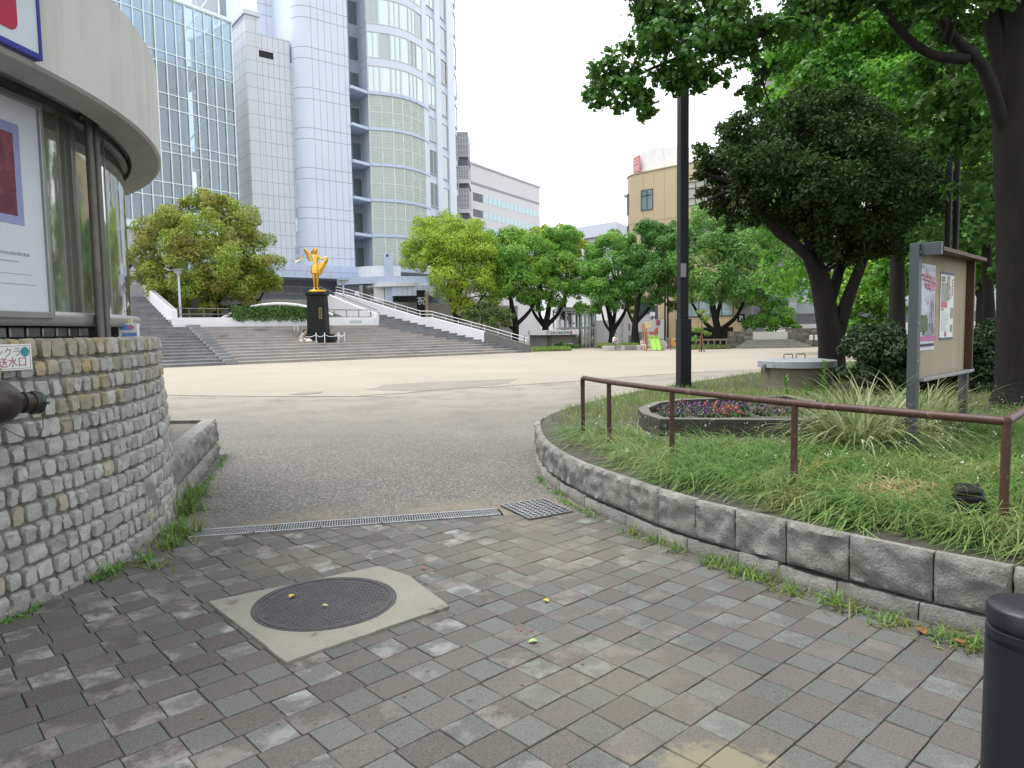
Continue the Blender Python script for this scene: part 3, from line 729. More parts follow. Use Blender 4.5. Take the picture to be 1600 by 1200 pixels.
M['chive'] = leafmat('chive_blades', (.12, .235, .06), (.2, .33, .095), (.27, .32, .12), .4, 1.5, .45, .3)
M['straw'] = leafmat('straw_blades', (.5, .38, .2), (.62, .5, .3), (.36, .28, .1), .2, 2, .7, .25)
M['yellowing'] = leafmat('yellowing_blades', (.4, .26, .05), (.3, .26, .06), None, .3, 2, .5, .3)
XB = G(1505, 815, .34); XS = G(1425, 775, .34)
FBP = [G(*p, .53).xy for p in ((985, 637), (995, 650), (1031, 664), (1280, 668), (1290, 620), (1020, 622))]
def infb(x, y):
    c = False; j = len(FBP) - 1
    for i in range(len(FBP)):
        a, b_ = FBP[i], FBP[j]
        if (a.y > y) != (b_.y > y) and x < (b_.x - a.x) * (y - a.y) / (b_.y - a.y) + a.x: c = not c
        j = i
    return c
def kd(x, y):   # distance in from the kerb
    return min((x - p.x) ** 2 + (y - p.y) ** 2 for p in kin[::5]) ** .5
gb = Blades()
U_ = RNG.uniform
planter_c = np.array([2.55, 9.0])
def dA(x, y):
    k = kd(x, y)
    if k < .4 + .08 * math.sin(9 * x) + .05 * math.sin(23 * y): return 0
    return (1.0 if k < 2.4 else .45) * (1 if y < 6.2 else .35 if x < 1.7 else .7)
p = scatter(38000, .5, 6, 1.2, 8.2, dA); n = len(p)
az = RNG.normal(R(205), R(48), n); gb.add(*blades(p, az, U_(R(5), R(70), n), U_(.24, .56, n), U_(.006, .0115, n), U_(R(60), R(150), n), 4, .02), 1)
p = scatter(20000, .4, 7.5, 1.2, 12.5, lambda x, y: 0 if kd(x, y) < .3 + .1 * math.sin(7 * x + 5 * y) else (.3 if (x < 1.6 and y < 8.6) else 1)); n = len(p)
gb.add(*blades(p, U_(0, 6.283, n), U_(R(55), R(90), n), U_(.06, .2, n), U_(.004, .007, n), U_(R(10), R(80), n), 3), 0)
p = scatter(14000, .6, 13, 9.3, 24, lambda x, y: (1 if kd(x, y) < 3 else .5) * (1 if not (1.4 < x < 3.6 and y < 10.2) else 0)); n = len(p)
gb.add(*blades(p, U_(0, 6.283, n), U_(R(45), R(90), n), U_(.05, .15, n), U_(.007, .013, n), U_(R(10), R(80), n), 2), 0)
def patch(cx, cy, rx, ry, n, L, w, m, az0, azs, e0, e1, dr0, dr1, z=.345, zmin=.02):
    p = np.stack([cx + RNG.normal(0, rx, n), cy + RNG.normal(0, ry, n), np.full(n, z)], 1)
    gb.add(*blades(p, RNG.normal(az0, azs, n), U_(e0, e1, n), U_(L * .6, L * 1.2, n), U_(w * .7, w * 1.2, n), U_(dr0, dr1, n), 5, zmin), m)
s = G(1425, 775, .33); patch(s.x, s.y, .28, .14, 700, .3, .01, 2, R(190), R(60), R(0), R(50), R(40), R(90))
s = G(1370, 790, .33); patch(s.x, s.y, .25, .06, 160, .3, .007, 2, R(190), R(30), R(0), R(30), R(20), R(70))
for _ in range(520):
    s = G(random.uniform(960, 1520), random.uniform(700, 830), .3)
    if inbed(s.x, s.y) and kd(s.x, s.y) > .42: patch(s.x, s.y, .05, .05, 5, .2, .007, 2, R(200), R(60), R(0), R(50), R(40), R(90))
s = G(1250, 762, .3); patch(s.x, s.y, .03, .03, 34, .42, .01, 3, R(10), R(35), R(20), R(65), R(70), R(120))
s = G(1505, 755, .3); patch(s.x, s.y, .05, .05, 20, .3, .011, 3, R(340), R(50), R(30), R(75), R(70), R(120))
s = G(1535, 852, .32); patch(s.x, s.y, .05, .04, 60, .34, .014, 1, R(220), R(70), R(30), R(85), R(70), R(130), .345)
s = G(1340, 800, .33); patch(s.x, s.y, .2, .05, 120, .3, .011, 1, R(205), R(25), R(20), R(60), R(50), R(110), .345)
go = gb.build('grass', [M['grass'], M['chive'], M['straw'], M['yellowing']]); tag(go, 'long green grass and flopped chives with straw patches inside the kerb wall', 'grass', kind='stuff')
# white chive flowers on thin stems
fb = Blades(); p = scatter(430, .8, 6.5, 2.4, 9.5, lambda x, y: 1 if kd(x, y) > .7 else .08); n = len(p)
p = p[[not (1.4 < a[0] < 3.6 and 8.0 < a[1]) for a in p]]; n = len(p)
L = U_(.2, .42, n); az = U_(0, 6.28, n); el = U_(R(65), R(90), n); dr = U_(R(0), R(40), n)
v, f = blades(p, az, el, L, np.full(n, .0035), dr, 3); fb.add(v, f, 0)
tips = v.reshape(n, -1, 3)[:, -1]
for k in range(5):
    o = tips + RNG.normal(0, .009, (n, 3)); az2 = U_(0, 6.28, n)
    fb.add(*blades(o, az2, U_(R(-10), R(70), n), U_(.009, .016, n), U_(.006, .01, n), U_(0, R(60), n), 1), 1)
tag(fb.build('chive_flowers', [M['chive'], mat('white_petal', (.75, .75, .68), rough=.7)]), 'tiny white flowers on thin stems scattered over the grass', 'flowers', kind='stuff')
# ---------------------------------------------------------------- lily turf clumps and tall weeds
M['lily'] = leafmat('variegated_leaf', (.13, .19, .06), (.42, .45, .25), None, .35, 2, .45, .2)
def clump(name, c, n, L, w, label, r=.12, m=None, e0=R(45), e1=R(90), dr0=R(55), dr1=R(120), grp=None):
    bb = Blades(); p = np.stack([c[0] + RNG.normal(0, r, n), c[1] + RNG.normal(0, r, n), np.full(n, c[2])], 1)
    az = np.arctan2(p[:, 1] - c[1], p[:, 0] - c[0]) + RNG.normal(0, .6, n)
    bb.add(*blades(p, az, U_(e0, e1, n), U_(L * .6, L * 1.1, n), U_(w * .7, w * 1.1, n), U_(dr0, dr1, n), 6)); o = bb.build(name, m or M['lily'], loc=tuple(c))
    return tag(o, label, 'plant', grp)
q = G(1345, 712, .3); clump('lily_turf', (q.x, q.y, .3), 420, 1.0, .02, 'big clump of striped lily turf to the left of the notice board post', .13)
q = G(1450, 690, .3); clump('lily_turf', (q.x, q.y + .2, .3), 360, .95, .02, 'clump of striped lily turf under the notice board, right of its left post', .13)
q = G(1300, 690, .3); clump('lily_turf', (q.x, q.y + .5, .3), 90, .42, .013, 'smaller lily turf clump beside the flower bed corner', .09)
def tall_weed(c, h, label, sd):
    rr = random.Random(sd); t = thing('tall_weed', c, label, 'plant', 'tall weeds by the concrete well'); b = MB()
    top = V(c) + V((rr.uniform(-.05, .05), rr.uniform(-.05, .05), h)); b.tube([c, V(c).lerp(top, .5) + V((.01, 0, 0)), top], [.008, .006, .003], 6); b.build('stem', M['weedstem'], t)
    bb = Blades(); n = int(h * 85); tt = np.linspace(.15, 1, n); p = np.array([list(V(c).lerp(top, x)) for x in tt])
    bb.add(*blades(p, np.arange(n) * 2.4 + RNG.normal(0, .3, n), U_(R(10), R(45), n) + tt * .5, (.2 - .1 * tt) * U_(.8, 1.1, n), np.full(n, .026), U_(R(30), R(80), n), 5)); bb.build('leaves', M['weedleaf'], t)
M['weedstem'] = mat('weed_stem', (.12, .2, .05), rough=.6); M['weedleaf'] = leafmat('weed_leaf', (.11, .24, .05), (.16, .3, .07), None, .35, 2, .5, .2)
q = G(1232, 640, .3); tall_weed((q.x, q.y, .3), .46, 'short whorled green weed in front of the concrete well', 1)
q = G(1284, 650, .3); tall_weed((q.x, q.y, .3), .72, 'tallest whorled green weed, in front of the right side of the concrete well', 2)
q = G(1262, 646, .3); tall_weed((q.x, q.y, .3), .4, 'young whorled weed between the two bigger ones at the well', 3)
# tufts at the foot of the walls
def tuft(c, n, L, w, label, grp, mt='grass', r=.035):
    bb = Blades(); p = np.stack([c[0] + RNG.normal(0, r, n), c[1] + RNG.normal(0, r, n), np.full(n, c[2])], 1)
    bb.add(*blades(p, U_(0, 6.28, n), U_(R(25), R(90), n), U_(L * .5, L, n), U_(w * .6, w, n), U_(R(20), R(100), n), 4, .004)); return tag(bb.build('weed_tuft', M[mt], loc=tuple(c)), label, 'weeds', grp)
def on_kerb(u, v): q = G(u, v); return (q.x, q.y, 0)
g1 = 'weeds along the foot of the curved granite kerb'
for u, v, n, L, lab in ((885, 772, 40, .14, 'weed tuft at the kerb foot right of the square basin grate'), (925, 803, 26, .1, 'weeds at the kerb foot just past the basin grate'), (990, 832, 36, .1, 'flat weeds at the kerb foot, nearest the grate end of the paving'),
                        (1030, 850, 44, .12, 'low weeds filling the kerb foot left of centre'), (1065, 862, 40, .12, 'low weeds at the kerb foot below the middle blocks'), (1120, 882, 60, .13, 'thick weeds at the foot of the curved kerb'), (1160, 896, 60, .13, 'thick green weeds touching the pale footing of the kerb'),
                        (1190, 908, 50, .12, 'weed tuft between two footing stones of the kerb'), (1235, 926, 46, .11, 'bright weed patch where the paving meets the kerb'), (1310, 948, 46, .15, 'spreading grassy tuft at the kerb foot, long thin blades'),
                        (1385, 972, 50, .09, 'low bright weeds near the right end of the kerb'), (1480, 1000, 55, .1, 'low weeds with brown leaves at the kerb foot beside the bollard'), (1520, 1013, 40, .14, 'grass tuft just left of the black bollard')):
    tuft(on_kerb(u, v), n, L, .012, lab, g1, r=.05)
g2 = 'weeds along the foot of the stone wall'
for u, v, n, L, mt, lab in ((172, 898, 26, .13, 'weedleaf', 'broad leaved green weed sprouting at the foot of the sett wall'), (225, 878, 22, .14, 'chive', 'dark thin tuft at the base of the sett wall'), (240, 886, 20, .1, 'grass', 'yellowish tuft on the paving near the sett wall'), (265, 855, 60, .16, 'grass', 'weeds in the corner where sett wall meets the planter kerb'),
                            (285, 835, 80, .22, 'grass', 'leafy weeds at the left end of the trench drain'), (292, 800, 80, .3, 'grass', 'tall grass tuft against the planter kerb'), (300, 775, 60, .28, 'grass', 'long grass tuft at the middle of the planter kerb'), (334, 702, 20, .16, 'grass', 'small tuft at the far corner of the planter kerb'), (262, 662, 30, .16, 'grass', 'green tuft growing on top of the planter soil')):
    q = G(u, v, .41 if v == 662 else 0); tuft((q.x, q.y, q.z), n, L, .016, lab, g2, mt, r=.06)
# low mossy strip of seedlings along the wall feet
ms = Blades(); rm = random.Random(12); pts = []
kp = [p for p in kin if 2.2 < p.y < 7.5]
for p in kp:
    for _ in range(14):
        f = noise.noise(V((p.x * 2.3, p.y * 2.3, 0)))
        if rm.random() < .35 + f: pts.append((p.x - .05 - abs(rm.gauss(0, .035)), p.y - .05 - abs(rm.gauss(0, .035)), .0))
for k in range(900):
    A = rm.uniform(-22, 14); q = cyl(WR + .06 + abs(rm.gauss(0, .03)), A, 0)
    if noise.noise(q * 2.5) > -.05: pts.append(tuple(q))
for k in range(700):
    t_ = rm.uniform(0, 1) ** 1.3; q = pa.lerp(pb, t_) + V((.1 + abs(rm.gauss(0, .04)), 0)); 
    if noise.noise(V((q.x * 2, q.y * 2, 3))) > -.1: pts.append((q.x, q.y, 0))
pts = np.array(pts); n = len(pts); ms.add(*blades(pts, U_(0, 6.28, n), U_(R(5), R(80), n), U_(.015, .06, n), U_(.006, .014, n), U_(0, R(90), n), 2))
tag(ms.build('mossy_weeds', M['weedleaf']), 'low mossy seedlings along the feet of the stone wall and kerb', 'weeds', kind='stuff')
# fallen leaves and bits
M['fallen_y'] = mat('yellow_leaf', (.5, .38, .05), rough=.6); M['fallen_g'] = mat('green_leaf', (.3, .42, .14), rough=.6); M['fallen_b'] = mat('brown_leaf', (.22, .1, .04), rough=.7)
lit = Blades(); pts = []; rl_ = random.Random(77)
for k in range(330):
    q = G(rl_.uniform(300, 1080), rl_.uniform(560, 800) if k < 250 else rl_.uniform(820, 1150)); 
    if not (q.x > .2 and q.y < 10): pts.append((q.x, q.y, .008))
pts = np.array(pts); n = len(pts); sc_ = .4 + np.minimum(pts[:, 1], 20) * .06
lit.add(*blades(pts, U_(0, 6.28, n), U_(R(0), R(15), n), U_(.02, .05, n) * sc_, U_(.008, .018, n) * sc_, U_(R(-20), R(20), n), 2), RNG.integers(0, 2, 1)[0])
tag(lit.build('leaf_litter', [M['fallen_b'], M['fallen_b']]), 'scattered crumbs of dry leaf on the asphalt, sand and paving', 'litter', kind='stuff')
for u, v, s_, mt, z, lab in ((456, 932, .05, 'fallen_y', .022, 'yellow fallen leaf on the iron cover'), (507, 947, .04, 'fallen_g', .022, 'green fallen leaf in the middle of the iron cover'), (853, 939, .045, 'fallen_y', .006, 'curled yellow leaf on the paving right of the slab'), (833, 1003, .05, 'fallen_g', .006, 'pale green leaf on the open paving'),
                            (661, 888, .04, 'fallen_b', .006, 'brown cigarette-sized scrap behind the concrete slab'), (909, 1036, .02, 'fallen_b', .006, 'tiny brown scrap on the open paving'), (270, 848, .07, 'fallen_b', .012, 'dead brown leaf at the end of the trench drain'), (430, 823, .05, 'fallen_b', .014, 'dead brown leaf on the steel trench grate'), (1440, 987, .08, 'fallen_b', .01, 'dead brown leaf at the kerb foot'), (1500, 1005, .07, 'fallen_b', .012, 'reddish dead leaf beside the bollard')):
    q = G(u, v, z); b = MB(); rr = random.Random(u); w = rr.uniform(0, 6); n = 9
    pts = []
    for k in range(n + 1):
        t = k / n; r_ = math.sin(math.pi * t) ** .8 * s_ * .32
        a, c = (t - .5) * s_, r_
        for sgn in (1, -1):
            x, y = a, c * sgn; pts.append((q.x + x * math.cos(w) - y * math.sin(w), q.y + x * math.sin(w) + y * math.cos(w), z + abs(y) * .7 + .15 * s_ * (t - .5) ** 2))
    b.add(pts, [(2 * k, 2 * k + 1, 2 * k + 3, 2 * k + 2) for k in range(n)]); tag(b.build('fallen_leaf', M[mt], loc=tuple(q)), lab, 'leaf', 'fallen leaves and scraps')
# ---------------------------------------------------------------- railing
M['rail'] = mat('brown_rail_paint', (.075, .034, .026), (.055, .026, .02), 9, .5, .15, 40, spec=.4, stain=(.2, .13, .1), stscale=(14, 14, 5), stlo=.6, sthi=.7)
pb_ = [G(911, 675, .36), G(952, 690, .36), G(1050, 718, .36), G(1240, 765, .36), G(1567, 830, .36)]
rl = thing('hand_railing', (1.4, 6.1, .3), 'low brown painted tube railing on posts inside the granite kerb', 'railing')
tops = [V((p.x, p.y, .965)) for p in pb_]
ext = [V((3.75, 4.98, .965)), V((5.2, 6.6, .965)), V((6.8, 8.3, .965))]
rd = (tops[0] - tops[1]).normalized()
path = [V((pb_[0].x, pb_[0].y, .87)) + rd * .0, V((pb_[0].x, pb_[0].y, .93)), tops[0] - rd * .012 + V((0, 0, -.01)), tops[0] - rd * .04]
cur = catmull([tops[0] - rd * .06] + tops[1:], .25)
b = MB(); b.tube(path + cur[1:] , .0255, 14); b.tube([tops[-1]] + ext, .0255, 14)
b.lathe((tops[-1].x, tops[-1].y, tops[-1].z - .026), [(.0, 0), (.02, .004), (.027, .026), (.02, .048), (0, .052)], 12)
b.build('handrail', M['rail'], rl, smooth=50)
for p in pb_ + [V((e.x, e.y, .3)) for e in ext]:
    b = MB(); b.tube([(p.x, p.y, .25), (p.x, p.y, .95 if p is not pb_[0] else .88)], .0235, 12); b.build('post', M['rail'], rl, smooth=50)
# black floodlight box in the grass, pale stone
q = G(1515, 818, .34); fl = thing('ground_box', (q.x, q.y, .3), 'black box-shaped garden lamp lying in the grass by the last railing post', 'lamp')
b = MB(); b.hexa([(q.x + dx, q.y + dy, z) for z in (.3, .5) for dx, dy in ((-.09, -.0), (.06, -.05), (.21, .2), (.05, .26))]); b.build('housing', M['black_paint'], fl, bevel=.012)
b = MB(); b.hexa([(q.x + dx, q.y + dy, z) for z in (.5, .53) for dx, dy in ((-.07, .02), (.05, -.02), (.18, .19), (.05, .23))]); b.build('lid', M['black_paint'], fl, bevel=.008)
q = G(1582, 850, .33); b = MB(); rough_block(b, (q.x - .1, q.y), (q.x + .14, q.y - .02), .28, .37, (0, -1), .16, .02, 8, 5, 0, 77); tag(b.build('loose_stone', M['granite_pale'], loc=(q.x, q.y, .3), smooth=50), 'pale rough stone at the foot of the last railing post', 'stone')
# ---------------------------------------------------------------- flower bed
M['edging'] = mat('dark_stone_edging', (.06, .057, .05), (.038, .036, .032), 5, .85, .4, 40, stain=(.05, .055, .03), stscale=(3, 3, 3), stlo=.55, sthi=.7)
M['edging_top'] = mat('pale_edging_top', (.16, .152, .13), (.11, .104, .09), 6, .85, .3, 50)  # paler colour for the top layer of the edging stones
pl = [G(*p, .53).xy for p in ((997, 637), (1003, 645), (1031, 654), (1266, 656))] + [V((3.95, 8.35)), V((3.9, 9.9)), G(1060, 623, .53).xy, G(1020, 628, .53).xy]
fbt = thing('flower_bed', (2.5, 9.0, .3), 'many-sided raised flower bed edged with dark stone in the grass', 'flower bed')
cen = sum(pl, V((0, 0))) / len(pl)
for i in range(len(pl)):
    a, c = pl[i], pl[(i + 1) % len(pl)]; ia, ic = a + (cen - a).normalized() * .13, c + (cen - c).normalized() * .13
    b = MB(); b.hexa([(a.x, a.y, .28), (c.x, c.y, .28), (ic.x, ic.y, .28), (ia.x, ia.y, .28), (a.x, a.y, .515), (c.x, c.y, .515), (ic.x, ic.y, .515), (ia.x, ia.y, .515)])
    b.hexa([(a.x, a.y, .5155), (c.x, c.y, .5155), (ic.x, ic.y, .5155), (ia.x, ia.y, .5155), (a.x, a.y, .53), (c.x, c.y, .53), (ic.x, ic.y, .53), (ia.x, ia.y, .53)], 1)
    b.build('edging_stone', [M['edging'], M['edging_top']], fbt, bevel=.012)
ins = [p + (cen - p).normalized() * .12 for p in pl]
MB().add([(p.x, p.y, .45) for p in ins], [tuple(range(len(ins)))]).build('bed_earth', M['soil'], fbt)
def pansy(name, c, petals, label):
    t = thing(name, c, label, 'flower', 'pansies in the stone flower bed'); bb = Blades(); n = 46
    p = np.stack([c[0] + RNG.normal(0, .04, n), c[1] + RNG.normal(0, .04, n), np.full(n, c[2])], 1)
    bb.add(*blades(p, U_(0, 6.28, n), U_(R(20), R(90), n), U_(.06, .13, n), U_(.02, .03, n), U_(R(20), R(70), n), 3)); bb.build('leaves', M['pansyleaf'], t)
    for k in range(4):
        bb = Blades(); o = V(c) + V((random.gauss(0, .06), random.gauss(0, .06), random.uniform(.05, .1))); f = V((random.uniform(-1, .3), -1, random.uniform(.1, .9))).normalized()
        u = f.cross(UPZ).normalized(); w = u.cross(f)
        pts = []; fs = []
        for j in range(5):
            a = R(90 + 72 * j); d = u * math.cos(a) + w * math.sin(a); e = u * -math.sin(a) + w * math.cos(a); r = .024
            pts += [o, o + d * r * .7 + e * r * .55, o + d * r * 1.1, o + d * r * .7 - e * r * .55]; fs.append([4 * j, 4 * j + 1, 4 * j + 2, 4 * j + 3])
        bb.add(np.array([list(x) for x in pts]), np.array(fs), 0)
        pts = [o + f * .003 + (u * math.cos(R(90 * j)) + w * math.sin(R(90 * j))) * .009 for j in range(4)]; bb.add(np.array([list(x) for x in pts]), np.array([[0, 1, 2, 3]]), 1); bb.build('blossom', [petals, M['eye']], t, smooth=False)
    return t
M['pansyleaf'] = leafmat('pansy_leaf', (.03, .075, .02), (.05, .1, .03), None, .25, 2, .5, .3)
M['eye'] = mat('pansy_eye', (.45, .3, .03), rough=.7)
pk = {'purple': mat('purple_petal', (.05, .012, .1), (.025, .007, .05), 40, .6), 'yellow': mat('yellow_petal', (.24, .17, .02), rough=.6), 'white': mat('white_pansy_petal', (.17, .15, .2), rough=.6), 'crimson': mat('dark_red_petal', (.2, .02, .05), rough=.6)}
lbl = {'purple': 'clump of deep purple pansies in the stone flower bed', 'yellow': 'clump of bright yellow pansies in the stone flower bed', 'white': 'clump of whitish lilac pansies in the stone flower bed', 'crimson': 'clump of dark crimson pansies in the stone flower bed'}
proto = {}
rr = random.Random(9)
def inpoly(p, poly):
    c = False; j = len(poly) - 1
    for i in range(len(poly)):
        a, b_ = poly[i], poly[j]
        if (a.y > p.y) != (b_.y > p.y) and p.x < (b_.x - a.x) * (p.y - a.y) / (b_.y - a.y) + a.x: c = not c
        j = i
    return c
x = 1.75
while x < 3.85:
    y = 8.25
    while y < 10.2:
        q = V((x + rr.uniform(-.06, .06), y + rr.uniform(-.06, .06)))
        if inpoly(q, [p + (cen - p).normalized() * .1 for p in ins]):
            k = rr.choices(['purple', 'yellow', 'white', 'crimson'], [12, 1, 2, 2])[0]
            if k not in proto: proto[k] = pansy(k + '_pansy', (q.x, q.y, .43), pk[k], lbl[k])
            else: dup(proto[k], (q.x, q.y, .43), rr.uniform(-.7, .7), rr.uniform(.8, 1.2))
        y += .22
    x += .2
# ---------------------------------------------------------------- concrete well with metal lid
wc = V((5.28, 13.15, .3)); w_ = thing('concrete_well', wc, 'round concrete well with grey metal lid and two handles', 'well')
M['well'] = mat('damp_concrete', (.17, .15, .115), (.115, .1, .078), 2.5, .9, .3, 40, stain=(.22, .2, .165), stscale=(2, 2, 1), stlo=.55, sthi=.75)
b = MB(); b.lathe(wc, [(.62, -.05), (.62, .5)], 40); b.build('well_ring', M['well'], w_, smooth=40)
b = MB(); b.lathe(wc, [(.68, .44), (.685, .445), (.685, .555), (.68, .56), (.45, .585), (.001, .6)], 48); b.build('lid', mat('grey_lid_paint', (.3, .32, .34), (.25, .27, .29), 4, .55, stain=(.09, .08, .07), stscale=(6, 6, 3), stlo=.6, sthi=.68), w_, smooth=40)
for dx in (-.2, .03):
    h0 = wc + V((dx, .1, .58)); b = MB(); b.tube([h0, h0 + V((0, 0, .075)), h0 + V((.012, 0, .09)), h0 + V((.15, 0, .09)), h0 + V((.165, 0, .075)), h0 + V((.165, 0, 0))], .011, 8); b.build('handle', M['pipe'], w_, smooth=50)
b = MB(); b.obox((wc.x - .66, wc.y - .2), .05, .05, .68, .8, .3); b.build('latch', M['pipe'], w_)
# ---------------------------------------------------------------- notice board
nb = Frame((3.46, 6.10), math.atan2(1.26, 1.29)); M['post_paint'] = mat('slate_post_paint', (.065, .08, .092), (.055, .068, .078), 6, .5, .1, 40, spec=.4)
M['ply'] = mat('weathered_plywood', (.4, .335, .26), (.33, .27, .2), 3, .8, .1, 30, stretch=(1, 1, .35), stain=(.17, .09, .045), stscale=(3, 3, 1.4), stlo=.55, sthi=.78)
M['wood'] = mat('brown_varnished_wood', (.1, .053, .03), (.068, .036, .022), 9, .6, .2, 30, stretch=(1, 1, .2))
nbt = thing('notice_board', nb.pt(.9, 0, .3), 'wooden notice board on slate grey steel posts with a small roof', 'notice board')
b = MB(); b.fbox(nb, -.045, .045, .2, 2.18, -.045, .03); b.build('post', M['post_paint'], nbt, bevel=.004)
b = MB(); b.fbox(nb, 1.59, 1.665, .2, 1.0, -.045, .03); b.build('post', M['post_paint'], nbt, bevel=.004)
for z in (1.18, 1.5, 1.78, 2.1):
    b = MB(); turn(b, nb.pt(-.015, .03, z), nb.n, [(.009, 0), (.009, .004), (.005, .007)], 10); b.build('bolt', M['galv'], nbt)
b = MB(); b.fbox(nb, .045, 1.66, 1.03, 2.12, -.03, -.012); b.build('back_panel', M['ply'], nbt)
b = MB(); b.fbox(nb, 1.625, 1.665, 1.03, 2.12, -.012, .06); b.build('side_frame', M['wood'], nbt, bevel=.004)
b = MB(); b.fbox(nb, .045, .06, 1.03, 2.12, -.012, .012); b.build('side_frame', M['wood'], nbt, bevel=.004)
b = MB(); b.fbox(nb, .045, 1.69, 1.0, 1.03, -.04, .07); b.build('bottom_ledge', M['galv'], nbt, bevel=.003)
b = MB(); b.hexa([nb.pt(.045, .19, 2.105), nb.pt(1.685, .15, 2.105), nb.pt(1.685, -.06, 2.135), nb.pt(.045, -.06, 2.135), nb.pt(.045, .19, 2.14), nb.pt(1.685, .15, 2.14), nb.pt(1.685, -.06, 2.17), nb.pt(.045, -.06, 2.17)]); b.build('roof', M['wood'], nbt, bevel=.004)
b = MB(); b.fbox(nb, -.01, .042, 2.07, 2.178, .03, .185); b.build('roof_bracket', M['post_paint'], nbt, bevel=.004)
def poster_frame(u0, v0, u1, v1):
    a0, z0 = nb.px(u0, v1, -.01); a1, z1 = nb.px(u1, v0, -.01); return a0, a1, z0, z1
# cherry blossom poster
ph_ = mat('blossom_photo', (.42, .47, .62), (.58, .6, .7), 6, .55, stain=(.33, .25, .3), stscale=(9, 9, 9), stlo=.48, sthi=.6)
M['pinkink'] = mat('pink_ink', (.62, .2, .3), rough=.6); M['magenta'] = mat('magenta_strip', (.45, .14, .34), rough=.6); M['ink'] = mat('dark_ink', (.06, .06, .07), rough=.6)
M['photo_green'] = mat('photo_green', (.12, .15, .06), (.06, .08, .03), 30, .6); M['photo_trunk'] = mat('photo_trunk', (.12, .11, .12), (.3, .29, .32), 25, .6); M['photo_road'] = mat('photo_road', (.24, .26, .29), rough=.6)
p1 = thing('blossom_poster', nb.pt(.35, -.008, 1.3), 'tall curling poster of a cherry avenue with pink title, left on the notice board', 'poster')
A0, A1, Z0, Z1 = .075, .57, 1.262, 2.02
def sheet(b, fr, a0, a1, z0, z1, n, bow=0.0, m=0, seg=6):
    vs = []
    for k in range(seg + 1):
        t = k / seg; o = n + bow * math.sin(math.pi * t)
        vs += [fr.pt(a0 + (bow * 1.2 * math.sin(math.pi * t) if bow else 0), o, z0 + (z1 - z0) * t), fr.pt(a1, n, z0 + (z1 - z0) * t), fr.pt(a1, n - .002, z0 + (z1 - z0) * t), fr.pt(a0, o - .002, z0 + (z1 - z0) * t)]
    fs = []
    for k in range(seg):
        for j in range(4): fs.append((4 * k + j, 4 * k + (j + 1) % 4, 4 * k + 4 + (j + 1) % 4, 4 * k + 4 + j))
    b.add(vs, fs + [(3, 2, 1, 0), (4 * seg, 4 * seg + 1, 4 * seg + 2, 4 * seg + 3)], m)
b = MB(); sheet(b, nb, A0, A1, Z0, Z1, -.006, .018); b.build('poster_sheet', M['sheet'], p1)
b = MB(); sheet(b, nb, A0 + .01, A1 - .01, Z0 + .13, Z1 - .015, -.003, .018); b.build('picture', ph_, p1)
b = MB(); rr = random.Random(6)
for row, (z, x0, x1) in enumerate(((1.9, .12, .5), (1.865, .16, .52), (1.825, .2, .47), (1.8, .22, .46))):
    x = x0
    while x < x1:
        w = rr.uniform(.03, .06); zz = z + .012 * math.sin(9 * x); b.fbox(nb, x, x + w, zz, zz + rr.uniform(.012, .024), .0165, .018); x += w + .012
b.build('pink_title', M['pinkink'], p1)
b = MB(); b.fbox(nb, A0 + .012, A0 + .22, Z0 + .17, Z0 + .28, .014, .0155); b.fbox(nb, A0 + .05, A0 + .19, Z0 + .28, Z0 + .31, .014, .0155); b.build('picture_bushes', M['photo_green'], p1)
b = MB(); b.hexa([nb.pt(a, n_, z) for z, q in ((Z0 + .135, 0), (Z0 + .24, 1)) for a, n_ in ((A0 + .1 + q * .14, .0145), (A1 - .02 - q * .12, .0145), (A1 - .02 - q * .12, .013), (A0 + .1 + q * .14, .013))]); b.build('picture_road', M['photo_road'], p1)
b = MB()
for a, w, z0, z1 in ((.4, .014, .17, .42), (.44, .02, .15, .5), (.34, .008, .2, .34), (.5, .012, .16, .42)): b.fbox(nb, a, a + w, Z0 + z0, Z0 + z1, .0156, .017)
b.build('picture_trunks', M['photo_trunk'], p1)
b = MB(); b.fbox(nb, A0 + .02, A1 + .02, Z0 + .085, Z0 + .125, -.002, .006); b.build('magenta_strip', M['magenta'], p1)
b = MB(); x = A0 + .05; rr = random.Random(2)
while x < A1 - .05: w = rr.uniform(.015, .035); b.fbox(nb, x, x + w, Z0 + .035, Z0 + .058, -.002, .0085); x += w + rr.uniform(.006, .02)
b.build('dark_caption', M['ink'], p1)
p2 = thing('event_poster', nb.pt(.95, -.008, 1.4), 'narrow white event poster with a red block, right on the notice board', 'poster')
A0, A1, Z0, Z1 = .735, 1.17, 1.345, 1.975
b = MB(); sheet(b, nb, A0, A1, Z0, Z1, -.006, .0); b.build('poster_sheet', M['white'], p2)
b = MB(); b.fbox(nb, A0, A1, Z1 - .022, Z1, -.005, -.003); b.fbox(nb, A0, A1, Z0, Z0 + .02, -.005, -.003); b.build('blue_edge', mat('blue_grey_ink', (.1, .13, .22), rough=.6), p2)
b = MB(); smp = mat('small_photos', (.16, .19, .13), (.42, .42, .4), 22, .6)
for q_ in ((A0 + .03, A0 + .2, Z1 - .27, Z1 - .1), (A0 + .21, A0 + .29, Z1 - .26, Z1 - .03), (A1 - .1, A1 - .03, Z0 + .07, Z0 + .14), (A1 - .1, A1 - .02, Z0 + .2, Z0 + .3)): b = MB(); b.fbox(nb, *q_, -.005, -.003); b.build('small_picture', smp, p2)
b = MB(); b.fbox(nb, A0 + .03, A0 + .14, Z1 - .09, Z1 - .04, -.005, -.003); b.build('dark_picture', M['photo_trunk'], p2)
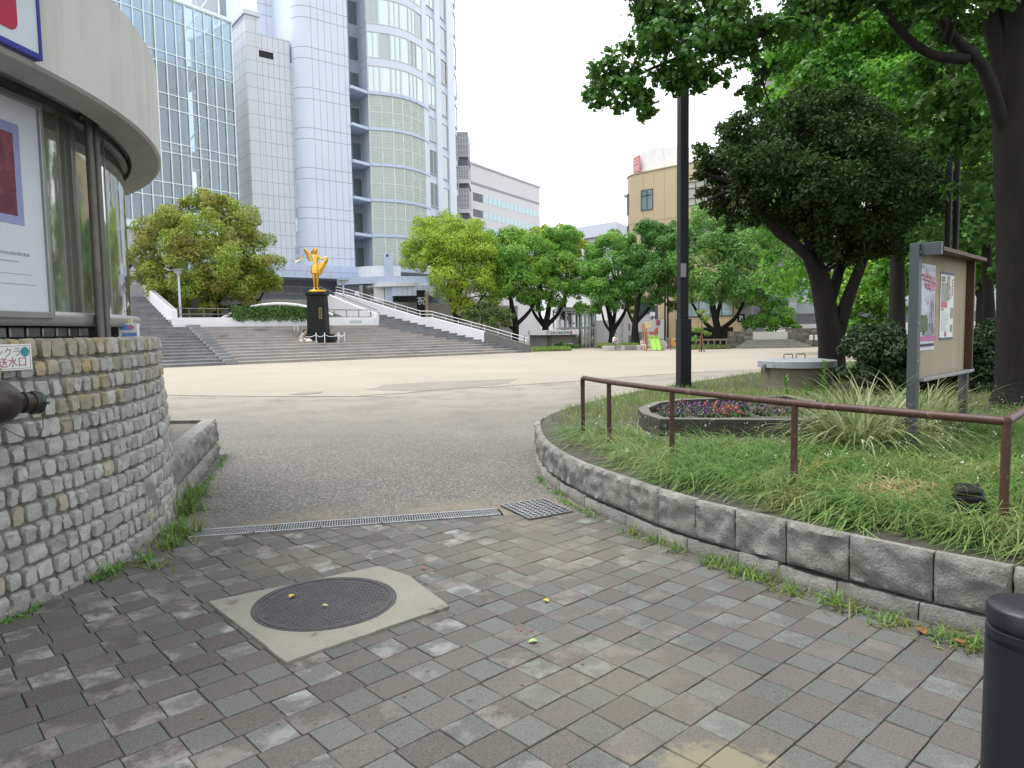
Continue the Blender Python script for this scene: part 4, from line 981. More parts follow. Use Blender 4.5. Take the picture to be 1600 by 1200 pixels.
b = MB(); b.fbox(nb, A0 + .03, A0 + .21, Z1 - .33, Z1 - .275, -.005, -.003); b.fbox(nb, A0 + .03, A0 + .12, Z1 - .355, Z1 - .34, -.005, -.003)
for k in range(6): z = Z1 - .06 - k * .027; b.fbox(nb, A1 - .065, A1 - .035, z - .018, z, -.005, -.003)
b.fbox(nb, A0 + .16, A0 + .21, Z0 + .03, Z0 + .075, -.005, -.003); b.build('red_print', M['sign_red'], p2)
b = MB(); rr = random.Random(5)
for k in range(9): z = Z1 - .38 - k * .02; b.fbox(nb, A0 + .04, A0 + .04 + rr.uniform(.12, .24), z - .004, z, -.005, -.003)
for k in range(5): z = Z1 - .13 - k * .024; b.fbox(nb, A1 - .115, A1 - .095, z - .015, z, -.005, -.003)
b.build('text_lines', M['grey_print'], p2)
# ---------------------------------------------------------------- tall lamp post near the bed
lc = G(1068, 612, .25); lp = thing('tall_lamp_post', (lc.x, lc.y, .25), 'tall square black lamp post with thicker base at the grass edge', 'lamp post')
b = MB(); b.obox(lc.xy, .225, .225, .2, 1.66, R(12)); b.build('base_box', M['black_paint'], lp, bevel=.01)
b = MB(); b.obox((lc.x - .02, lc.y), .17, .17, 1.66, 9.4, R(12)); b.build('pole', M['black_paint'], lp, bevel=.008)
fx = Frame((lc.x - .02, lc.y), R(12)); b = MB(); b.fbox(fx, -.08, .03, 2.46, 2.72, .0851, .088); b.build('notice_plate', mat('faded_notice', (.3, .3, .29), (.2, .2, .2), 30, .6), lp)
b = MB(); b.obox((lc.x - .02, lc.y), 1.7, .34, 9.4, 9.55, R(12)); b.build('lamp_head', M['black_paint'], lp, bevel=.02)
for k, (u, lab) in enumerate(((1478, 'left one of two close dark poles rising behind the notice board'), (1490, 'right one of two close dark poles rising behind the notice board'))):
    q = P(u, 470, 14.2 + .3 * k); t = thing('dark_pole', (q.x, q.y, .3), lab, 'pole', 'pair of dark poles behind the notice board')
    b = MB(); b.tube([(q.x, q.y, .25), (q.x, q.y, 8.6)], [.06, .05], 12); b.build('pole', M['black_paint'], t, smooth=50)
    b = MB(); b.lathe((q.x, q.y, 8.6), [(.12, 0), (.2, .12), (.2, .4), (.05, .5)], 14); b.build('lamp_head', M['black_paint'], t, smooth=40)
# ================================================================ stairs and terraces
S = Frame((-7.85, 40.27), math.atan2(.625, .78))
RISE, TR = .1525, .52
def smax(o): return 11.3 - .604 * o
def sdiag(o): return 10.45 - 1.09 * o
M['step_grey'] = mat('grey_stone_step', (.24, .245, .255), (.18, .185, .193), 1.5, .8, .2, 30, isl=.14, stain=(.13, .13, .13), stscale=(.5, .5, 1), stlo=.58, sthi=.8)
M['step_brown'] = mat('brown_tile_step', (.37, .345, .325), (.31, .288, .27), 1.2, .8, .2, 30, isl=.1, stain=(.15, .137, .128), stscale=(.45, .45, 1.5), stlo=.58, sthi=.78)
M['step_edge'] = mat('dark_step_gap', (.15, .145, .14), rough=.9)
def steps(name, label, n0, n1, lo, hi, m, notch):
    b = MB(); rr = random.Random(len(name) + n1)
    for i in range(n0, n1):
        o = i * TR; z1 = (i + 1) * RISE; s0, s1 = lo(o), hi(o)
        if s1 - s0 < .2: continue
        s = s0; 
        while s < s1 - .05:
            e = min(s + rr.uniform(.8, 1.6), s1)
            b.fbox(S, s + .004, e - .004, z1 - .17, z1 - .045, -(o + TR + .03), -o - .03, 1 if notch is None else 0)
            b.fbox(S, s + .002, e - .002, z1 - .045, z1 + rr.uniform(-.004, .004), -(o + TR + .02), -o, 0)
            s = e
        b.fbox(S, s0, s1, z1 - .2, z1 - .02, -(o + TR + .04), -o - .045, 2)
        if notch:
            s = s0 + rr.uniform(0, 1)
            while s < s1 - .2: b.fbox(S, s, s + .1, z1 - .075, z1 - .03, -o - .1, -o + .006, 2); s += rr.uniform(1.2, 2.2)
    return tag(b.build(name, [m, m, M['step_edge']], loc=S.pt((lo(n0 * TR) + hi(n0 * TR)) / 2, -n0 * TR, n0 * RISE)), label, 'steps')
steps('grey_steps', 'tall flight of grey stone steps on the left beside the stone wall', 0, 26, lambda o: -25.0, lambda o: -8.15 if o < 6.7 else -8.85, M['step_grey'], True)
steps('brown_steps', 'wide flight of brown tiled steps below the golden statue', 0, 13, lambda o: -7.5, lambda o: min(sdiag(o), smax(o)), M['step_brown'], False)
steps('side_steps', 'grey stone steps running down along the white ramp wall on the right', 0, 24, lambda o: sdiag(o) if o < 6.4 else 3.95, lambda o: smax(o) - .02, M['step_grey'], True)
b = MB()
for i in range(13):
    o = i * TR; b.fbox(S, -8.14, -7.51, i * RISE - .1, (i + 1) * RISE + .12, -(o + TR), -o + .02)
tag(b.build('stepped_kerb', M['step_grey'], loc=S.pt(-7.8, 0, 0), bevel=.01), 'stepped grey stone kerb between the grey and brown flights', 'kerb')
def sprism(pts, z0, z1): return MB().prism([tuple(S.pt(s, -o, 0).xy) for s, o in pts], z0, z1)
M['terrace'] = mat('terrace_paving', (.3, .29, .27), (.24, .23, .21), 1, .9)
tag(sprism([(-8.84, 7.04), (3.93, 7.04), (3.93, 13.5), (-8.84, 13.5)], -.05, 2.42).build('middle_terrace', M['terrace']), kind='structure')
tag(sprism([(-45, 13.55), (3.9, 13.55), (4.0, 12.5), (12, 16), (27, 20), (27, 70), (-45, 70)], -.05, 3.96).build('upper_terrace', M['terrace']), kind='structure')
M['white_wall'] = mat('white_panel_wall', (.68, .69, .72), (.62, .63, .66), .8, .6, stain=(.42, .42, .42), stscale=(1.2, 1.2, .5), stlo=.6, sthi=.85)
b = MB()
for a0, a1 in ((-8.8, -4.2), (-4.19, .4), (.41, 3.9)): b.fbox(S, a0, a1, 1.9, 2.52, -7.04, -6.8)
tag(b.build('terrace_wall', M['white_wall'], loc=S.pt(-2, -6.9, 1.9), bevel=.01), 'low white wall along the top of the brown steps, below the hedge', 'wall')
fx = S; b = MB(); b.fbox(S, 1.95, 2.8, 2.12, 2.32, -6.8, -6.795); tag(b.build('wall_plate', mat('pale_green_plate', (.42, .5, .47), rough=.5), loc=S.pt(2.3, -6.8, 2.2)), 'small pale green plate on the white terrace wall right of the pedestal', 'plate')
# balustrade wall of the left flight: slopes with the steps
def swall(name, label, pts, th, m, cap=None, cat='wall'):
    """wall standing along (s,o,z0,z1) points"""
    b = MB()
    for (a, c) in zip(pts[:-1], pts[1:]):
        p, q = S.pt(a[0], -a[1], 0), S.pt(c[0], -c[1], 0); t = (q - p).normalized(); nn = V((-t.y, t.x, 0)) * th / 2
        b.hexa([p - nn + UPZ * a[2], q - nn + UPZ * c[2], q + nn + UPZ * c[2], p + nn + UPZ * a[2], p - nn + UPZ * a[3], q - nn + UPZ * c[3], q + nn + UPZ * c[3], p + nn + UPZ * a[3]], a[4] if len(a) > 4 else 0)
    return tag(b.build(name, m, loc=S.pt(pts[0][0], -pts[0][1], pts[0][2]), bevel=.012), label, cat)
sl_ = RISE / TR
M['stud'] = mat('studded_concrete', (.33, .33, .34), (.27, .27, .28), 2, .8)
bw_ = swall('balustrade_wall', 'sloping white balustrade wall with studded top beside the left steps', [(-8.68, 6.9, 1.8, 2.95), (-8.68, 13.6, 3.7, 4.75)], .3, [M['white_wall']])
b = MB()
for r in range(34):
    for k in range(3):
        o = 7.0 + r * .19; z = 2.95 + (o - 6.9) / 6.7 * 1.8
        b.obox(S.pt(-8.78 + k * .1, -o, 0).xy, .05, .05, z - .03, z + .05, R(38))
b.build('studs', M['stud'], bw_)
swall('landing_wall', 'grey parapet wall closing the top of the left steps', [(-8.7, 13.75, 3.8, 4.72), (-26, 13.75, 3.8, 4.72)], .3, [M['stud']])
# lattice railing on top of the landing
def railing(name, label, p0, p1, z0, z1, n, m, rails=(0.0, 1.0), r=.025, z0b=None):
    p0, p1 = V((p0[0], p0[1], 0)), V((p1[0], p1[1], 0)); dz = 0 if z0b is None else z0b - z0
    t = thing(name, (p0.x, p0.y, z0), label, 'railing'); h = z1 - z0
    for q in rails:
        b = MB(); b.tube([p0 + UPZ * (z0 + h * q), p1 + UPZ * (z0 + dz + h * q)], r, 8); b.build('rail', m, t, smooth=50)
    for k in range(n):
        q = p0.lerp(p1, k / (n - 1)); zz = z0 + dz * k / (n - 1); b = MB(); b.tube([q + UPZ * (zz - .05), q + UPZ * (zz + h)], r, 8); b.build('post', m, t, smooth=50)
    return t
railing('terrace_railing', 'grey railing above the white wall, left of the hedge', S.pt(-8.6, -7.3, 0), S.pt(-4.6, -7.3, 0), 2.55, 3.05, 6, M['pipe'], (.35, 1), .03)
railing('terrace_railing', 'short grey railing above the white wall, right of the black pedestal', S.pt(.2, -7.2, 0), S.pt(3.7, -7.2, 0), 2.52, 3.02, 5, M['pipe'], (.05, 1), .03)
railing('landing_railing', 'thin grey railing on the parapet at the head of the left steps', S.pt(-8.8, -13.9, 0), S.pt(-22, -13.9, 0), 4.72, 5.6, 12, M['pipe'], (.3, .65, 1), .02)
railing('terrace_railing', 'long grey railing on the upper terrace behind the arch', S.pt(-8, -14.2, 0), S.pt(3.2, -14.2, 0), 3.96, 4.9, 9, M['pipe'], (.5, 1), .02)
# white ramp walls
def zst(o): return o * sl_
outer = [(11.45, -.2, -.05, .35, 1), (9.8, 2.45, .4, 1.0, 1)]
swall('ramp_wall_foot', 'dark grey foot of the ramp wall at the sand', [(11.5, -.2, -.05, .5), (9.85, 2.5, .35, 1.42)], .36, [M['step_edge']])
swall('ramp_wall', 'long white sloping ramp wall to the right of the steps', [(9.82, 2.55, .3, 1.45), (7.75, 6.05, 1.4, 2.5), (7.35, 6.7, 1.4, 2.52), (4.4, 11.6, 3.0, 4.2), (3.9, 12.9, 3.4, 4.5)], .34, [M['white_wall']])
b = MB()
for pts in ([(11.4, 0, .98), (9.82, 2.55, 1.84), (7.7, 6.05, 2.92), (7.3, 6.7, 2.94), (4.35, 11.6, 4.62), (3.9, 12.9, 4.9)], [(11.4, 0, .76), (9.82, 2.55, 1.62), (7.7, 6.05, 2.7), (7.3, 6.7, 2.72), (4.35, 11.6, 4.4), (3.9, 12.9, 4.68)]):
    b.tube([S.pt(s, -o, z) for s, o, z in pts], .022, 8)
rt = thing('ramp_railing', S.pt(11.4, 0, .3), 'thin pale double railing running up the white ramp wall', 'railing'); b.build('rails', M['white'], rt, smooth=50)
for k in range(16):
    f = k / 15; o = .1 + 12.5 * f; s = smax(o) + .1; z = .3 + zst(o) ; b = MB(); b.tube([S.pt(s, -o, z + .2), S.pt(s, -o, z + .72)], .018, 6); b.build('post', M['white'], rt)
swall('inner_ramp_wall', 'white slanted parapet between the terrace wall and the side steps', [(3.98, 6.75, 1.75, 2.75), (3.3, 9.2, 2.4, 3.5), (2.5, 12.6, 3.4, 4.6)], .25, [M['white_wall']])
b = MB(); b.tube([S.pt(3.98, -6.8, 3.0), S.pt(3.3, -9.2, 3.75), S.pt(2.5, -12.6, 4.85)], .03, 8); tag(b.build('ramp_handrail', M['pipe'], loc=S.pt(3.98, -6.8, 3)), 'single handrail above the white slanted parapet', 'railing')
# arch rail and hedge
b = MB(); b.tube(catmull([P(346, 498, 42.6), P(366, 488, 42.8), P(395, 479, 43.2), P(430, 474.5, 43.8), P(465, 476.5, 44.5), P(500, 484, 45.3), P(520, 492, 45.8)], .5), .085, 10)
tag(b.build('arch_rail', M['white'], loc=P(346, 498, 42.6), smooth=50), 'white arched tube spanning over the clipped hedge', 'arch')
# ---------------------------------------------------------------- leaves
SHAPES = {'kite': ([(-.5, 0, 0), (-.1, .3, .05), (.5, 0, 0), (-.1, -.3, .05)], [[0, 1, 2, 3]]),
          'oval': ([(-.5, 0, 0), (-.2, .2, .04), (.2, .18, .03), (.5, 0, -.03), (.2, -.18, .03), (-.2, -.2, .04)], [[0, 1, 2, 3], [0, 3, 4, 5]]),
          'maple': ([(-.5, 0, 0), (-.3, .26, .02), (.12, .5, -.04), (.1, .2, .03), (.55, 0, -.05), (.1, -.2, .03), (.12, -.5, -.04), (-.3, -.26, .02)], [[0, 1, 2, 3], [0, 3, 4, 5], [0, 5, 6, 7]]),
          'sprig': ([(-.5, 0, 0), (-.3, .22, .04), (.0, .02, 0), (-.3, -.18, .02), (-.1, .0, 0), (.12, .3, .06), (.5, .05, -.05), (.15, -.26, .0)], [[0, 1, 2, 3], [4, 5, 6, 7]])}
def leaf_arrays(pos, nor, size, shape, rng):
    n = len(pos); nor = nor / (np.linalg.norm(nor, axis=1, keepdims=True) + 1e-9)
    r = rng.normal(size=(n, 3)); t = np.cross(nor, r); t /= (np.linalg.norm(t, axis=1, keepdims=True) + 1e-9); bb = np.cross(nor, t)
    sh, fc = SHAPES[shape]; sh = np.array(sh); fc = np.array(fc); k = len(sh)
    v = pos[:, None] + size[:, None, None] * (sh[None, :, :1] * t[:, None] + sh[None, :, 1:2] * bb[:, None] + sh[None, :, 2:] * nor[:, None])
    f = (fc[None] + (np.arange(n) * k)[:, None, None]).reshape(-1, fc.shape[1])
    return v.reshape(-1, 3), f
def crown(clumps, n, size, shape='sprig', rng=RNG, sub=10, flat=.8, up=.5, rnd=.55, inner=.12, subr=(.3, .52), fuzz=0.0):
    cs = []
    for c, r in clumps:
        cs.append((np.array(c), r * .62, np.array([0, 0, .3])))
        for _ in range(sub):
            d = rng.normal(size=3); d[2] = d[2] * .8 + .25; d /= np.linalg.norm(d)
            cs.append((np.array(c) + d * r * .72 * np.array([1, 1, flat]), r * rng.uniform(*subr), d))
    w = np.array([c[1] ** 2 for c in cs]); w = w / w.sum(); cnt = (w * n).astype(int) + 1
    pos = []; nor = []
    for (c, r, d0), m in zip(cs, cnt):
        d = rng.normal(size=(m, 3)); d /= np.linalg.norm(d, axis=1, keepdims=True); d = d + .55 * d0; d /= np.linalg.norm(d, axis=1, keepdims=True)
        rr = r * np.where(rng.random(m) < inner, rng.uniform(.1, .7, m), rng.uniform(.72 - fuzz, 1.12 + fuzz, m))
        pos.append(c + d * rr[:, None] * np.array([1, 1, flat])); nor.append(d + np.array([0, 0, up]) + rng.normal(size=(m, 3)) * rnd)
    pos = np.concatenate(pos); nor = np.concatenate(nor)
    return leaf_arrays(pos, nor, size * rng.uniform(.65, 1.25, len(pos)), shape, rng)
def leafobj(name, arr, m, parent=None, loc=None): return np_obj(name, arr[0], arr[1], m, parent, loc)
def box_leaves(p0, p1, depth, z0, z1, n, size, jit=.06, rng=RNG, shape='oval'):
    """leaf positions over the faces of a hedge block running p0->p1"""
    p0, p1 = np.array([*V(p0).xy, 0]), np.array([*V(p1).xy, 0]); d = p1 - p0; L = np.linalg.norm(d); d /= L; q = np.array([-d[1], d[0], 0])
    a = rng.random(n); face = rng.random(n); u = rng.random(n); w = rng.random(n)
    off = np.where(face < .45, -.5, np.where(face < .55, .5, u - .5)); zz = np.where(face < .55, w, 1.0)
    pos = p0 + d * (a * L)[:, None] + q * (off * depth)[:, None] + np.array([0, 0, 1]) * (z0 + (z1 - z0) * zz)[:, None] + rng.normal(size=(n, 3)) * jit
    nor = np.where((face < .45)[:, None], -q, np.where((face < .55)[:, None], q, np.array([0, 0, 1.0]))) + rng.normal(size=(n, 3)) * .5 + np.array([0, 0, .4])
    return leaf_arrays(pos, nor, size * rng.uniform(.6, 1.3, n), shape, rng)
M['hedge'] = leafmat('hedge_leaf', (.045, .115, .025), (.08, .17, .035), (.1, .19, .04), .25, 1.5, .45, .35)
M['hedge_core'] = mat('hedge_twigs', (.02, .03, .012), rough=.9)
hd = thing('clipped_hedge', S.pt(-2.7, -7.6, 2.42), 'clipped ivy hedge spilling over the white terrace wall', 'hedge')
leafobj('foliage', box_leaves(S.pt(-5.5, -7.35, 0), S.pt(-.3, -7.35, 0), 1.15, 2.35, 3.12, 7000, .15), M['hedge'], hd)
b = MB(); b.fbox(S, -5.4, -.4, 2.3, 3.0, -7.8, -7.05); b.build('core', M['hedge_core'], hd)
# ---------------------------------------------------------------- pale lamp posts
M['lamp_post'] = mat('pale_blue_paint', (.5, .56, .64), (.45, .5, .58), 3, .5)
def park_lamp(q, h, label):
    t = thing('park_lamp', q, label, 'lamp post', 'pale park lamps on the terrace'); b = MB()
    b.tube([q, q + UPZ * (h - .35)], [.075, .06], 12); b.build('pole', M['lamp_post'], t, smooth=50)
    b = MB(); b.lathe(q, [(.07, h - .38), (.1, h - .32), (.3, h - .07)], 20); b.build('lamp_glass', mat('lamp_glass', (.42, .45, .47), rough=.25, spec=.6) if 'lamp_glass' not in bpy.data.materials else bpy.data.materials['lamp_glass'], t, smooth=50)
    b = MB(); b.lathe(q, [(.44, h - .06), (.45, h - .03), (.3, h), (.001, h + .03)], 20); b.build('lamp_hood', M['alu'], t, smooth=40); return t
q = P(282, 486, 42.3); q.z = 2.42; park_lamp(q, EYE + (524.5 - 422) / FPX * 42.3 - 2.42, 'pale lamp post standing left of the olive green tree')
q = P(538, 497, 50.5); q.z = 2.9; park_lamp(q, EYE + (520.3 - 438) / FPX * 50.5 - 2.9, 'pale lamp post to the right of the golden statue')
q = P(214.5, 462, 53); q.z = 3.96; park_lamp(q, EYE + (525.6 - 413) / FPX * 53 - 3.96, 'farthest pale lamp post, at the head of the left steps')
# ================================================================ statue
def skin_body(name, joints, edges, mats, regions, parent=None, loc=None, xf=None, sub=2, smooth=True):
    """one continuous skinned figure; regions: material index per edge"""
    names = list(joints); me = bpy.data.meshes.new(name)
    xf = xf or Matrix()
    pts = [V(joints[k][0]) for k in names]
    me.from_pydata([tuple(p) for p in pts], [(names.index(a), names.index(c)) for a, c in edges], [])
    ob = bpy.data.objects.new(name, me); COL.objects.link(ob)
    md = ob.modifiers.new('skin', 'SKIN'); md.use_smooth_shade = True; md.branch_smoothing = .4
    for i, k in enumerate(names):
        r = joints[k][1]; r = r if hasattr(r, '__len__') else (r, r)
        sv = me.skin_vertices[0].data[i]; sv.radius = r; sv.use_root = (i == 0)
    s2 = ob.modifiers.new('sub', 'SUBSURF'); s2.levels = sub; s2.render_levels = sub
    dg = bpy.context.evaluated_depsgraph_get(); m2 = bpy.data.meshes.new_from_object(ob.evaluated_get(dg)); bpy.data.objects.remove(ob)
    m2.materials.clear()
    for m in mats: m2.materials.append(m)
    segs = [(pts[names.index(a)], pts[names.index(c)]) for a, c in edges]
    for p in m2.polygons:
        c = p.center; best = 9; bi = 0
        for i, (a, e) in enumerate(segs):
            ab = e - a; t = max(0, min(1, (c - a).dot(ab) / max(ab.length_squared, 1e-9))); dd = (a + ab * t - c).length
            if dd < best: best = dd; bi = i
        p.material_index = regions[bi]; p.use_smooth = True
    o0 = org(parent) if parent is not None else V(loc)
    for v in m2.vertices: v.co = xf @ v.co - o0
    m2.name = name; return link(name, m2, parent, loc)
M['gold'] = mat('gilded_bronze', (.68, .42, .075), (.5, .29, .045), 6, .28, .1, 30, metal=.85, stain=(.4, .24, .05), stscale=(4, 4, 2), stlo=.58, sthi=.8)
M['ped'] = mat('polished_black_granite', (.008, .0095, .01), (.014, .016, .016), 2, .55, spec=.15, stain=(.024, .028, .027), stscale=(2.5, 2.5, .5), stlo=.6, sthi=.8)
pc_ = P(498.5, 535, 42.2); pz = .95; pcx, pcy = pc_.x, pc_.y
pd = thing('statue_pedestal', (pcx, pcy, pz), 'tall polished black granite pedestal with a small gold plaque', 'pedestal')
ra = R(8); H_ = 2.78
b = MB(); b.hexa([(pcx + x, pcy + y, z) for z, k in ((pz + .0, .56), (pz + H_, .5)) for x, y in ((-k, -k), (k, -k), (k, k), (-k, k))]); b.build('shaft', M['ped'], pd, bevel=.06)
b = MB(); b.obox((pcx, pcy), 1.14, 1.14, pz + H_, pz + H_ + .16, 0); b.build('top_slab', M['ped'], pd, bevel=.02)
b = MB(); b.box(pcx + .6, pcx + 1.0, pcy - .45, pcy + .45, pz, pz + .32); b.box(pcx + .6, pcx + .85, pcy - .4, pcy + .4, pz + .325, pz + .5); b.box(pcx - .68, pcx + .66, pcy - .68, pcy - .605, pz, pz + .5); b.build('base_block', M['ped'], pd, bevel=.03)
b = MB(); b.box(pcx + .2, pcx + .38, pcy - .56, pcy - .5, pz + 1.4, pz + 2.05); b.build('plaque', mat('dull_brass', (.2, .16, .06), rough=.5, metal=.5), pd, bevel=.005)
b = MB()
for k in range(4): b.box(pcx + .25, pcx + .33, pcy - .565, pcy - .56, pz + 1.47 + k * .14, pz + 1.56 + k * .14)
b.build('plaque_relief', M['ped'], pd)
st = thing('golden_statue', (pcx, pcy, pz + H_ + .16), 'gilded statue of a dancing woman swinging her dress on the black pedestal', 'statue')
SZ = pz + H_ + .16
b = MB(); b.lathe((pcx, pcy, SZ), [(.5, 0), (.53, .05), (.52, .12), (.46, .16), (.001, .17)], 28); b.build('gilt_base', M['gold'], st, smooth=50)
k_ = 2.52 / 1.72
def sj(x, y, z, r): return ((x, y, z), r)
J = {'pelvis': sj(0, 0, .93, (.14, .115)), 'waist': sj(.01, 0, 1.08, (.105, .085)), 'chest': sj(-.0, 0, 1.28, (.135, .105)), 'neck': sj(-.01, -.01, 1.43, .045), 'headb': sj(.02, -.02, 1.5, .07), 'head': sj(.05, -.03, 1.6, (.085, .095)), 'crown': sj(.05, -.02, 1.68, .05),
     'shl': sj(-.13, 0, 1.39, .055), 'ell': sj(-.28, -.02, 1.51, .04), 'hal': sj(-.4, -.03, 1.65, .03), 'fil': sj(-.46, -.04, 1.68, .018),
     'shr': sj(.13, 0, 1.36, .055), 'elr': sj(.27, -.06, 1.24, .04), 'har': sj(.45, -.1, 1.29, .03), 'fir': sj(.53, -.12, 1.31, .018),
     'hl': sj(-.075, 0, .86, (.1, .1)), 'kl': sj(-.07, -.03, .47, .062), 'al': sj(-.075, .02, .1, .038), 'tl': sj(-.07, -.14, .035, .03),
     'hr': sj(.075, 0, .86, (.1, .1)), 'kr': sj(.06, -.01, .47, .06), 'ar': sj(.03, .04, .1, .038), 'tr': sj(.12, -.1, .035, .03)}
E_ = [('pelvis', 'waist'), ('waist', 'chest'), ('chest', 'neck'), ('neck', 'headb'), ('headb', 'head'), ('head', 'crown'), ('chest', 'shl'), ('shl', 'ell'), ('ell', 'hal'), ('hal', 'fil'), ('chest', 'shr'), ('shr', 'elr'), ('elr', 'har'), ('har', 'fir'), ('pelvis', 'hl'), ('hl', 'kl'), ('kl', 'al'), ('al', 'tl'), ('pelvis', 'hr'), ('hr', 'kr'), ('kr', 'ar'), ('ar', 'tr')]
XF = Matrix.Translation((pcx - .04, pcy, SZ + .14)) @ Matrix.Scale(k_, 4)
skin_body('figure', J, E_, [M['gold']], [0] * len(E_), st, None, XF)
def cloth(name, rows, th, m, parent, xf):
    """sheet through rows of points, thickened"""
    b = MB(); w = len(rows[0]); vs = [xf @ V(p) for r in rows for p in r]
    b.add(vs, [(i * w + j, i * w + j + 1, (i + 1) * w + j + 1, (i + 1) * w + j) for i in range(len(rows) - 1) for j in range(w - 1)])
    o = b.build(name, m, parent, smooth=80); s = o.modifiers.new('thick', 'SOLIDIFY'); s.thickness = th; s.offset = 0
    ss = o.modifiers.new('sub', 'SUBSURF'); ss.levels = 1; ss.render_levels = 2; return o
# short skirt
rows = []
for i, z in enumerate((1.0, .9, .8, .71, .66)):
    row = []
    for k in range(13):
        a = 2 * math.pi * k / 12; r = (.15, .178, .19, .195, .2)[i]; r2 = r * (.85 + .05 * math.sin(3 * a) * (i > 2)); row.append((r * math.cos(a) + .005, r2 * math.sin(a), z + .02 * math.sin(2 * a) * (i > 2)))
    rows.append(row)
cloth('skirt', rows, .03, M['gold'], st, XF)
# swept drape held in the right hand
cloth('swept_drape', [[(.53, -.12, 1.31), (.56, -.1, 1.24), (.52, -.08, 1.12), (.44, -.06, .98), (.33, -.05, .82), (.27, -.05, .66), (.22, -.04, .6)],
                      [(.42, -.15, 1.24), (.44, -.16, 1.14), (.42, -.15, 1.02), (.36, -.14, .9), (.28, -.12, .76), (.23, -.1, .64), (.19, -.1, .6)],
                      [(.3, -.12, 1.12), (.31, -.15, 1.04), (.29, -.16, .94), (.26, -.16, .84), (.21, -.15, .73), (.17, -.15, .65), (.15, -.14, .62)],
                      [(.14, -.1, 1.05), (.14, -.12, .98), (.14, -.15, .9), (.14, -.16, .82), (.13, -.17, .74), (.12, -.17, .67), (.11, -.17, .63)]], .035, M['gold'], st, XF)
# scarf hanging from the left hand, looping behind
b = MB(); tp = [XF @ V(p) for p in ((-.46, -.04, 1.7), (-.42, .02, 1.58), (-.44, .05, 1.45), (-.5, .04, 1.34), (-.6, .02, 1.24), (-.72, 0, 1.17), (-.84, -.01, 1.14))]
cloth('scarf_tail', [[(-.45, -.06, 1.69), (-.41, -.02, 1.56), (-.43, 0, 1.42), (-.5, 0, 1.31), (-.6, -.01, 1.22), (-.72, -.02, 1.155), (-.86, -.03, 1.12)], [(-.47, .02, 1.7), (-.45, .06, 1.57), (-.47, .08, 1.46), (-.54, .07, 1.37), (-.63, .06, 1.28), (-.73, .05, 1.2), (-.86, .04, 1.15)]], .03, M['gold'], st, XF)
cloth('scarf_loop', [[(-.44, -.03, 1.66), (-.4, .06, 1.45), (-.36, .1, 1.25), (-.27, .12, 1.14), (-.17, .11, 1.18), (-.12, .1, 1.3)], [(-.4, -.03, 1.66), (-.31, .06, 1.5), (-.27, .1, 1.36), (-.22, .12, 1.29), (-.16, .11, 1.33), (-.11, .09, 1.4)]], .035, M['gold'], st, XF)
cloth('flowing_hair', [[(.09, -.05, 1.7), (.0, .0, 1.71), (-.1, .03, 1.63), (-.2, .05, 1.55)], [(.08, .06, 1.66), (-.02, .08, 1.63), (-.11, .09, 1.54), (-.2, .08, 1.5)], [(.06, .07, 1.56), (-.02, .09, 1.52), (-.1, .09, 1.46), (-.17, .08, 1.44)]], .05, M['gold'], st, XF)
# landing under the pedestal and rope posts
M['landing'] = mat('ochre_landing_stone', (.32, .28, .2), (.26, .23, .18), 2, .85)
b = MB(); b.fbox(S, -2.9, .7, .25, .945, -5.0, -2.75); tag(b.build('pedestal_landing', M['landing'], loc=S.pt(-1.2, -3.6, .25), bevel=.02), 'ochre stone landing block set into the brown steps under the pedestal', 'landing')
gpost = 'white rope posts around the pedestal'; rp_ = []
for i, (dx, dy, lab) in enumerate(((-.75, -.75, 'white rope post at the left front corner of the pedestal, beside the seated person'), (.1, -.95, 'short white rope post in front of the middle of the pedestal'), (.62, -1.05, 'white rope post at the right front corner of the pedestal'),
                                   (1.35, -.85, 'white rope post farthest forward on the right of the pedestal'), (1.5, .1, 'white rope post at the right, on the edge of the landing'), (1.05, .7, 'white rope post behind the right of the pedestal'))):
    q = V((pcx + dx, pcy + dy, .93)); t = thing('rope_post', q, lab, 'post', gpost); b = MB(); b.tube([q, q + UPZ * .56], .022, 8); b.lathe(q + UPZ * .56, [(.032, 0), (.032, .03), (.001, .05)], 10); b.build('post', M['white'], t, smooth=50)
    b = MB(); b.lathe(q, [(.1, 0), (.1, .015), (.04, .03)], 12); b.build('foot', M['galv'], t); rp_.append(q + UPZ * .5)
for i, lab in enumerate(('white rope hanging from the left corner post of the pedestal', 'white rope between the two front posts of the pedestal', 'white rope sagging across the right front of the pedestal', 'white rope on the right edge of the landing', 'white rope at the right rear of the pedestal')):
    a, c = rp_[i], rp_[i + 1]; b = MB(); b.tube([a.lerp(c, k / 8) - UPZ * .5 * (k / 8) * (1 - k / 8) for k in range(9)], .016, 6); tag(b.build('barrier_rope', M['white'], loc=a, smooth=50), lab, 'rope', 'ropes around the pedestal')
for u, lab in ((460.5, 'left one of two thin white posts on the brown steps'), (465.8, 'right one of two thin white posts on the brown steps')):
    q = P(u, 523, 43.3); b = MB(); b.tube([q - UPZ * .2, q + UPZ * .55], .025, 8); tag(b.build('white_post', M['white'], loc=q, smooth=50), lab, 'post', 'pair of white posts on the brown steps')
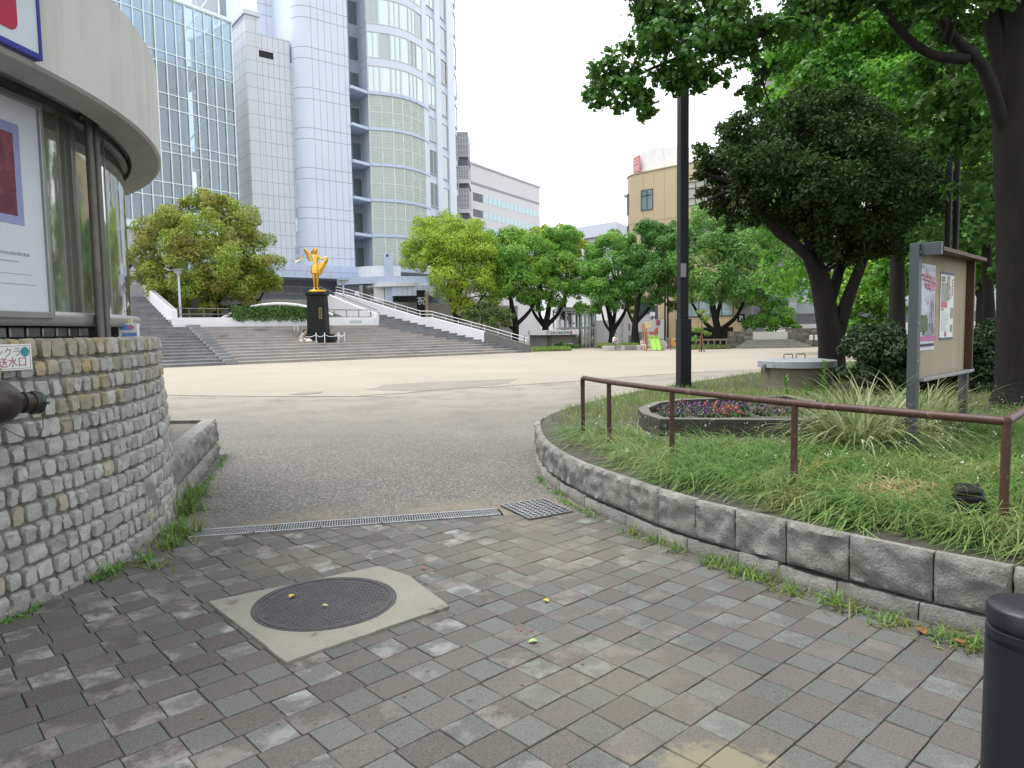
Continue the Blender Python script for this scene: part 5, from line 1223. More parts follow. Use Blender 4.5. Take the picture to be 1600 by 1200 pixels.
# ================================================================ people
def cloth_mat(n, c): return mat(n, c, tuple(x * .8 for x in c), 8, .85)
M['skin'] = mat('skin', (.46, .29, .2), rough=.6); M['hair'] = mat('dark_hair', (.02, .016, .014), rough=.6); M['shoe'] = mat('pale_shoe', (.4, .38, .35), rough=.7)
def seated(q, face, shirt, trousers, label, h=1.0, lean=.1, feet=-.3):
    t = thing('person', q, label, 'person')
    J = {'pelvis': ((0, 0, .11), (.13, .15)), 'belly': ((.03 + lean * .2, 0, .26), (.12, .15)), 'chest': ((.05 + lean * .6, 0, .44), (.115, .16)), 'neck': ((.06 + lean, 0, .57), .05), 'jaw': ((.09 + lean * 1.15, 0, .63), (.07, .065)), 'head': ((.09 + lean * 1.2, 0, .72), (.1, .08)), 'top': ((.08 + lean * 1.2, 0, .79), .06)}
    Ed = [('pelvis', 'belly'), ('belly', 'chest'), ('chest', 'neck'), ('neck', 'jaw'), ('jaw', 'head'), ('head', 'top')]; Rg = [1, 0, 0, 2, 2, 2]
    for s, y in (('l', 1), ('r', -1)):
        J.update({'sh' + s: ((.05 + lean * .6, .18 * y, .5), .06), 'el' + s: ((.16 + lean * .5, .23 * y, .27), .045), 'wr' + s: ((.36, .12 * y, .3), .032), 'ha' + s: ((.43, .09 * y, .31), (.035, .022)), 'fi' + s: ((.49, .07 * y, .29), (.028, .014)),
                  'hi' + s: ((.03, .1 * y, .1), .095), 'kn' + s: ((.42, .13 * y, .16 + .12 * (feet > -.3)), .065), 'an' + s: ((.44, .12 * y, feet + .07), .042), 'to' + s: ((.58, .13 * y, feet + .03), .035)})
        Ed += [('chest', 'sh' + s), ('sh' + s, 'el' + s), ('el' + s, 'wr' + s), ('wr' + s, 'ha' + s), ('ha' + s, 'fi' + s), ('pelvis', 'hi' + s), ('hi' + s, 'kn' + s), ('kn' + s, 'an' + s), ('an' + s, 'to' + s)]; Rg += [0, 0, 2, 2, 2, 1, 1, 1, 3]
    xf = Matrix.Translation(q) @ Matrix.Rotation(face, 4, 'Z') @ Matrix.Scale(h, 4)
    skin_body('body', J, Ed, [shirt, trousers, M['skin'], M['shoe']], Rg, t, None, xf)
    b = MB(); c = V((.06 + lean * 1.2, 0, .75)); vs = []
    prof = [(.001, .105), (.06, .09), (.095, .04), (.1, -.02), (.09, -.07)]
    for r, z in prof:
        for k in range(12): a = 2 * math.pi * k / 12; vs.append(xf @ (c + V((r * math.cos(a) - (.03 if z < 0 else 0), r * .9 * math.sin(a), z))))
    b.add(vs, [(i * 12 + k, i * 12 + (k + 1) % 12, (i + 1) * 12 + (k + 1) % 12, (i + 1) * 12 + k) for i in range(4) for k in range(12) if not (i >= 2 and k in (11, 0, 1))]); b.build('hair', M['hair'], t, smooth=80)
    b = MB()
    for y in (-.033, .033): e = xf @ (V((.185 + lean * 1.2, y, .715))); b.lathe(e - UPZ * .009, [(.001, 0), (.009, .009), (.001, .018)], 8)
    b.build('eyes', M['hair'], t); return t
q = P(468.5, 531, 41.5); q.z = .93
seated(q + V((0, 0, 0)), R(-12), cloth_mat('checked_pink_shirt', (.48, .38, .42)), cloth_mat('pale_trousers', (.6, .6, .56)), 'person in pinkish shirt and pale trousers sitting bent forward by the pedestal', 1.0, .24, -.02)
bq = q + V((.55, -.1, 0)); b = MB(); b.lathe((bq.x, bq.y, .93), [(.16, 0), (.2, .06), (.17, .2), (.08, .27), (.02, .3)], 14); tag(b.build('white_bag', M['white'], loc=bq, smooth=60), 'white plastic bag at the feet of the person by the pedestal', 'bag')
q = P(958.5, 540, 47.5); q.z = .42
seated(q, R(-40), cloth_mat('white_shirt', (.7, .7, .69)), cloth_mat('grey_trousers', (.3, .3, .32)), 'person in white shirt sitting on the low stone kerb under the trees', .95, .08, -.38)
q = P(1003, 542, 46.5); q.z = .3
seated(q, R(-70), cloth_mat('pink_white_shirt', (.66, .47, .48)), cloth_mat('white_trousers', (.62, .6, .58)), 'small child in pink and white sitting left of the slide', .72, .05, -.3)
# ================================================================ play set and far side of the plaza
PX = lambda u, v, Y: P(u, v, Y)
plc = {k: mat('play_' + k, c, rough=.45, spec=.5) for k, c in (('orange', (.45, .2, .1)), ('lime', (.3, .5, .06)), ('yellow', (.6, .5, .3)), ('red', (.38, .1, .09)), ('grey', (.16, .17, .18)), ('peach', (.7, .4, .14)))}
Y0 = 47.0; pq = PX(1022, 547, Y0); x0 = pq.x; ps = thing('play_set', (x0, Y0, 0), 'small climbing tower with lime green slide and orange posts', 'play equipment')
def zp(v, Y=Y0): return EYE + (512.3 - v) / FPX * Y
def xp(u, Y=Y0): return (u - 800) / FPX * Y + .01
for u in (1009.5, 1012.5, 1029.5): 
    for dy in (0, .9):
        b = MB(); b.tube([(xp(u), Y0 + .3 + dy, 0), (xp(u), Y0 + .3 + dy, zp(506 if u < 1020 else 514))], .045, 8); b.build('post', plc['orange'], ps, smooth=50)
b = MB(); b.box(xp(1009), xp(1031), Y0 + .3, Y0 + 1.2, .82, .9); b.build('platform', plc['grey'], ps)
b = MB(); b.box(xp(1015), xp(1029), Y0 + .18, Y0 + .24, zp(523), zp(518)); b.build('front_panel', plc['red'], ps)
b = MB(); b.box(xp(1010), xp(1020), Y0 + .25, Y0 + .3, zp(513), zp(503)); b.build('roof_panel', plc['yellow'], ps, bevel=.02)
b = MB(); b.box(xp(1026), xp(1030), Y0 + .25, Y0 + .3, zp(521), zp(512)); b.build('side_panel', plc['red'], ps)
b = MB(); xa, xb = xp(1015.5), xp(1029.5)
for i in range(6):
    t0, t1 = i / 6, (i + 1) / 6; f = lambda t: (Y0 + .15 - .95 * t, .85 * (1 - t) ** 1.3 + .07)
    (ya, za), (yb, zb) = f(t0), f(t1)
    b.hexa([(xa, yb, zb - .05), (xb, yb, zb - .05), (xb, ya, za - .05), (xa, ya, za - .05), (xa, yb, zb), (xb, yb, zb), (xb, ya, za), (xa, ya, za)])
    for x_ in (xa - .03, xb - .01, (xa + xb) / 2 - .02): b.hexa([(x_, yb, zb - .05), (x_ + .04, yb, zb - .05), (x_ + .04, ya, za - .05), (x_, ya, za - .05), (x_, yb, zb + .14), (x_ + .04, yb, zb + .14), (x_ + .04, ya, za + .14), (x_, ya, za + .14)])
b.build('slide', plc['lime'], ps, bevel=.01)
b = MB(); b.box(xa - .05, xa + .05, Y0 + .05, Y0 + .14, .85, zp(525)); b.box(xb - .05, xb + .05, Y0 + .05, Y0 + .14, .85, zp(525)); b.box(xa - .05, xb + .05, Y0 + .05, Y0 + .14, zp(529), zp(525)); b.build('slide_hood', plc['lime'], ps, bevel=.02)
b = MB(); b.tube([(xp(1034.5), Y0 - .1, .36), (xp(1034.5), Y0 + .1, .36)], .34, 20); b.build('round_panel', mat('cream_play_panel', (.5, .46, .36), rough=.5), ps)
b = MB(); b.box(xp(1031), xp(1038), Y0 + .3, Y0 + .36, zp(537), zp(530)); b.build('play_panel', plc['grey'], ps)
q = PX(1053, 542, 48); b = MB(); b.box(xp(1049, 48), xp(1057, 48), 48, 48.08, zp(541, 48), zp(529, 48)); 
op = thing('orange_panel', q, 'peach coloured play panel on two posts left of the tall black lamp post', 'play panel'); b.build('panel', plc['peach'], op, bevel=.02)
for u in (1048, 1058): b = MB(); b.box(xp(u, 48) - .04, xp(u, 48) + .04, 47.98, 48.1, 0, zp(528, 48)); b.build('post', plc['red'], op)
for u, h, lab in ((1039.5, 488, 'left one of two thin dark poles behind the play set'), (1044, 470, 'right one of two thin dark poles behind the play set')):
    b = MB(); b.tube([(xp(u, 51), 51, 0), (xp(u, 51), 51, zp(h - 30, 51))], [.07, .05], 10); tag(b.build('thin_pole', M['black_paint'], loc=(xp(u, 51), 51, 0), smooth=50), lab, 'pole', 'thin poles behind the play set')
b = MB(); b.box(xp(1041, 50), xp(1046, 50), 50, 50.2, 0, zp(528, 50)); tag(b.build('grey_cabinet', plc['grey'], loc=(xp(1043, 50), 50, 0), bevel=.02), 'grey service cabinet at the foot of the thin poles', 'cabinet')
# low stone kerb seats
gk = 'stone kerb seats in front of the trees'
labs = ['pale kerb stone at the left end, near the glass pavilion', 'grey kerb stone left of the person in white', 'pale kerb stone under the person in white', 'long grey kerb stone between the person in white and the child', 'pale kerb stone beside the child', 'green painted kerb stone left of the slide']
for (u0, u1, c), lab in zip(((943, 951, .52), (951.2, 961, .5), (961.2, 970, .27), (970.2, 977, .5), (977.2, 995, .26), (995.2, 1003, .55)), labs):
    b = MB(); b.box(xp(u0, 48.3), xp(u1, 48.3), 48.3, 48.75, 0, .32); tag(b.build('kerb_seat', mat('kerb_stone_%d' % u0, (c, c * .98, c * .94), rough=.85), loc=(xp(u0, 48.3), 48.3, 0), bevel=.02), lab if 'green' not in lab else 'pale kerb stone between the child and the slide', 'kerb stone', gk)
M['lawn'] = mat('far_lawn', (.1, .17, .035), (.16, .22, .05), 1.5, .9, .5, 40)
for nm, pts in (('lawn', [(945, 48.8), (1005, 48.8), (1010, 60), (935, 60)]), ('lawn', [(832, 48.5), (893, 50), (893, 55), (825, 55)]), ('lawn', [(1062, 47), (1142, 48), (1142, 56), (1062, 56)])):
    pp = [(xp(u, y), y) for u, y in pts]; tag(MB().prism(pp, -.05, .3 if pts[0][0] == 945 else .12).build(nm, M['lawn']), kind='structure')
bb = Blades(); n = 7000; u = U_(0, 1, n); w = U_(0, 1, n); k = RNG.integers(0, 3, n); yy = np.choose(k, [48.9 + 4 * w, 48.9 + 5 * w, 47.5 + 6 * w]); xx = np.choose(k, [6.3 + 2.7 * u, 1.4 + 2.7 * u, 11.2 + 3.3 * u]); zz = np.choose(k, [.3 + 0 * u, .12 + 0 * u, .12 + 0 * u])
bb.add(*blades(np.stack([xx, yy, zz], 1), U_(0, 6.28, n), U_(R(50), R(90), n), U_(.08, .25, n), np.full(n, .035), U_(0, R(60), n), 2)); tag(bb.build('far_grass', M['grass']), 'bright grass under the trees across the plaza', 'grass', kind='stuff')
# stone wall with white plaque and steps
M['rubble'] = mat('dark_rubble_stone', (.2, .19, .17), (.1, .095, .085), 6, .9, .6, 12, stain=(.33, .31, .27), stscale=(7, 7, 9), stlo=.5, sthi=.62)
Y1 = 49.5; z_ = lambda v: EYE + (510 - v) / FPX * Y1; x_ = lambda u: (u - 800) / FPX * Y1
sw = thing('monument_wall', (x_(1200), Y1, 0), 'dark rubble stone wall with a long blank pale plaque across the plaza', 'wall')
b = MB(); rr = random.Random(4)
for (u0, u1, v0) in ((1141, 1177, 517), (1232, 1305, 514)):
    zt = z_(v0); z = 0
    while z < zt - .05:
        x = x_(u0); hgt = min(rr.uniform(.14, .22), zt - z)
        while x < x_(u1) - .05: w = min(rr.uniform(.25, .6), x_(u1) - x); b.box(x + .01, x + w - .01, Y1 + rr.uniform(-.03, .03), Y1 + .55, z, z + hgt - .015); x += w
        z += hgt
    b.box(x_(u0) + .02, x_(u1) - .02, Y1 + .05, Y1 + .5, 0, zt - .02)
b.build('rubble_stones', mat('rubble_isl', (.22, .205, .18), (.13, .122, .105), 4, .9, .4, 20, isl=.35), sw)
b = MB(); b.box(x_(1177), x_(1232), Y1 + .05, Y1 + .5, .3, z_(519)); b.build('pale_plaque', mat('plaque_stone', (.62, .61, .55), (.56, .55, .5), 1, .7), sw, bevel=.01)
b = MB()
for k in range(4): b.box(x_(1165 - 5 * k), x_(1240 + 5 * k), Y1 - .35 * (k + 1), Y1 + .1, 0, z_(531) - .13 * k)
tag(b.build('monument_steps', mat('weathered_step', (.3, .29, .26), (.2, .195, .18), 3, .85), loc=(x_(1200), Y1 - 1, 0), bevel=.015), 'low grey steps in front of the pale plaque', 'steps')
for u, lab in ((1264.5, 'left one of two small white notices on the rubble wall'), (1273, 'right one of two small white notices on the rubble wall')):
    b = MB(); b.box(x_(u), x_(u + 5.5), Y1 - .06, Y1 - .035, z_(533), z_(525)); tag(b.build('white_notice', M['white'], loc=(x_(u), Y1 - .05, z_(530))), lab, 'notice', 'white notices on the rubble wall')
ft = thing('log_fence', (xp(1062, 47.5), 47.5, 0), 'low brown log fence right of the tall black lamp post', 'fence')
M['log'] = mat('brown_log', (.17, .135, .1), (.12, .095, .07), 6, .85)
b = MB(); b.tube([(xp(1055, 47.5), 47.5, .62), (xp(1141, 47.5), 47.8, .62)], .07, 8); b.build('top_rail', M['log'], ft)
for k in range(9): u = 1060 + k * 9.5; b = MB(); b.tube([(xp(u, 47.5), 47.55, 0), (xp(u, 47.5), 47.55, .6)], .06, 8); b.build('post', M['log'], ft)
b = MB(); b.box(xp(1062, 54), xp(1146, 54), 54, 54.3, 0, zp(513, 54)); tag(b.build('dark_wall', mat('dark_slate_wall', (.035, .035, .036), rough=.8), loc=(xp(1100, 54), 54, 0)), 'long low dark wall behind the log fence', 'wall')
b = MB(); b.box(xp(1074, 53), xp(1096, 53), 53.0, 53.4, .75, .82); b.box(xp(1074, 53), xp(1096, 53), 53.0, 53.04, .4, .72)
for u in (1075, 1094): b.box(xp(u, 53), xp(u + 1, 53), 53.05, 53.35, 0, .75)
tag(b.build('green_bench', mat('green_bench_paint', (.03, .28, .13), rough=.5), loc=(xp(1085, 53), 53, 0)), 'green bench in front of the low dark wall', 'bench')
# ================================================================ office tower complex
ANG = math.atan2(.625, .78)
B = Frame((-14.9, 66.0), ANG)
M['panel'] = mat('blue_white_panel', (.58, .64, .735), (.54, .595, .69), .35, .45, spec=.4)
M['panel_grey'] = mat('lilac_grey_panel', (.555, .585, .63), (.51, .54, .585), .35, .5, spec=.35)
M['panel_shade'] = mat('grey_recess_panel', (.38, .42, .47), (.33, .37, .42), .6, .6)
M['seam'] = mat('panel_seam', (.3, .33, .39), rough=.8)
M['block_wall'] = mat('pale_green_glass_block', (.47, .52, .5), (.42, .465, .445), .8, .35, spec=.5)
M['block_grid'] = mat('block_grid', (.64, .69, .65), rough=.6)
M['ledge'] = mat('pale_blue_ledge', (.5, .58, .74), rough=.5)
M['frame_w'] = mat('white_window_frame', (.58, .61, .63), rough=.5)
M['win_blind'] = glassmat('window_with_blind', (1, 1, 1), .14, .02, False, (.5, .64, .66))
M['win_dark'] = glassmat('dark_window', (1, 1, 1), .16, .03, False, (.06, .08, .095))
M['win_mid'] = glassmat('mid_window', (1, 1, 1), .16, .03, False, (.2, .27, .29))
ZT = 47.0; ZG = 3.96
tw = thing('office_tower', B.pt(4, -4, ZG), 'tall pale blue office tower with rounded slab and curved glass bay', 'building')
def poly_prism(fr, pts, z0, z1): return MB().prism([tuple(fr.pt(a, n, 0).xy) for a, n in pts], z0, z1)
zo = B.px(500, 417)[1]
sL = B.px(471, 250)[0]; sE = B.px(551, 300)[0]; RC = 1.25
arc = [(sL + RC - RC * math.cos(R(90 * k / 8)), -RC + RC * math.sin(R(90 * k / 8))) for k in range(9)]
poly_prism(B, [(sL, -9)] + arc + [(sE, 0), (sE, -9)], zo, ZT).build('rounded_slab', M['panel'], tw, smooth=30)
def strip_path(b, fr, pts, z0, z1, off, th=.0, m=0):
    """thin band along a plan polyline, standing off the wall"""
    n = len(pts); ps = [fr.pt(a, nn, 0) for a, nn in pts]
    for i in range(n - 1):
        p, q = ps[i], ps[i + 1]; t = (q - p).normalized(); nn = V((t.y, -t.x, 0)) * off; bk = -V((t.y, -t.x, 0)) * max(th, .05)
        b.hexa([p + nn + UPZ * z0, q + nn + UPZ * z0, q + bk + UPZ * z0, p + bk + UPZ * z0, p + nn + UPZ * z1, q + nn + UPZ * z1, q + bk + UPZ * z1, p + bk + UPZ * z1], m)
b = MB(); z = zo + .8
while z < ZT: strip_path(b, B, arc + [(sE, 0)], z, z + .05, .006); strip_path(b, B, arc + [(sE, 0)], z + .95, z + 1.0, .006); z += 3.45
s = sL + 1.3
while s < sE - .3: b.fbox(B, s, s + .035, zo, ZT, -.05, .004); s += .62
b.build('slab_seams', M['seam'], tw)
# lower stepped panel block
n0 = -1.3; sP = B.px(392, 250, n0)[0]; s403 = B.px(404, 60, n0)[0]; s452 = B.px(452, 60, n0)[0]
zA = B.px(392, 24, n0)[1]; zB = B.px(425, 57, n0)[1]; zC = B.px(460, 100, n0)[1]
b = MB(); b.fbox(B, sP, s403, zo, zA, -9, n0); b.fbox(B, s403 + .01, s452, zo, zB, -9, n0 - .004); b.fbox(B, s452 + .01, sL + .3, zo, zC, -8.9, n0 - .008); b.build('panel_block', M['panel_grey'], tw)
b = MB(); b.fbox(B, sP - .15, s403 + .15, zA, zA + .35, -9, n0 + .15); b.build('block_cap', M['panel_grey'], tw)
b = MB(); z = zo + .5
while z < zA - .3:
    e = s403 if z > zB else (s452 if z > zC else sL + .2)
    b.fbox(B, sP, e, z, z + .035, -1.4, n0 + .004)
    b.fbox(B, sP - .004, sP + .05, z, z + .035, -9, n0); z += 1.12
for i, s in enumerate(np.linspace(sP + .85, sL - .2, 7)): b.fbox(B, s, s + .03, zo, (zA if s < s403 else zB if s < s452 else zC) - .02, -1.4, n0 + .0035)
for k in range(8): n_ = n0 - .9 - k * .95; b.fbox(B, sP - .0035, sP + .05, zo, zA - .02, n_ - .03, n_)
b.build('block_seams', M['seam'], tw)
b = MB(); a_, z_1 = B.px(404.5, 83, n0); b.fbox(B, a_, a_ + 1.25, z_1 - .28, z_1 + .28, n0 - .1, n0 + .012); b.build('vent_slot', M['dark'], tw)
# strip of windows beside the slab
for vt, vm, vb in ((141, 158, 181), (202, 219, 241), (263, 280, 302), (324, 341, 362), (385, 398, 402)):
    a0, z1 = B.px(456.5, vt, n0); a1, z0 = B.px(467, vb, n0); zm = B.px(461, vm, n0)[1]
    a0 += .25; a1 = a0 + .75
    b = MB(); b.fbox(B, a0, a1, z0, zm, n0 - .02, n0 + .02, 0); b.fbox(B, a0, a1, zm, z1, n0 - .02, n0 + .012, 1)
    for q0, q1, y0_, y1_ in ((a0 - .05, a0, z0 - .05, zm), (a1, a1 + .05, z0 - .05, zm), (a0, a1, z0 - .05, z0), (a0, a1, (z0 + zm) / 2 - .03, (z0 + zm) / 2 + .03)): b.fbox(B, q0, q1, y0_, y1_, n0 - .02, n0 + .05, 2)
    b.build('window', [M['win_blind'], M['panel_shade'], M['frame_w']], tw)
# upper masses behind
sb_ = B.px(402, 20, -5.5)[0]
b = MB(); b.fbox(B, sb_, sE - .6, zo, ZT, -14, -5.5); b.build('rear_mass', M['panel'], tw)
b = MB(); z = zB
while z < ZT: b.fbox(B, sb_, 0, z, z + .05, -5.6, -5.494); b.fbox(B, sb_, 0, z + .95, z + 1, -5.6, -5.494); z += 3.45
for s in np.arange(sb_ + .8, sL, .8): b.fbox(B, s, s + .035, zB, ZT, -5.6, -5.495)
b.build('rear_seams', M['seam'], tw)
sb2 = B.px(300, 10, -18)[0]; b = MB(); b.fbox(B, sb2, sb_ + .5, 20, ZT - 6, -26, -18); b.build('rear_block', M['panel_grey'], tw)
b = MB(); s1_ = B.px(340, 10, -18)[0]
for k in range(3): b.fbox(B, s1_ + .2 + k * 2.3, s1_ + 2 + k * 2.3, 31.5, 37, -18.1, -17.98)
b.build('rear_windows', M['win_mid'], tw)
# recess and bay
nR = -2.6; sR1 = B.px(566, 300, nR)[0]
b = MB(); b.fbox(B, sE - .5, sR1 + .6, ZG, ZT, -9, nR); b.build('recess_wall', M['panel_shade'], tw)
p2 = (B.px(580, 300, -.4)[0], -.4); p3s = B.px(664, 300, -.9)[0]
NB = 6; bay = []
for k in range(NB + 1):
    t = k / NB; bay.append((p2[0] + (p3s - p2[0]) * t, -.4 - .5 * t + 1.0 * math.sin(math.pi * min(1, t * .95))))
rgt = [(B.px(672, 300, -1.5)[0], -1.5), (B.px(684, 300, -2.2)[0], -2.2), (B.px(692, 300, -2.9)[0], -2.9), (B.px(702, 300, -3.8)[0], -3.8), (B.px(712, 300, -5.2)[0], -5.2), (B.px(717, 300, -7)[0], -7)]
ret = (sR1, nR)
full = [ret] + bay + rgt
ZB0 = 7.3; zblk = B.px(600, 147, .2)[1]; SH = (zblk - ZB0) / 5
poly_prism(B, [(ret[0], -14)] + [(a, n - .12) for a, n in full] + [(rgt[-1][0], -14)], ZB0, ZT).build('bay_core', M['panel'], tw)
b = MB(); g = MB(); ledges = []
bayf = [ret] + bay
for k in range(5):
    z0 = ZB0 + k * SH; strip_path(b, B, bayf, z0 + .2, z0 + SH, -.02, .15); l = MB(); strip_path(l, B, bayf + rgt[:1], z0 - .05, z0 + .2, .1, .2); ledges.append(l)
    for i in range(len(bayf) - 1):
        (a0, n0_), (a1, n1_) = bayf[i], bayf[i + 1]; m_ = 3 if i == 0 else 9
        for q in range(m_):
            t = q / m_; a, n_ = a0 + (a1 - a0) * t, n0_ + (n1_ - n0_) * t; wd = .1 if q == 0 else .035
            t2 = t + wd / math.hypot(a1 - a0, n1_ - n0_); strip_path(g, B, [(a, n_), (a0 + (a1 - a0) * t2, n0_ + (n1_ - n0_) * t2)], z0 + .2, z0 + SH - .02, .02 if q else .05, .05)
    for q in range(1, 11): zz = z0 + .2 + (SH - .2) * q / 11; strip_path(g, B, bayf, zz, zz + (.09 if q == 5 else .035), .012, .05)
l = MB(); strip_path(l, B, bayf + rgt[:1], zblk - .1, zblk + .18, .12, .2); ledges.append(l)
b.build('glass_block_wall', M['block_wall'], tw); g.build('block_grid', M['block_grid'], tw); [l.build('floor_ledge', M['ledge'], tw) for l in ledges]
WH = 3.06
def bay_window(i0, p, q, z0, z1, m, split=2):
    (a0, n0_), (a1, n1_) = p, q; b = MB(); L = math.hypot(a1 - a0, n1_ - n0_)
    def sub(t0, t1): return [(a0 + (a1 - a0) * t0, n0_ + (n1_ - n0_) * t0), (a0 + (a1 - a0) * t1, n0_ + (n1_ - n0_) * t1)]
    strip_path(b, B, sub(.0, 1.0), z0, z1, -.03, .08, 0)
    f = .07 / L
    for k in range(split + 1): c = min(max(k / split, f / 2), 1 - f / 2); strip_path(b, B, sub(c - f / 2, c + f / 2), z0, z1, .03, .1, 1)
    strip_path(b, B, sub(0, 1), z0 - .06, z0, .035, .1, 1); strip_path(b, B, sub(0, 1), z1, z1 + .06, .035, .1, 1)
    b.build('window', [m, M['frame_w']], tw)
kz = 0; z = zblk + .25
sp = MB(); rw2 = random.Random(3)
while z < ZT - 2.5:
    for i in range(NB): bay_window(i, bay[i], bay[i + 1], z, z + 2.25, M['win_blind'] if rw2.random() < .8 else M['win_mid'], 1 if i % 2 else 2)
    bay_window(9, ret, bay[0], z, z + 2.25, M['win_mid'], 2)
    strip_path(sp, B, bayf, z + 2.32, z + WH - .06, .0, .2); z += WH
sp.build('spandrels', M['panel'], tw)
z = ZB0 + .4
while z < ZT - 2.5:
    bay_window(0, rgt[0], rgt[1], z, z + 2.3, M['win_mid'] if rw2.random() < .6 else M['win_blind'], 2); bay_window(0, rgt[2], rgt[3], z, z + 2.3, M['win_dark'] if rw2.random() < .5 else M['win_mid'], 1)
    bay_window(0, rgt[4], rgt[5], z, z + 2.3, M['win_mid'], 1); z += 3.3
b = MB(); strip_path(b, B, [bay[-1], rgt[0]], ZB0, ZT, .04, .3); strip_path(b, B, [rgt[1], rgt[2]], ZB0, ZT, .1, .3); strip_path(b, B, [rgt[3], rgt[4]], ZB0, ZT, .12, .3); b.build('piers', M['panel'], tw)
# triangular balconies and recess windows
for k in range(6):
    zz = zblk - k * SH; a1 = ret[0] + .1
    b = MB(); tri = [(sE + .01, .35), (p2[0] - .1, -.3), (a1, nR), (sE + .01, nR)]; b.prism([tuple(B.pt(a, n, 0).xy) for a, n in tri], zz - .12, zz + .14); b.build('balcony', M['ledge'], tw)
z = ZB0 + .3
while z < ZT - 2.4:
    a0 = max(B.px(553, 300, nR)[0], sE + .05); b = MB(); b.fbox(B, a0, a0 + .95, z, z + 2.1, nR - .05, nR + .02, 0); b.fbox(B, a0 + .95, a0 + 1.02, z - .05, z + 2.15, nR, nR + .05, 1); b.build('window', [M['win_dark'], M['frame_w']], tw); z += SH
# overhang band and recessed ground floor
b = MB(); b.fbox(B, sP - 6, 1.2, zo - 1.05, zo + .1, -6, .55); b.build('overhang_band', M['ledge'], tw)
b = MB()
for s in np.arange(sP - 5, 1, 1.1): b.fbox(B, s, s + .03, zo - 1.0, zo - .45, .5, .556)
b.fbox(B, sP - 6, 1.2, zo - .5, zo - .46, .5, .556); b.build('band_seams', M['seam'], tw)
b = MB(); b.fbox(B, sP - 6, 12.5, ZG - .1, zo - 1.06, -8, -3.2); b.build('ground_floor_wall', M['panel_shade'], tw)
b = MB()
for s in np.arange(sP - 5, 12, 1.3): b.fbox(B, s, s + .04, ZG, zo - 1.1, -3.3, -3.19)
b.build('ground_floor_seams', M['seam'], tw)
# entrance canopy, drum, blue fin, pier and door glass
q = P(606, 440, 62.5); zc0 = EYE + (519 - 446) / FPX * 62; zc1 = EYE + (519 - 431) / FPX * 62
b = MB(); b.prism([(q.x + 4.7 * math.cos(R(a)), q.y + 1.2 + 2.6 * math.sin(R(a))) for a in range(0, 360, 12)], zc0 + .1, zc1 - .15); b.build('entrance_canopy', M['ledge'], tw)
b = MB(); b.prism([(q.x + 1.2 + 2.5 * math.cos(R(a)), q.y - .6 + 1.3 * math.sin(R(a))) for a in range(0, 360, 15)], zc0 - .2, zc0 + .1); b.build('canopy_soffit', M['white'], tw)
b = MB(); b.prism([(q.x - 1.0 + 1.9 * math.cos(R(a)), q.y + 1.6 + 1.2 * math.sin(R(a))) for a in range(0, 360, 15)], zc1 - .15, zc1 + .9); b.build('canopy_drum', M['white'], tw)
def pbox(u0, u1, v0, v1, Y, d, hz=519.2): return ((u0 - 800) / FPX * Y, (u1 - 800) / FPX * Y, Y, Y + d, EYE + (hz - v1) / FPX * Y, EYE + (hz - v0) / FPX * Y)
b = MB(); b.box(*pbox(605, 617, 397, 446, 61.2, .5)); x0_, x1_, *_r = pbox(605, 617, 400, 500, 61.2, .5); b.box(x0_, x1_, 61.2, 61.7, ZG - .2, zc0); b.build('blue_fin', M['ledge'], tw)
b = MB(); b.box(*pbox(609, 612, 399, 403, 61.18, .1)); b.build('dark_fin_hole', M['dark'], tw)  # small square hole in the fin, its shade painted as a dark box
b = MB(); b.box(*pbox(588, 604, 447, 482, 61.5, 1.5)); b.build('entrance_wall', M['white'], tw)
b = MB(); b.box(*pbox(571, 588, 447, 480, 61.6, .1)); b.build('entrance_glass', M['win_dark'], tw)
b = MB(); b.box(*pbox(566, 571, 446, 484, 61.5, .3)); b.build('door_post', M['alu'], tw)
b = MB(); b.box(*pbox(617, 676, 447, 463, 60.9, 4)); b.build('lintel_block', M['panel'], tw)
b = MB()
for u in range(624, 676, 8): x = (u - 800) / FPX * 60.9; zz = pbox(0, 1, 447, 463, 60.9, 1); b.box(x, x + .03, 60.89, 60.95, zz[4] + .02, zz[5] - .02)
b.build('lintel_seams', M['seam'], tw)
b = MB(); b.box(*pbox(618, 690, 463, 512, 64, .4)); b.build('passage_wall', M['panel_shade'], tw)
b = MB(); bx = pbox(654, 667, 455, 510, 59.8, .75); b.box(*bx); b.build('black_pillar', M['ped'], tw)
text('pillar_lettering', '祝', .72, V((bx[0] + .02, bx[2] - .004, EYE + (519 - 476) / FPX * 59.8)), (1, 0, 0), UPZ, M['white'], tw, .002)
b = MB(); bx2 = pbox(667, 671, 458, 512, 59.8, .5); b.box(*bx2); b.build('tan_pillar', mat('tan_pillar', (.42, .33, .2), rough=.7), tw)
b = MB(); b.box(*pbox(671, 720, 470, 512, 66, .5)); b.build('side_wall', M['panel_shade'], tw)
q = P(562, 464, 61); ns = thing('direction_sign', (q.x, 61, ZG), 'small white sign board on a post by the tower entrance', 'sign')
b = MB(); b.box(*pbox(558.5, 565, 455, 461.5, 60.9, .08)); b.build('board', M['white'], ns); b = MB(); b.tube([(q.x, 61, ZG - .05), (q.x, 61, EYE + (519 - 455) / FPX * 61)], .04, 8); b.build('post', M['pipe'], ns)
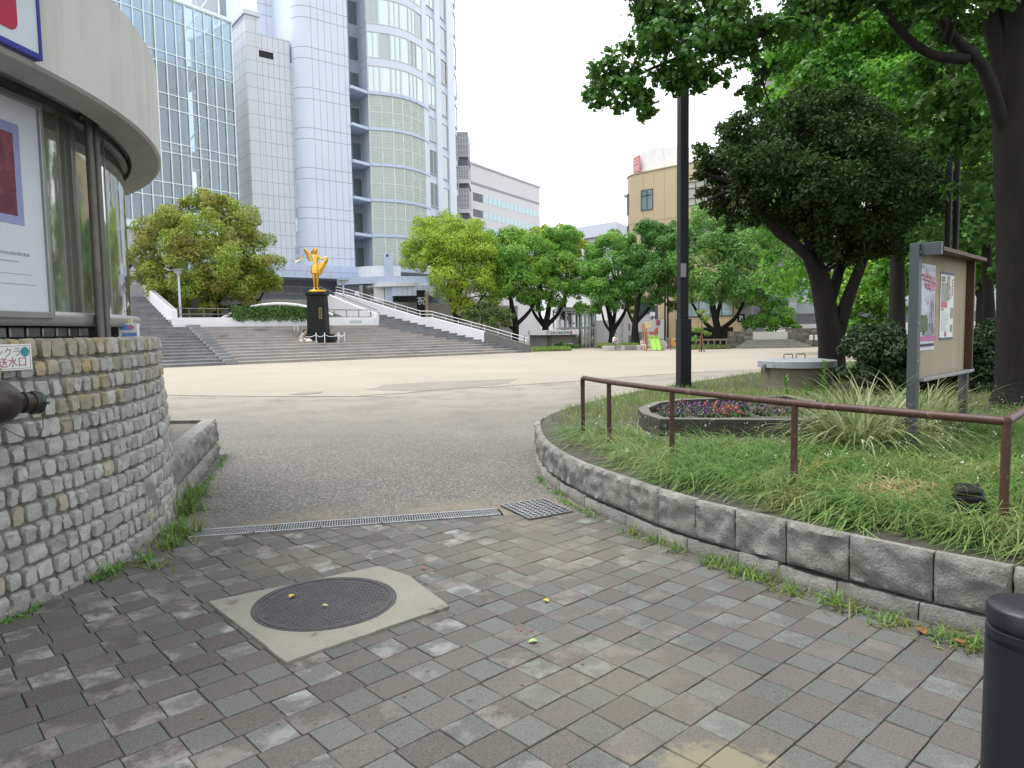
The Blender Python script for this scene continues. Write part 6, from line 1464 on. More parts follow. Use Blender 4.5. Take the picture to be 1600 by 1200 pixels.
# ================================================================ glass hall on the left
Hh = Frame((P(360, 36, 60).x, 60), R(54)); zt = P(360, 36, 60).z; zb = Hh.px(200, 343)[1]; LH = -13.2
M['hall_glass'] = glassmat('hall_glass', (.72, .84, .9), .06, .01, True)
M['hall_frame'] = mat('white_mullion', (.72, .82, .84), rough=.45); M['hall_in'] = mat('hall_interior', (.3, .38, .48), (.22, .29, .38), .5, .8)
M['hall_col'] = mat('pale_blue_column', (.62, .72, .8), rough=.5)
gh = thing('glass_hall', Hh.pt(LH / 2, -3, ZG), 'large glass hall with white grid of mullions behind the pavilion', 'building')
b = MB(); b.fbox(Hh, LH, 0, zb, zt, -.03, 0); b.quad(Hh.pt(0, -.0, zb), Hh.pt(0, -6, zb), Hh.pt(0, -6, zt), Hh.pt(0, 0, zt)); b.build('glass_wall', M['hall_glass'], gh)
b = MB()
cols = np.arange(0, LH - .1, -.8)
for i, a in enumerate(cols): b.fbox(Hh, a - .035, a + .035, zb, zt, .003, .09)
hs = [zt]; z = zt; k = 0
while z > zb + 1: z -= (1.1, 2.5, .75, 2.3)[k % 4] if k else 1.5; k += 1; hs.append(z)
for z in hs + [zb]: b.fbox(Hh, LH, .05, z - .035, z + .035, .004, .07)
for z in hs[::1]: b.fbox(Hh, -.05, .05, z - .035, z + .035, -6, -.01)
for n_ in (-1.2, -2.4, -3.6, -4.8, -6): b.fbox(Hh, -.045, .045, zb, zt, n_ - .04, n_ + .04)
b.build('mullion_grid', M['hall_frame'], gh)
b = MB(); b.fbox(Hh, LH, .06, zt + .04, zt + .3, -.2, .14); b.fbox(Hh, -.14, .06, zt + .04, zt + .3, -6.2, -.21); b.build('roof_edge', M['hall_frame'], gh)
b = MB(); b.fbox(Hh, LH, -.2, ZG, zt + 3, -9, -6.5); b.fbox(Hh, LH - .3, LH, ZG, zt, -7, -.2); b.build('inner_wall', M['hall_in'], gh)
b = MB()
for z in hs[2::4]: b.fbox(Hh, LH, -.2, z - .3, z, -6.4, -1.6); b.fbox(Hh, LH, -.2, z - .12, z + .02, -1.5, -1.3)
b.build('inner_floors', M['hall_col'], gh)
for a in cols[1::3]: b = MB(); p_ = Hh.pt(a - .4, -1.0, 0); b.tube([p_ + UPZ * ZG, p_ + UPZ * zt], .2, 12); b.build('inner_column', M['hall_col'], gh, smooth=60)
b = MB()
for k in range(4):
    z0 = zb + 2 + k * 4.2; b.tube([Hh.pt(-3.8, -1.2, z0), Hh.pt(-1.2, -1.2, z0 + 4)], .05, 6); b.tube([Hh.pt(-1.2, -1.2, z0), Hh.pt(-2.4, -1.2, z0 + 4)], .04, 6)
b.build('braces', M['hall_frame'], gh)
b = MB(); b.fbox(Hh, LH, -.1, ZG, zb - .05, -6, -.6); b.build('hall_base', M['win_dark'], gh)
b = MB(); b.fbox(Hh, LH, .2, zb - .45, zb - .06, -6, .1); b.build('base_beam', M['hall_frame'], gh)
# link bridge seen at far left under the hall
b = MB(); bx = pbox(180, 260, 430, 438, 58, 3, 525); b.box(*bx); bx = pbox(180, 260, 446, 449, 58, .3, 525); b.box(*bx); b.box(-31.6, -31.2, 58.2, 58.6, ZG, 6.2); b.box(-29.9, -29.5, 58.2, 58.6, ZG, 6.2)
tag(b.build('covered_walkway', M['white'], loc=(-30, 58, ZG)), 'pale covered walkway at the head of the left steps', 'walkway')
# ================================================================ white office, stair tower, low roof
W = Frame(tuple(P(843, 294, 110).xy), R(60)); zw = P(843, 294, 110).z
of = thing('white_office', W.pt(-9, -8, 0), 'pale grey office block with ribbon windows right of the tower', 'building')
M['office'] = mat('pale_office_panel', (.6, .6, .63), (.57, .57, .6), .3, .6); M['win_cyan'] = glassmat('cyan_ribbon_window', (1, 1, 1), .12, .02, False, (.28, .45, .5))
b = MB(); b.fbox(W, -24, 0, 0, zw, -18, 0); b.build('body', M['office'], of)
b = MB(); b.fbox(W, -24, .1, zw, zw + .25, -18, .12); b.build('roof_edge', M['panel_shade'], of)
z1 = W.px(843, 318)[1]; b = MB(); b.fbox(W, -20, -.01, z1 - .25, z1 + .1, -.1, .012); b.build('dark_groove', M['seam'], of)
for v0, v1 in ((331, 341), (353, 362), (374, 383)):
    za, zb_ = W.px(843, v0)[1], W.px(843, v1)[1]; a0 = W.px(756, v0 - 23)[0]
    b = MB(); b.fbox(W, a0, -.05, zb_, za, -.1, .02, 0); 
    for a in np.arange(a0, 0, 1.15): b.fbox(W, a - .035, a + .035, zb_, za, 0, .045, 1)
    b.build('ribbon_window', [M['win_cyan'], M['frame_w']], of)
    a2 = W.px(739, v0 - 30)[0]; b = MB(); b.fbox(W, a2, a0 - .3, zb_ - .05, za + .05, -.1, .018); b.build('open_bay', M['dark_joint'], of)
b = MB()
for u, h in ((746, 2.6), (757, 3.0), (785, 1.2), (791, 3.2), (800, 1.6), (815, 1.1)):
    a = W.px(u, 260)[0]; p_ = W.pt(a, -3, 0); b.tube([p_ + UPZ * zw, p_ + UPZ * (zw + h)], .05, 5)
    b.tube([p_ + UPZ * (zw + h * .9) - W.d * .5, p_ + UPZ * (zw + h * .9) + W.d * .5], .035, 4)
b.fbox(W, -14, -4, zw + .26, zw + .7, -9, -6); b.build('roof_aerials', M['alu'], of)
stw = thing('stair_tower', (P(727, 300, 84).x, 84, 0), 'pale stair block with grille boxes between the tower and the white office', 'building')
M['grille'] = mat('grey_grille', (.36, .37, .4), (.27, .28, .31), 40, .6)
for v0, v1, m, nm, dx in ((214, 252, 'grille', 'grille_box', 1), (252, 265, 'dark_joint', 'open_gap', 0), (265, 285, 'grille', 'grille_box', 1), (285, 291, 'office', 'slab', 2), (291, 299, 'dark_joint', 'open_gap', 0), (299, 330, 'grille', 'grille_box', 1), (330, 336, 'office', 'slab', 2), (336, 346, 'dark_joint', 'open_gap', 0), (346, 380, 'grille', 'grille_box', 1), (380, 480, 'office', 'base', 1)):
    x0_, x1_, y0_, y1_, z0_, z1_ = pbox(714, 738 + dx * .7, v0, v1, 84 - dx * .25, 5, 517.4); b = MB(); b.box(x0_, x1_, y0_, y1_ , max(0, z0_), z1_ - .002)
    if m == 'grille':
        for k in range(7): x = x0_ + (x1_ - x0_) * k / 6; b.box(x - .03, x + .03, y0_ - .05, y0_ + .02, z0_ + .1, z1_ - .1, 1)
        for k in range(5): zz = z0_ + .1 + (z1_ - z0_ - .2) * k / 4; b.box(x0_, x1_, y0_ - .045, y0_ + .02, zz - .03, zz + .03, 1)
    b.build(nm, [M[m], M['office']], stw)
lw = thing('low_white_building', (P(915, 360, 122).x, 122, 0), 'low white building with broad pale roof fascia behind the trees', 'building')
qa, qb, qc = P(845, 361, 122), P(963, 346, 112), P(1010, 362, 128); zr = qb.z
b = MB(); b.prism([(qa.x, 124), (qb.x, 112), (qc.x, 128), (qa.x + 8, 140)], zr - 1.9, zr); b.build('roof_fascia', mat('pale_blue_fascia', (.56, .6, .68), rough=.6), lw)
b = MB(); b.prism([(qa.x + .8, 124.6), (qb.x, 113.2), (qc.x - 1, 128), (qa.x + 8, 139)], 0, zr - 2); b.build('wall', M['white'], lw)
b = MB()
for u in (897, 947): x = (u - 800) / FPX * 120; b.tube([(x, 122, zr - 1.2), (x, 122, zr + (3 if u > 900 else 1.8))], .05, 5)
b.build('roof_masts', M['alu'], lw)
# ================================================================ golden brown corner building
gq = P(987, 278, 75); GD = Frame((gq.x - 1.5, 75), R(-45)); zg = gq.z
gb_ = thing('tan_building', GD.pt(6, -4, 0), 'tan panelled corner building with white drum on its roof', 'building')
M['tan'] = mat('tan_metal_panel', (.5, .41, .265), (.46, .375, .24), .5, .5, spec=.35); M['tan_seam'] = mat('tan_seam', (.3, .235, .14), rough=.7)
RG = 2.6; garc = [(RG - RG * math.cos(R(90 * k / 8)), -RG + RG * math.sin(R(90 * k / 8))) for k in range(9)]
poly_prism(GD, [(0, -12)] + garc + [(15.5, 0), (15.5, -12)], 0, zg).build('body', M['tan'], gb_, smooth=30)
b = MB()
for zz in (zg - 4.9, zg - 9.0, zg - 12.2): strip_path(b, GD, garc + [(15.5, 0)], zz, zz + .05, .006)
for a in np.arange(RG + .6, 15.3, 1.25): b.fbox(GD, a, a + .035, .1, zg - .05, -.05, .005)
b.build('panel_seams', M['tan_seam'], gb_)
b = MB(); strip_path(b, GD, [(-.02, -4)] + garc + [(15.5, 0)], zg, zg + .12, .05, .2); b.build('coping', M['tan_seam'], gb_)
M['win_tan'] = glassmat('tan_building_window', (1, 1, 1), .14, .02, False, (.17, .24, .26)); M['frame_d'] = mat('dark_window_frame', (.05, .05, .05), rough=.5)
M['win_cream'] = glassmat('cream_window', (1, 1, 1), .1, .02, False, (.42, .43, .36))
def gwin(pts, z0, z1, m, nx, nz_):
    b = MB(); strip_path(b, GD, pts, z0, z1, .012, .06, 0); L = 0
    for i in range(len(pts) - 1):
        (a0, n0_), (a1, n1_) = pts[i], pts[i + 1]; l_ = math.hypot(a1 - a0, n1_ - n0_)
        for k in range(nx + 1):
            t = min(k / nx, 1 - .06 / l_); t2 = t + .06 / l_; strip_path(b, GD, [(a0 + (a1 - a0) * t, n0_ + (n1_ - n0_) * t), (a0 + (a1 - a0) * t2, n0_ + (n1_ - n0_) * t2)], z0, z1, .05, .06, 1)
    for zz in [z0, z1 - .06] + [z0 + (z1 - z0) * q for q in nz_]: strip_path(b, GD, pts, zz, zz + .06, .05, .06, 1)
    b.build('window', [m, M['frame_d']], gb_)
for zz in (zg - 3.75, zg - 7.0, zg - 10.2):
    gwin(garc[1:6], zz, zz + 2.05, M['win_tan'], 1, (.72,)); gwin([(RG + .35, 0), (RG + 1.75, 0)], zz, zz + 2.05, M['win_tan'], 2, (.7,))
a0 = GD.px(1073, 290)[0]; gwin([(a0, 0), (a0 + 6.5, 0)], zg - 4.0, zg - 1.75, M['win_cream'], 7, (.3, .72)); gwin([(a0, 0), (a0 + 6.5, 0)], zg - 8.2, zg - 6, M['win_cream'], 7, (.3, .72))
b = MB(); strip_path(b, GD, garc[:4], zg - 1.7, zg - 1.55, .45, .5); b.build('white_ledge', M['white'], gb_)
a1 = GD.px(1074, 480)[0]; a2 = GD.px(1146, 480)[0]; z0, z1 = GD.px(1100, 495)[1], GD.px(1100, 468)[1]; gwin([(a1, 0), (a2, 0)], z0, z1, glassmat('shop_glass', (1, 1, 1), .15, .02, False, (.3, .4, .4)), 4, ())
b = MB(); a3 = GD.px(1000, 480)[0]; a4 = GD.px(1028, 480)[0]; b.fbox(GD, max(a3, RG), a4, GD.px(1010, 500)[1], GD.px(1010, 478)[1], -.1, .02); b.build('dark_shop_window', M['win_dark'], gb_)
b = MB(); b.fbox(GD, GD.px(1160, 500)[0], 15.3, 0, 3.2, -.1, .02); b.build('garage_opening', M['dark'], gb_)
dq = P(1043, 265, 78.5); zd0 = EYE + (512 - 274) / FPX * 75.5; zd1 = EYE + (512 - 238) / FPX * 75.5
b = MB(); b.lathe((dq.x, dq.y, zd0), [(3.45, 0), (3.45, zd1 - zd0), (3.3, zd1 - zd0 + .02), (.01, zd1 - zd0 + .05)], 48); b.build('roof_drum', M['white'], gb_, smooth=30)
b = MB(); b.lathe((dq.x, dq.y, zg - .5), [(3.2, 0), (3.2, zd0 - zg + .5)], 48); b.build('drum_base', M['ledge'], gb_, smooth=30)
sgx = P(995, 257, 77.2); b = MB(); fr2 = Frame((sgx.x, 77.2), R(-70)); b.fbox(fr2, -.62, .62, sgx.z - .8, sgx.z + .8, -.05, .1); rsg = b.build('red_sign', mat('red_roof_sign', (.6, .2, .22), rough=.5), gb_)
text('sign_lettering', 'ユニ', .6, fr2.pt(-.6, .103, sgx.z + .1), fr2.d, UPZ, M['white'], rsg, .004); text('sign_lettering', 'クロ', .6, fr2.pt(-.6, .103, sgx.z - .62), fr2.d, UPZ, M['white'], rsg, .004)
b = MB(); q = P(1094, 248, 78); b.box(q.x, q.x + 5, 78, 81, zg, q.z + .6); b.build('roof_plant', M['panel_shade'], gb_)
# parking sign
q = P(1158.5, 497, 60); b = MB(); b.box(q.x - .3, q.x + .3, 60, 60.2, q.z - .35, q.z + .35); pk_ = tag(b.build('parking_sign', M['black_paint'], loc=q), 'small black parking sign with a pale letter P on the tan building', 'sign')
text('lettering', 'P', .62, (q.x - .2, 59.996, q.z - .22), (1, 0, 0), UPZ, M['white'], pk_, .002)
# grey building, dark tower, far right building
Gy = lambda u0, u1, v0, v1, Y, d, hz=509: pbox(u0, u1, v0, v1, Y, d, hz)
gy = thing('grey_building', (P(1230, 500, 62).x, 62, 0), 'mauve grey building with lighter stone base behind the dark tree', 'building')
b = MB(); b.box(*Gy(1150, 1330, 240, 462, 62.3, 12)); b.build('upper_wall', mat('mauve_render', (.2, .185, .19), (.175, .16, .165), .6, .8), gy)
x0_, x1_, y0_, y1_, z0_, z1_ = Gy(1177, 1330, 462, 540, 62, 12); b = MB(); b.box(x0_, x1_, y0_, y1_, 0, z1_); b.build('stone_base', mat('grey_stone_base', (.27, .27, .29), (.24, .24, .26), .8, .75), gy)
b = MB()
for k in range(5): b.box(x0_, x1_, 61.985, 62.05, .6 + k * .75, .62 + k * .75)
b.build('base_joints', M['dark_joint'], gy)
for u, v in ((1262, 430), (1190, 347), (1262, 347), (1310, 430), (1225, 280), (1290, 280)):
    b = MB(); bx = Gy(u, u + 11, v, v + 14, 62.2, .2); b.box(*bx, 0); b.box(bx[0] - .1, bx[1] + .1, 62.1, 62.35, bx[5], bx[5] + .12, 1); b.box(bx[0], bx[1], 62.15, 62.3, (bx[4] + bx[5]) / 2 - .03, (bx[4] + bx[5]) / 2 + .03, 1); b.build('window', [M['win_mid'], M['frame_w']], gy)
b = MB(); b.box(*Gy(1229, 1244, 478, 485, 61.9, .4)); b.box(*Gy(1272, 1284, 492, 520, 61.9, .3)); b.build('dark_openings', M['dark'], gy)
dt = thing('dark_apartment_tower', (P(1275, 300, 105).x, 105, 0), 'tall brown grey apartment tower glimpsed between the leaves', 'building')
x0_, x1_, y0_, y1_, z0_, z1_ = Gy(1236, 1330, 70, 500, 105, 12); b = MB(); b.box(x0_, x1_, y0_, y1_, 0, z1_); b.build('body', mat('brown_grey_render', (.2, .18, .175), rough=.8), dt)
for k in range(9): 
    for j in range(3): b = MB(); zz = z1_ - 3 - k * 3.2; b.box(x0_ + 1.2 + j * 2.6, x0_ + 2.6 + j * 2.6, 104.95, 105.1, zz - 1.5, zz); b.build('window', M['win_mid'], dt)
fr_ = thing('far_low_building', (P(1540, 480, 55).x, 55, 0), 'grey banded building glimpsed between trunks at the far right', 'building')
for k, (z0, z1, m) in enumerate(((0, 1.6, 'office'), (1.6, 2.4, 'dark_joint'), (2.4, 3.3, 'panel_shade'), (3.3, 4.4, 'win_mid'), (4.4, 6, 'office'))): b = MB(); b.box(22, 60, 55 + .05 * (k % 2), 63, z0, z1 - .003); b.build('storey_band', M[m], fr_)
# ================================================================ parking kiosk, glass pavilion, white shop
ks_ = thing('parking_kiosk', (P(870, 545, 57).x, 57, 0), 'low flat-roofed kiosk with a lettered white fascia across the plaza', 'kiosk')
Kx = lambda u: (u - 800) / FPX * 57; Kz = lambda v: EYE + (514.6 - v) / FPX * 57
b = MB(); b.box(Kx(828), Kx(905), 56.4, 61, Kz(523), Kz(515.5)); b.build('fascia', M['white'], ks_, bevel=.03)
b = MB(); b.box(Kx(830), Kx(856), 57, 60, 0, Kz(523.2)); b.box(Kx(856), Kx(903), 57.4, 60, 0, Kz(523.2)); b.build('wall', mat('kiosk_wall', (.24, .225, .205), (.19, .18, .165), 1.5, .7), ks_)
b = MB(); b.box(Kx(864), Kx(895), 57.35, 57.4, Kz(537), Kz(524)); b.build('shutter', mat('shutter', (.3, .27, .25), (.24, .22, .2), 30, .6), ks_)
b = MB(); b.box(Kx(864), Kx(897), 57.2, 57.38, Kz(538), Kz(536.6)); b.build('counter', M['white'], ks_)
M['navy'] = mat('navy_ink', (.04, .06, .16), rough=.6)
text('lettering', '高橋公園駐車場', .215, (Kx(860), 56.39, Kz(521.2)), (1, 0, 0), UPZ, M['navy'], ks_, .004, sx=1.0)
b = MB(); c = V((Kx(856.5), 56.39, Kz(519.3))); 
for k in range(12): a, a2 = R(30 * k), R(30 * k + 30); b.hexa([c + V((r * math.cos(w), y, r * math.sin(w))) for y in (0, -.01) for r, w in ((.07, a), (.11, a), (.11, a2), (.07, a2))])
b.build('round_emblem', M['navy'], ks_)
b = MB(); b.box(Kx(890.3), Kx(894.3), 56.38, 56.41, Kz(521.6), Kz(517)); rs_ = b.build('red_square', M['sign_red'], ks_); text('lettering', 'P', .2, (Kx(891.3), 56.376, Kz(521)), (1, 0, 0), UPZ, M['white'], rs_, .002)
gp = thing('glass_pavilion', (P(915, 545, 60).x, 60, 0), 'tall glazed pavilion with slim white columns behind the kiosk', 'pavilion')
Px = lambda u: (u - 800) / FPX * 60; Pz = lambda v: EYE + (514 - v) / FPX * 60
b = MB(); b.box(Px(876), Px(932), 60, 66, Pz(514), Pz(511)); b.box(Px(872), Px(935), 59.6, 67, Pz(486), Pz(480)); b.build('roof_slabs', M['white'], gp, bevel=.03)
b = MB(); b.box(Px(877), Px(930), 60.4, 65.5, 0, Pz(486.2)); b.build('glazing', glassmat('pavilion_glazing', (.7, .78, .76), .25, .02, True), gp)
b = MB(); b.box(Px(880), Px(915), 63.5, 64, 0, Pz(487)); b.build('inner_wall', M['office'], gp)
for u in (866, 876, 885.5, 894.5, 903.5, 909, 916, 921.5, 926, 930, 933): b = MB(); b.box(Px(u) - .06, Px(u) + .06, 59.7 + (u > 925) * .8, 59.9 + (u > 925) * .8, 0 if u > 905 else Pz(514), Pz(484)); b.build('white_column', M['white'], gp)
sh = thing('white_shop', (P(1000, 545, 66).x, 66, 0), 'long white shop front with red square signs behind the play set', 'building')
Sx = lambda u: (u - 800) / FPX * 66; Sz = lambda v: EYE + (513 - v) / FPX * 66
b = MB(); b.box(Sx(925), Sx(1040), 66, 72, 0, Sz(500)); b.build('wall', M['white'], sh)
b = MB(); b.box(Sx(995), Sx(1010), 65.9, 66.1, 0, Sz(519)); b.box(Sx(983), Sx(992), 65.9, 66.1, 0, Sz(524)); b.build('shop_windows', M['win_mid'], sh)
b = MB(); b.box(Sx(974), Sx(982), 65.7, 66.2, 0, Sz(490)); b.build('pillar', M['office'], sh)
for (u0, u1, v0, v1, tx, sz_) in ((1026.5, 1032, 501, 508.5, 'ユニクロ', .17), (980, 985, 506, 517, 'ユニクロ', .15)):
    b = MB(); b.box(Sx(u0), Sx(u1), 65.9, 65.98, Sz(v1), Sz(v0)); o_ = b.build('red_sign', M['sign_red'], sh)
    for k, ch in enumerate(tx): 
        cx_, cz_ = ((k % 2) * .5, -(k // 2) * .5) if u0 > 1000 else (.25, .5 - k * .3)
        w_, h_ = Sx(u1) - Sx(u0), Sz(v0) - Sz(v1)
        text('lettering', ch, sz_ * (1 if u0 < 1000 else 1.1), (Sx(u0) + .03 + cx_ * w_ * .9, 65.895, Sz(v1) + h_ * (.56 + cz_ * .95 if u0 > 1000 else .02 + .24 * (3 - k))), (1, 0, 0), UPZ, M['white'], o_, .002)
b = MB(); b.box(Sx(1000), Sx(1029), 67.5, 68.2, Sz(499.5), Sz(472)); b.build('upper_dark_storey', M['win_dark'], sh)
b = MB(); b.box(Sx(1021), Sx(1029), 67.4, 67.5, Sz(494), Sz(488)); b.build('pale_panel', M['white'], sh)  # plain white panel on the dark storey
# ================================================================ trees
def C(u, v, r, Y): return (P(u, v, Y), r / FPX * Y)
def bend(a, c, k=3, sag=.15, rr=random):
    a, c = V(a), V(c); m = a.lerp(c, .5) + V((rr.uniform(-1, 1), rr.uniform(-1, 1), rr.uniform(.2, 1))) * (c - a).length * sag
    return [a * (1 - t) ** 2 + m * 2 * t * (1 - t) + c * t * t for t in [i / k for i in range(k + 1)]]
def tree(name, label, base, stems, clumps, n, leaf, lm, bm, shape='sprig', forks=None, group=None, cat='tree', limb=.07, back=.7, nl=None, fuzz=0.0, sub=10, inner=.12, seed=1, flat=.8, subr=(.3, .52), rnd=.55):
    rr = random.Random(seed); rng = np.random.default_rng(seed + 100)
    t = thing(name, base, label, cat, group); b = MB()
    for pts, rad in stems:
        pts = [V(p) for p in pts]; rs = [rad[0] + (rad[1] - rad[0]) * i / (len(pts) - 1) for i in range(len(pts))]
        sm = catmull(pts, (pts[-1] - pts[0]).length / 10); b.tube(sm, [rad[0] + (rad[1] - rad[0]) * (i / (len(sm) - 1)) ** .8 for i in range(len(sm))], 10)
        if V(pts[0]).z < base[2] + .3: b.tube([pts[0] - UPZ * .25, pts[0] + UPZ * .08, pts[0] + UPZ * .45], [rad[0] * 1.35, rad[0] * 1.18, rad[0] * .9], 10)
    cl = list(clumps)
    for c, r in clumps:
        if rr.random() < back: cl.append((c + V((rr.uniform(-.4, .4) * r, rr.uniform(.8, 1.8) * r, rr.uniform(-.2, .5) * r)), r * rr.uniform(.8, 1.05)))
    fk = [V(p) for p in (forks or [s[0][-1] for s in stems])]
    for c, r in (cl if nl is None else rr.sample(cl, min(nl, len(cl)))):
        f = min(fk, key=lambda q: (q - V(c)).length); b.tube(bend(f, V(c) + UPZ * r * .2, 5, .12, rr), [limb * (1 - .16 * k) for k in range(6)], 6)
        for _ in range(3):
            e = V(c) + V((rr.uniform(-1, 1), rr.uniform(-1, 1), rr.uniform(-.3, .9))) * r * .75; b.tube(bend(V(c), e, 3, .1, rr), [limb * .3, limb * .22, limb * .16, limb * .08], 5)
    b.build('trunk', bm, t, smooth=60)
    leafobj('crown', crown(cl, n, leaf, shape, rng, sub=sub, inner=inner, flat=flat, subr=subr, rnd=rnd, fuzz=fuzz), lm, t); return t
L = {}
L['olive'] = leafmat('olive_new_leaf', (.2, .29, .035), (.28, .36, .05), (.29, .28, .06), .35, .45, .5, .3)
L['lime'] = leafmat('lime_camphor_leaf', (.3, .43, .04), (.4, .52, .07), (.24, .38, .04), .35, .5, .45, .3)
L['mid'] = leafmat('mid_green_leaf', (.13, .3, .045), (.19, .39, .06), (.27, .44, .05), .35, .4, .45, .3)
L['deep'] = leafmat('deep_green_leaf', (.07, .18, .035), (.11, .25, .05), None, .32, .5, .45, .3)
L['soft'] = leafmat('soft_green_leaf', (.11, .25, .06), (.165, .33, .07), (.2, .36, .075), .32, .35, .45, .3)
L['dark'] = leafmat('glossy_dark_leaf', (.024, .055, .01), (.045, .09, .016), None, .32, .8, .65, .35)
L['bright'] = leafmat('bright_shade_leaf', (.1, .28, .025), (.17, .39, .04), (.07, .2, .025), .48, .4, .45, .3)
L['maple'] = leafmat('maple_leaf', (.045, .13, .02), (.075, .18, .028), None, .42, .6, .45, .3)
L['shrub'] = leafmat('dark_shrub_leaf', (.018, .042, .013), (.032, .065, .02), None, .25, .8, .45, .35)
bd, bk = M['bark_dark'], M['bark']
# olive tree on the terrace
Y = 46; q = P(340, 496, Y); q.z = 2.42
cl = [C(*a, Y + d) for a, d in (((322, 322, 30), .5), ((268, 348, 34), -.6), ((372, 346, 34), 0), ((232, 366, 32), 0), ((322, 362, 42), -1.5), ((398, 378, 34), .3), ((280, 396, 40), -1.6), ((346, 408, 44), -2), ((414, 416, 30), -.4), ((222, 404, 28), .4), ((250, 436, 34), -.8), ((306, 448, 38), -1.8), ((366, 446, 36), -1.5), ((418, 446, 22), .2), ((268, 470, 26), -1), ((214, 438, 18), .8), ((385, 468, 24), -.8), ((325, 475, 22), -1.2), ((298, 318, 18), .3), ((345, 318, 18), .4))]
tree('olive_green_tree', 'wide olive green tree with yellowish tips left of the golden statue', q, [([q, P(336, 470, Y), P(325, 440, Y)], (.3, .2)), ([P(337, 472, Y), P(360, 450, Y), P(385, 425, Y)], (.2, .1)), ([P(336, 475, Y), P(300, 450, Y), P(275, 425, Y)], (.18, .1)), ([P(338, 482, Y), P(370, 478, Y), P(405, 470, Y + .3)], (.14, .07))], cl, 46000, .2, L['olive'], bd, seed=3, back=.5)
gt = 'trees across the plaza'
Y = 56; q = P(714, 500, Y); q.z = 0
cl = [C(*a, Y + d) for a, d in (((690, 358, 26), 0), ((655, 380, 28), -.3), ((732, 366, 28), 0), ((700, 388, 32), -1.4), ((646, 408, 22), 0), ((676, 412, 28), -1.2), ((748, 402, 28), -.5), ((706, 432, 34), -1.8), ((740, 440, 28), -1.2), ((764, 458, 22), -.6), ((690, 456, 22), -1), ((728, 474, 22), -1), ((771, 472, 14), -.4), ((752, 378, 22), .3), ((716, 350, 20), .3), ((662, 350, 18), .5), ((712, 408, 30), -.8), ((672, 388, 26), -.6), ((734, 392, 26), -.7), ((757, 428, 24), -.6), ((722, 452, 26), -1.2), ((690, 372, 26), -.6), ((640, 388, 16), .3), ((775, 418, 18), .2))]
tree('camphor_tree', 'bright lime green camphor tree at the right of the white ramp wall', q, [([q, P(714, 505, Y), P(706, 470, Y), P(700, 430, Y)], (.3, .15)), ([P(715, 500, Y), P(738, 484, Y), P(756, 462, Y)], (.2, .09)), ([P(708, 480, Y), P(722, 450, Y), P(735, 420, Y)], (.15, .08))], cl, 52000, .18, L['lime'], bd, seed=5, group=gt)
Y = 54; q = P(752, 525, Y); q.z = 0
tree('small_pale_tree', 'small pale green bushy tree between the camphor and the next trunk', q, [([q, P(752, 505, Y), P(755, 490, Y)], (.1, .05))], [C(752, 480, 20, Y), C(775, 488, 18, Y), C(735, 495, 14, Y), C(765, 505, 16, Y), C(788, 498, 14, Y)], 6000, .2, leafmat('pale_bush_leaf', (.13, .2, .055), (.17, .25, .08), None, .3, .5, .5, .3), bk, seed=6, group=gt, limb=.03)
Y = 57; q = P(803, 533, Y); q.z = 0
cl = [C(*a, Y + d) for a, d in (((792, 376, 26), .6), ((772, 400, 24), 0), ((812, 402, 30), -.8), ((800, 438, 30), -1.4), ((782, 458, 20), -.6), ((826, 466, 22), -1), ((836, 384, 24), .4), ((820, 430, 26), -1.3), ((842, 412, 22), -.8), ((770, 372, 18), .8), ((790, 418, 20), -.9))]
tree('plaza_tree', 'mixed green tree with a leaning dark trunk left of the kiosk', q, [([q, P(806, 510, Y), P(800, 480, Y), P(796, 450, Y)], (.34, .14)), ([P(806, 508, Y), P(826, 488, Y), P(842, 462, Y)], (.2, .09)), ([P(803, 515, Y), P(785, 500, Y - .5), P(772, 480, Y)], (.14, .06))], cl, 28000, .2, L['mid'], bd, seed=8, group=gt)
Y = 58.5; q = P(852, 528, Y); q.z = 0
cl = [C(*a, Y + d) for a, d in (((862, 376, 22), .6), ((884, 372, 22), .6), ((852, 410, 26), -.8), ((888, 418, 28), -1), ((866, 446, 28), -1.5), ((900, 452, 24), -.8), ((842, 468, 20), -.8), ((880, 398, 24), 0), ((905, 420, 22), 0), ((920, 440, 18), .3), ((870, 470, 16), -1))]
tree('plaza_tree', 'green tree with yellow tufts rising straight above the kiosk', q, [([q, P(852, 512, Y), P(856, 490, Y), P(862, 455, Y)], (.42, .15)), ([P(853, 510, Y), P(872, 490, Y), P(884, 462, Y)], (.22, .09)), ([P(852, 512, Y), P(836, 492, Y), P(826, 470, Y)], (.2, .08)), ([P(852, 510, Y), P(842, 485, Y + .5), P(846, 450, Y)], (.16, .08))], cl, 28000, .2, L['mid'], bd, seed=9, group=gt)
Y = 63; q = P(880, 520, Y); q.z = 0
tree('far_lime_tree', 'lime green tree crown showing behind the kiosk trees', q, [([q, P(882, 470, Y), P(885, 420, Y)], (.25, .12))], [C(878, 372, 22, Y), C(900, 380, 20, Y), C(830, 372, 20, Y), C(855, 368, 18, Y), C(888, 400, 18, Y)], 9000, .26, L['lime'], bd, seed=10, group=gt)
Y = 56.5; q = P(957, 536, Y); q.z = .25
cl = [C(*a, Y + d) for a, d in (((935, 388, 24), .4), ((966, 380, 24), .4), ((925, 420, 26), -.6), ((962, 420, 32), -1.2), ((938, 452, 28), -1.4), ((984, 448, 26), -.8), ((912, 450, 18), -.4), ((960, 468, 24), -1.4), ((990, 408, 24), 0), ((908, 480, 12), -.3), ((928, 482, 14), -.8), ((985, 478, 14), -.6))]
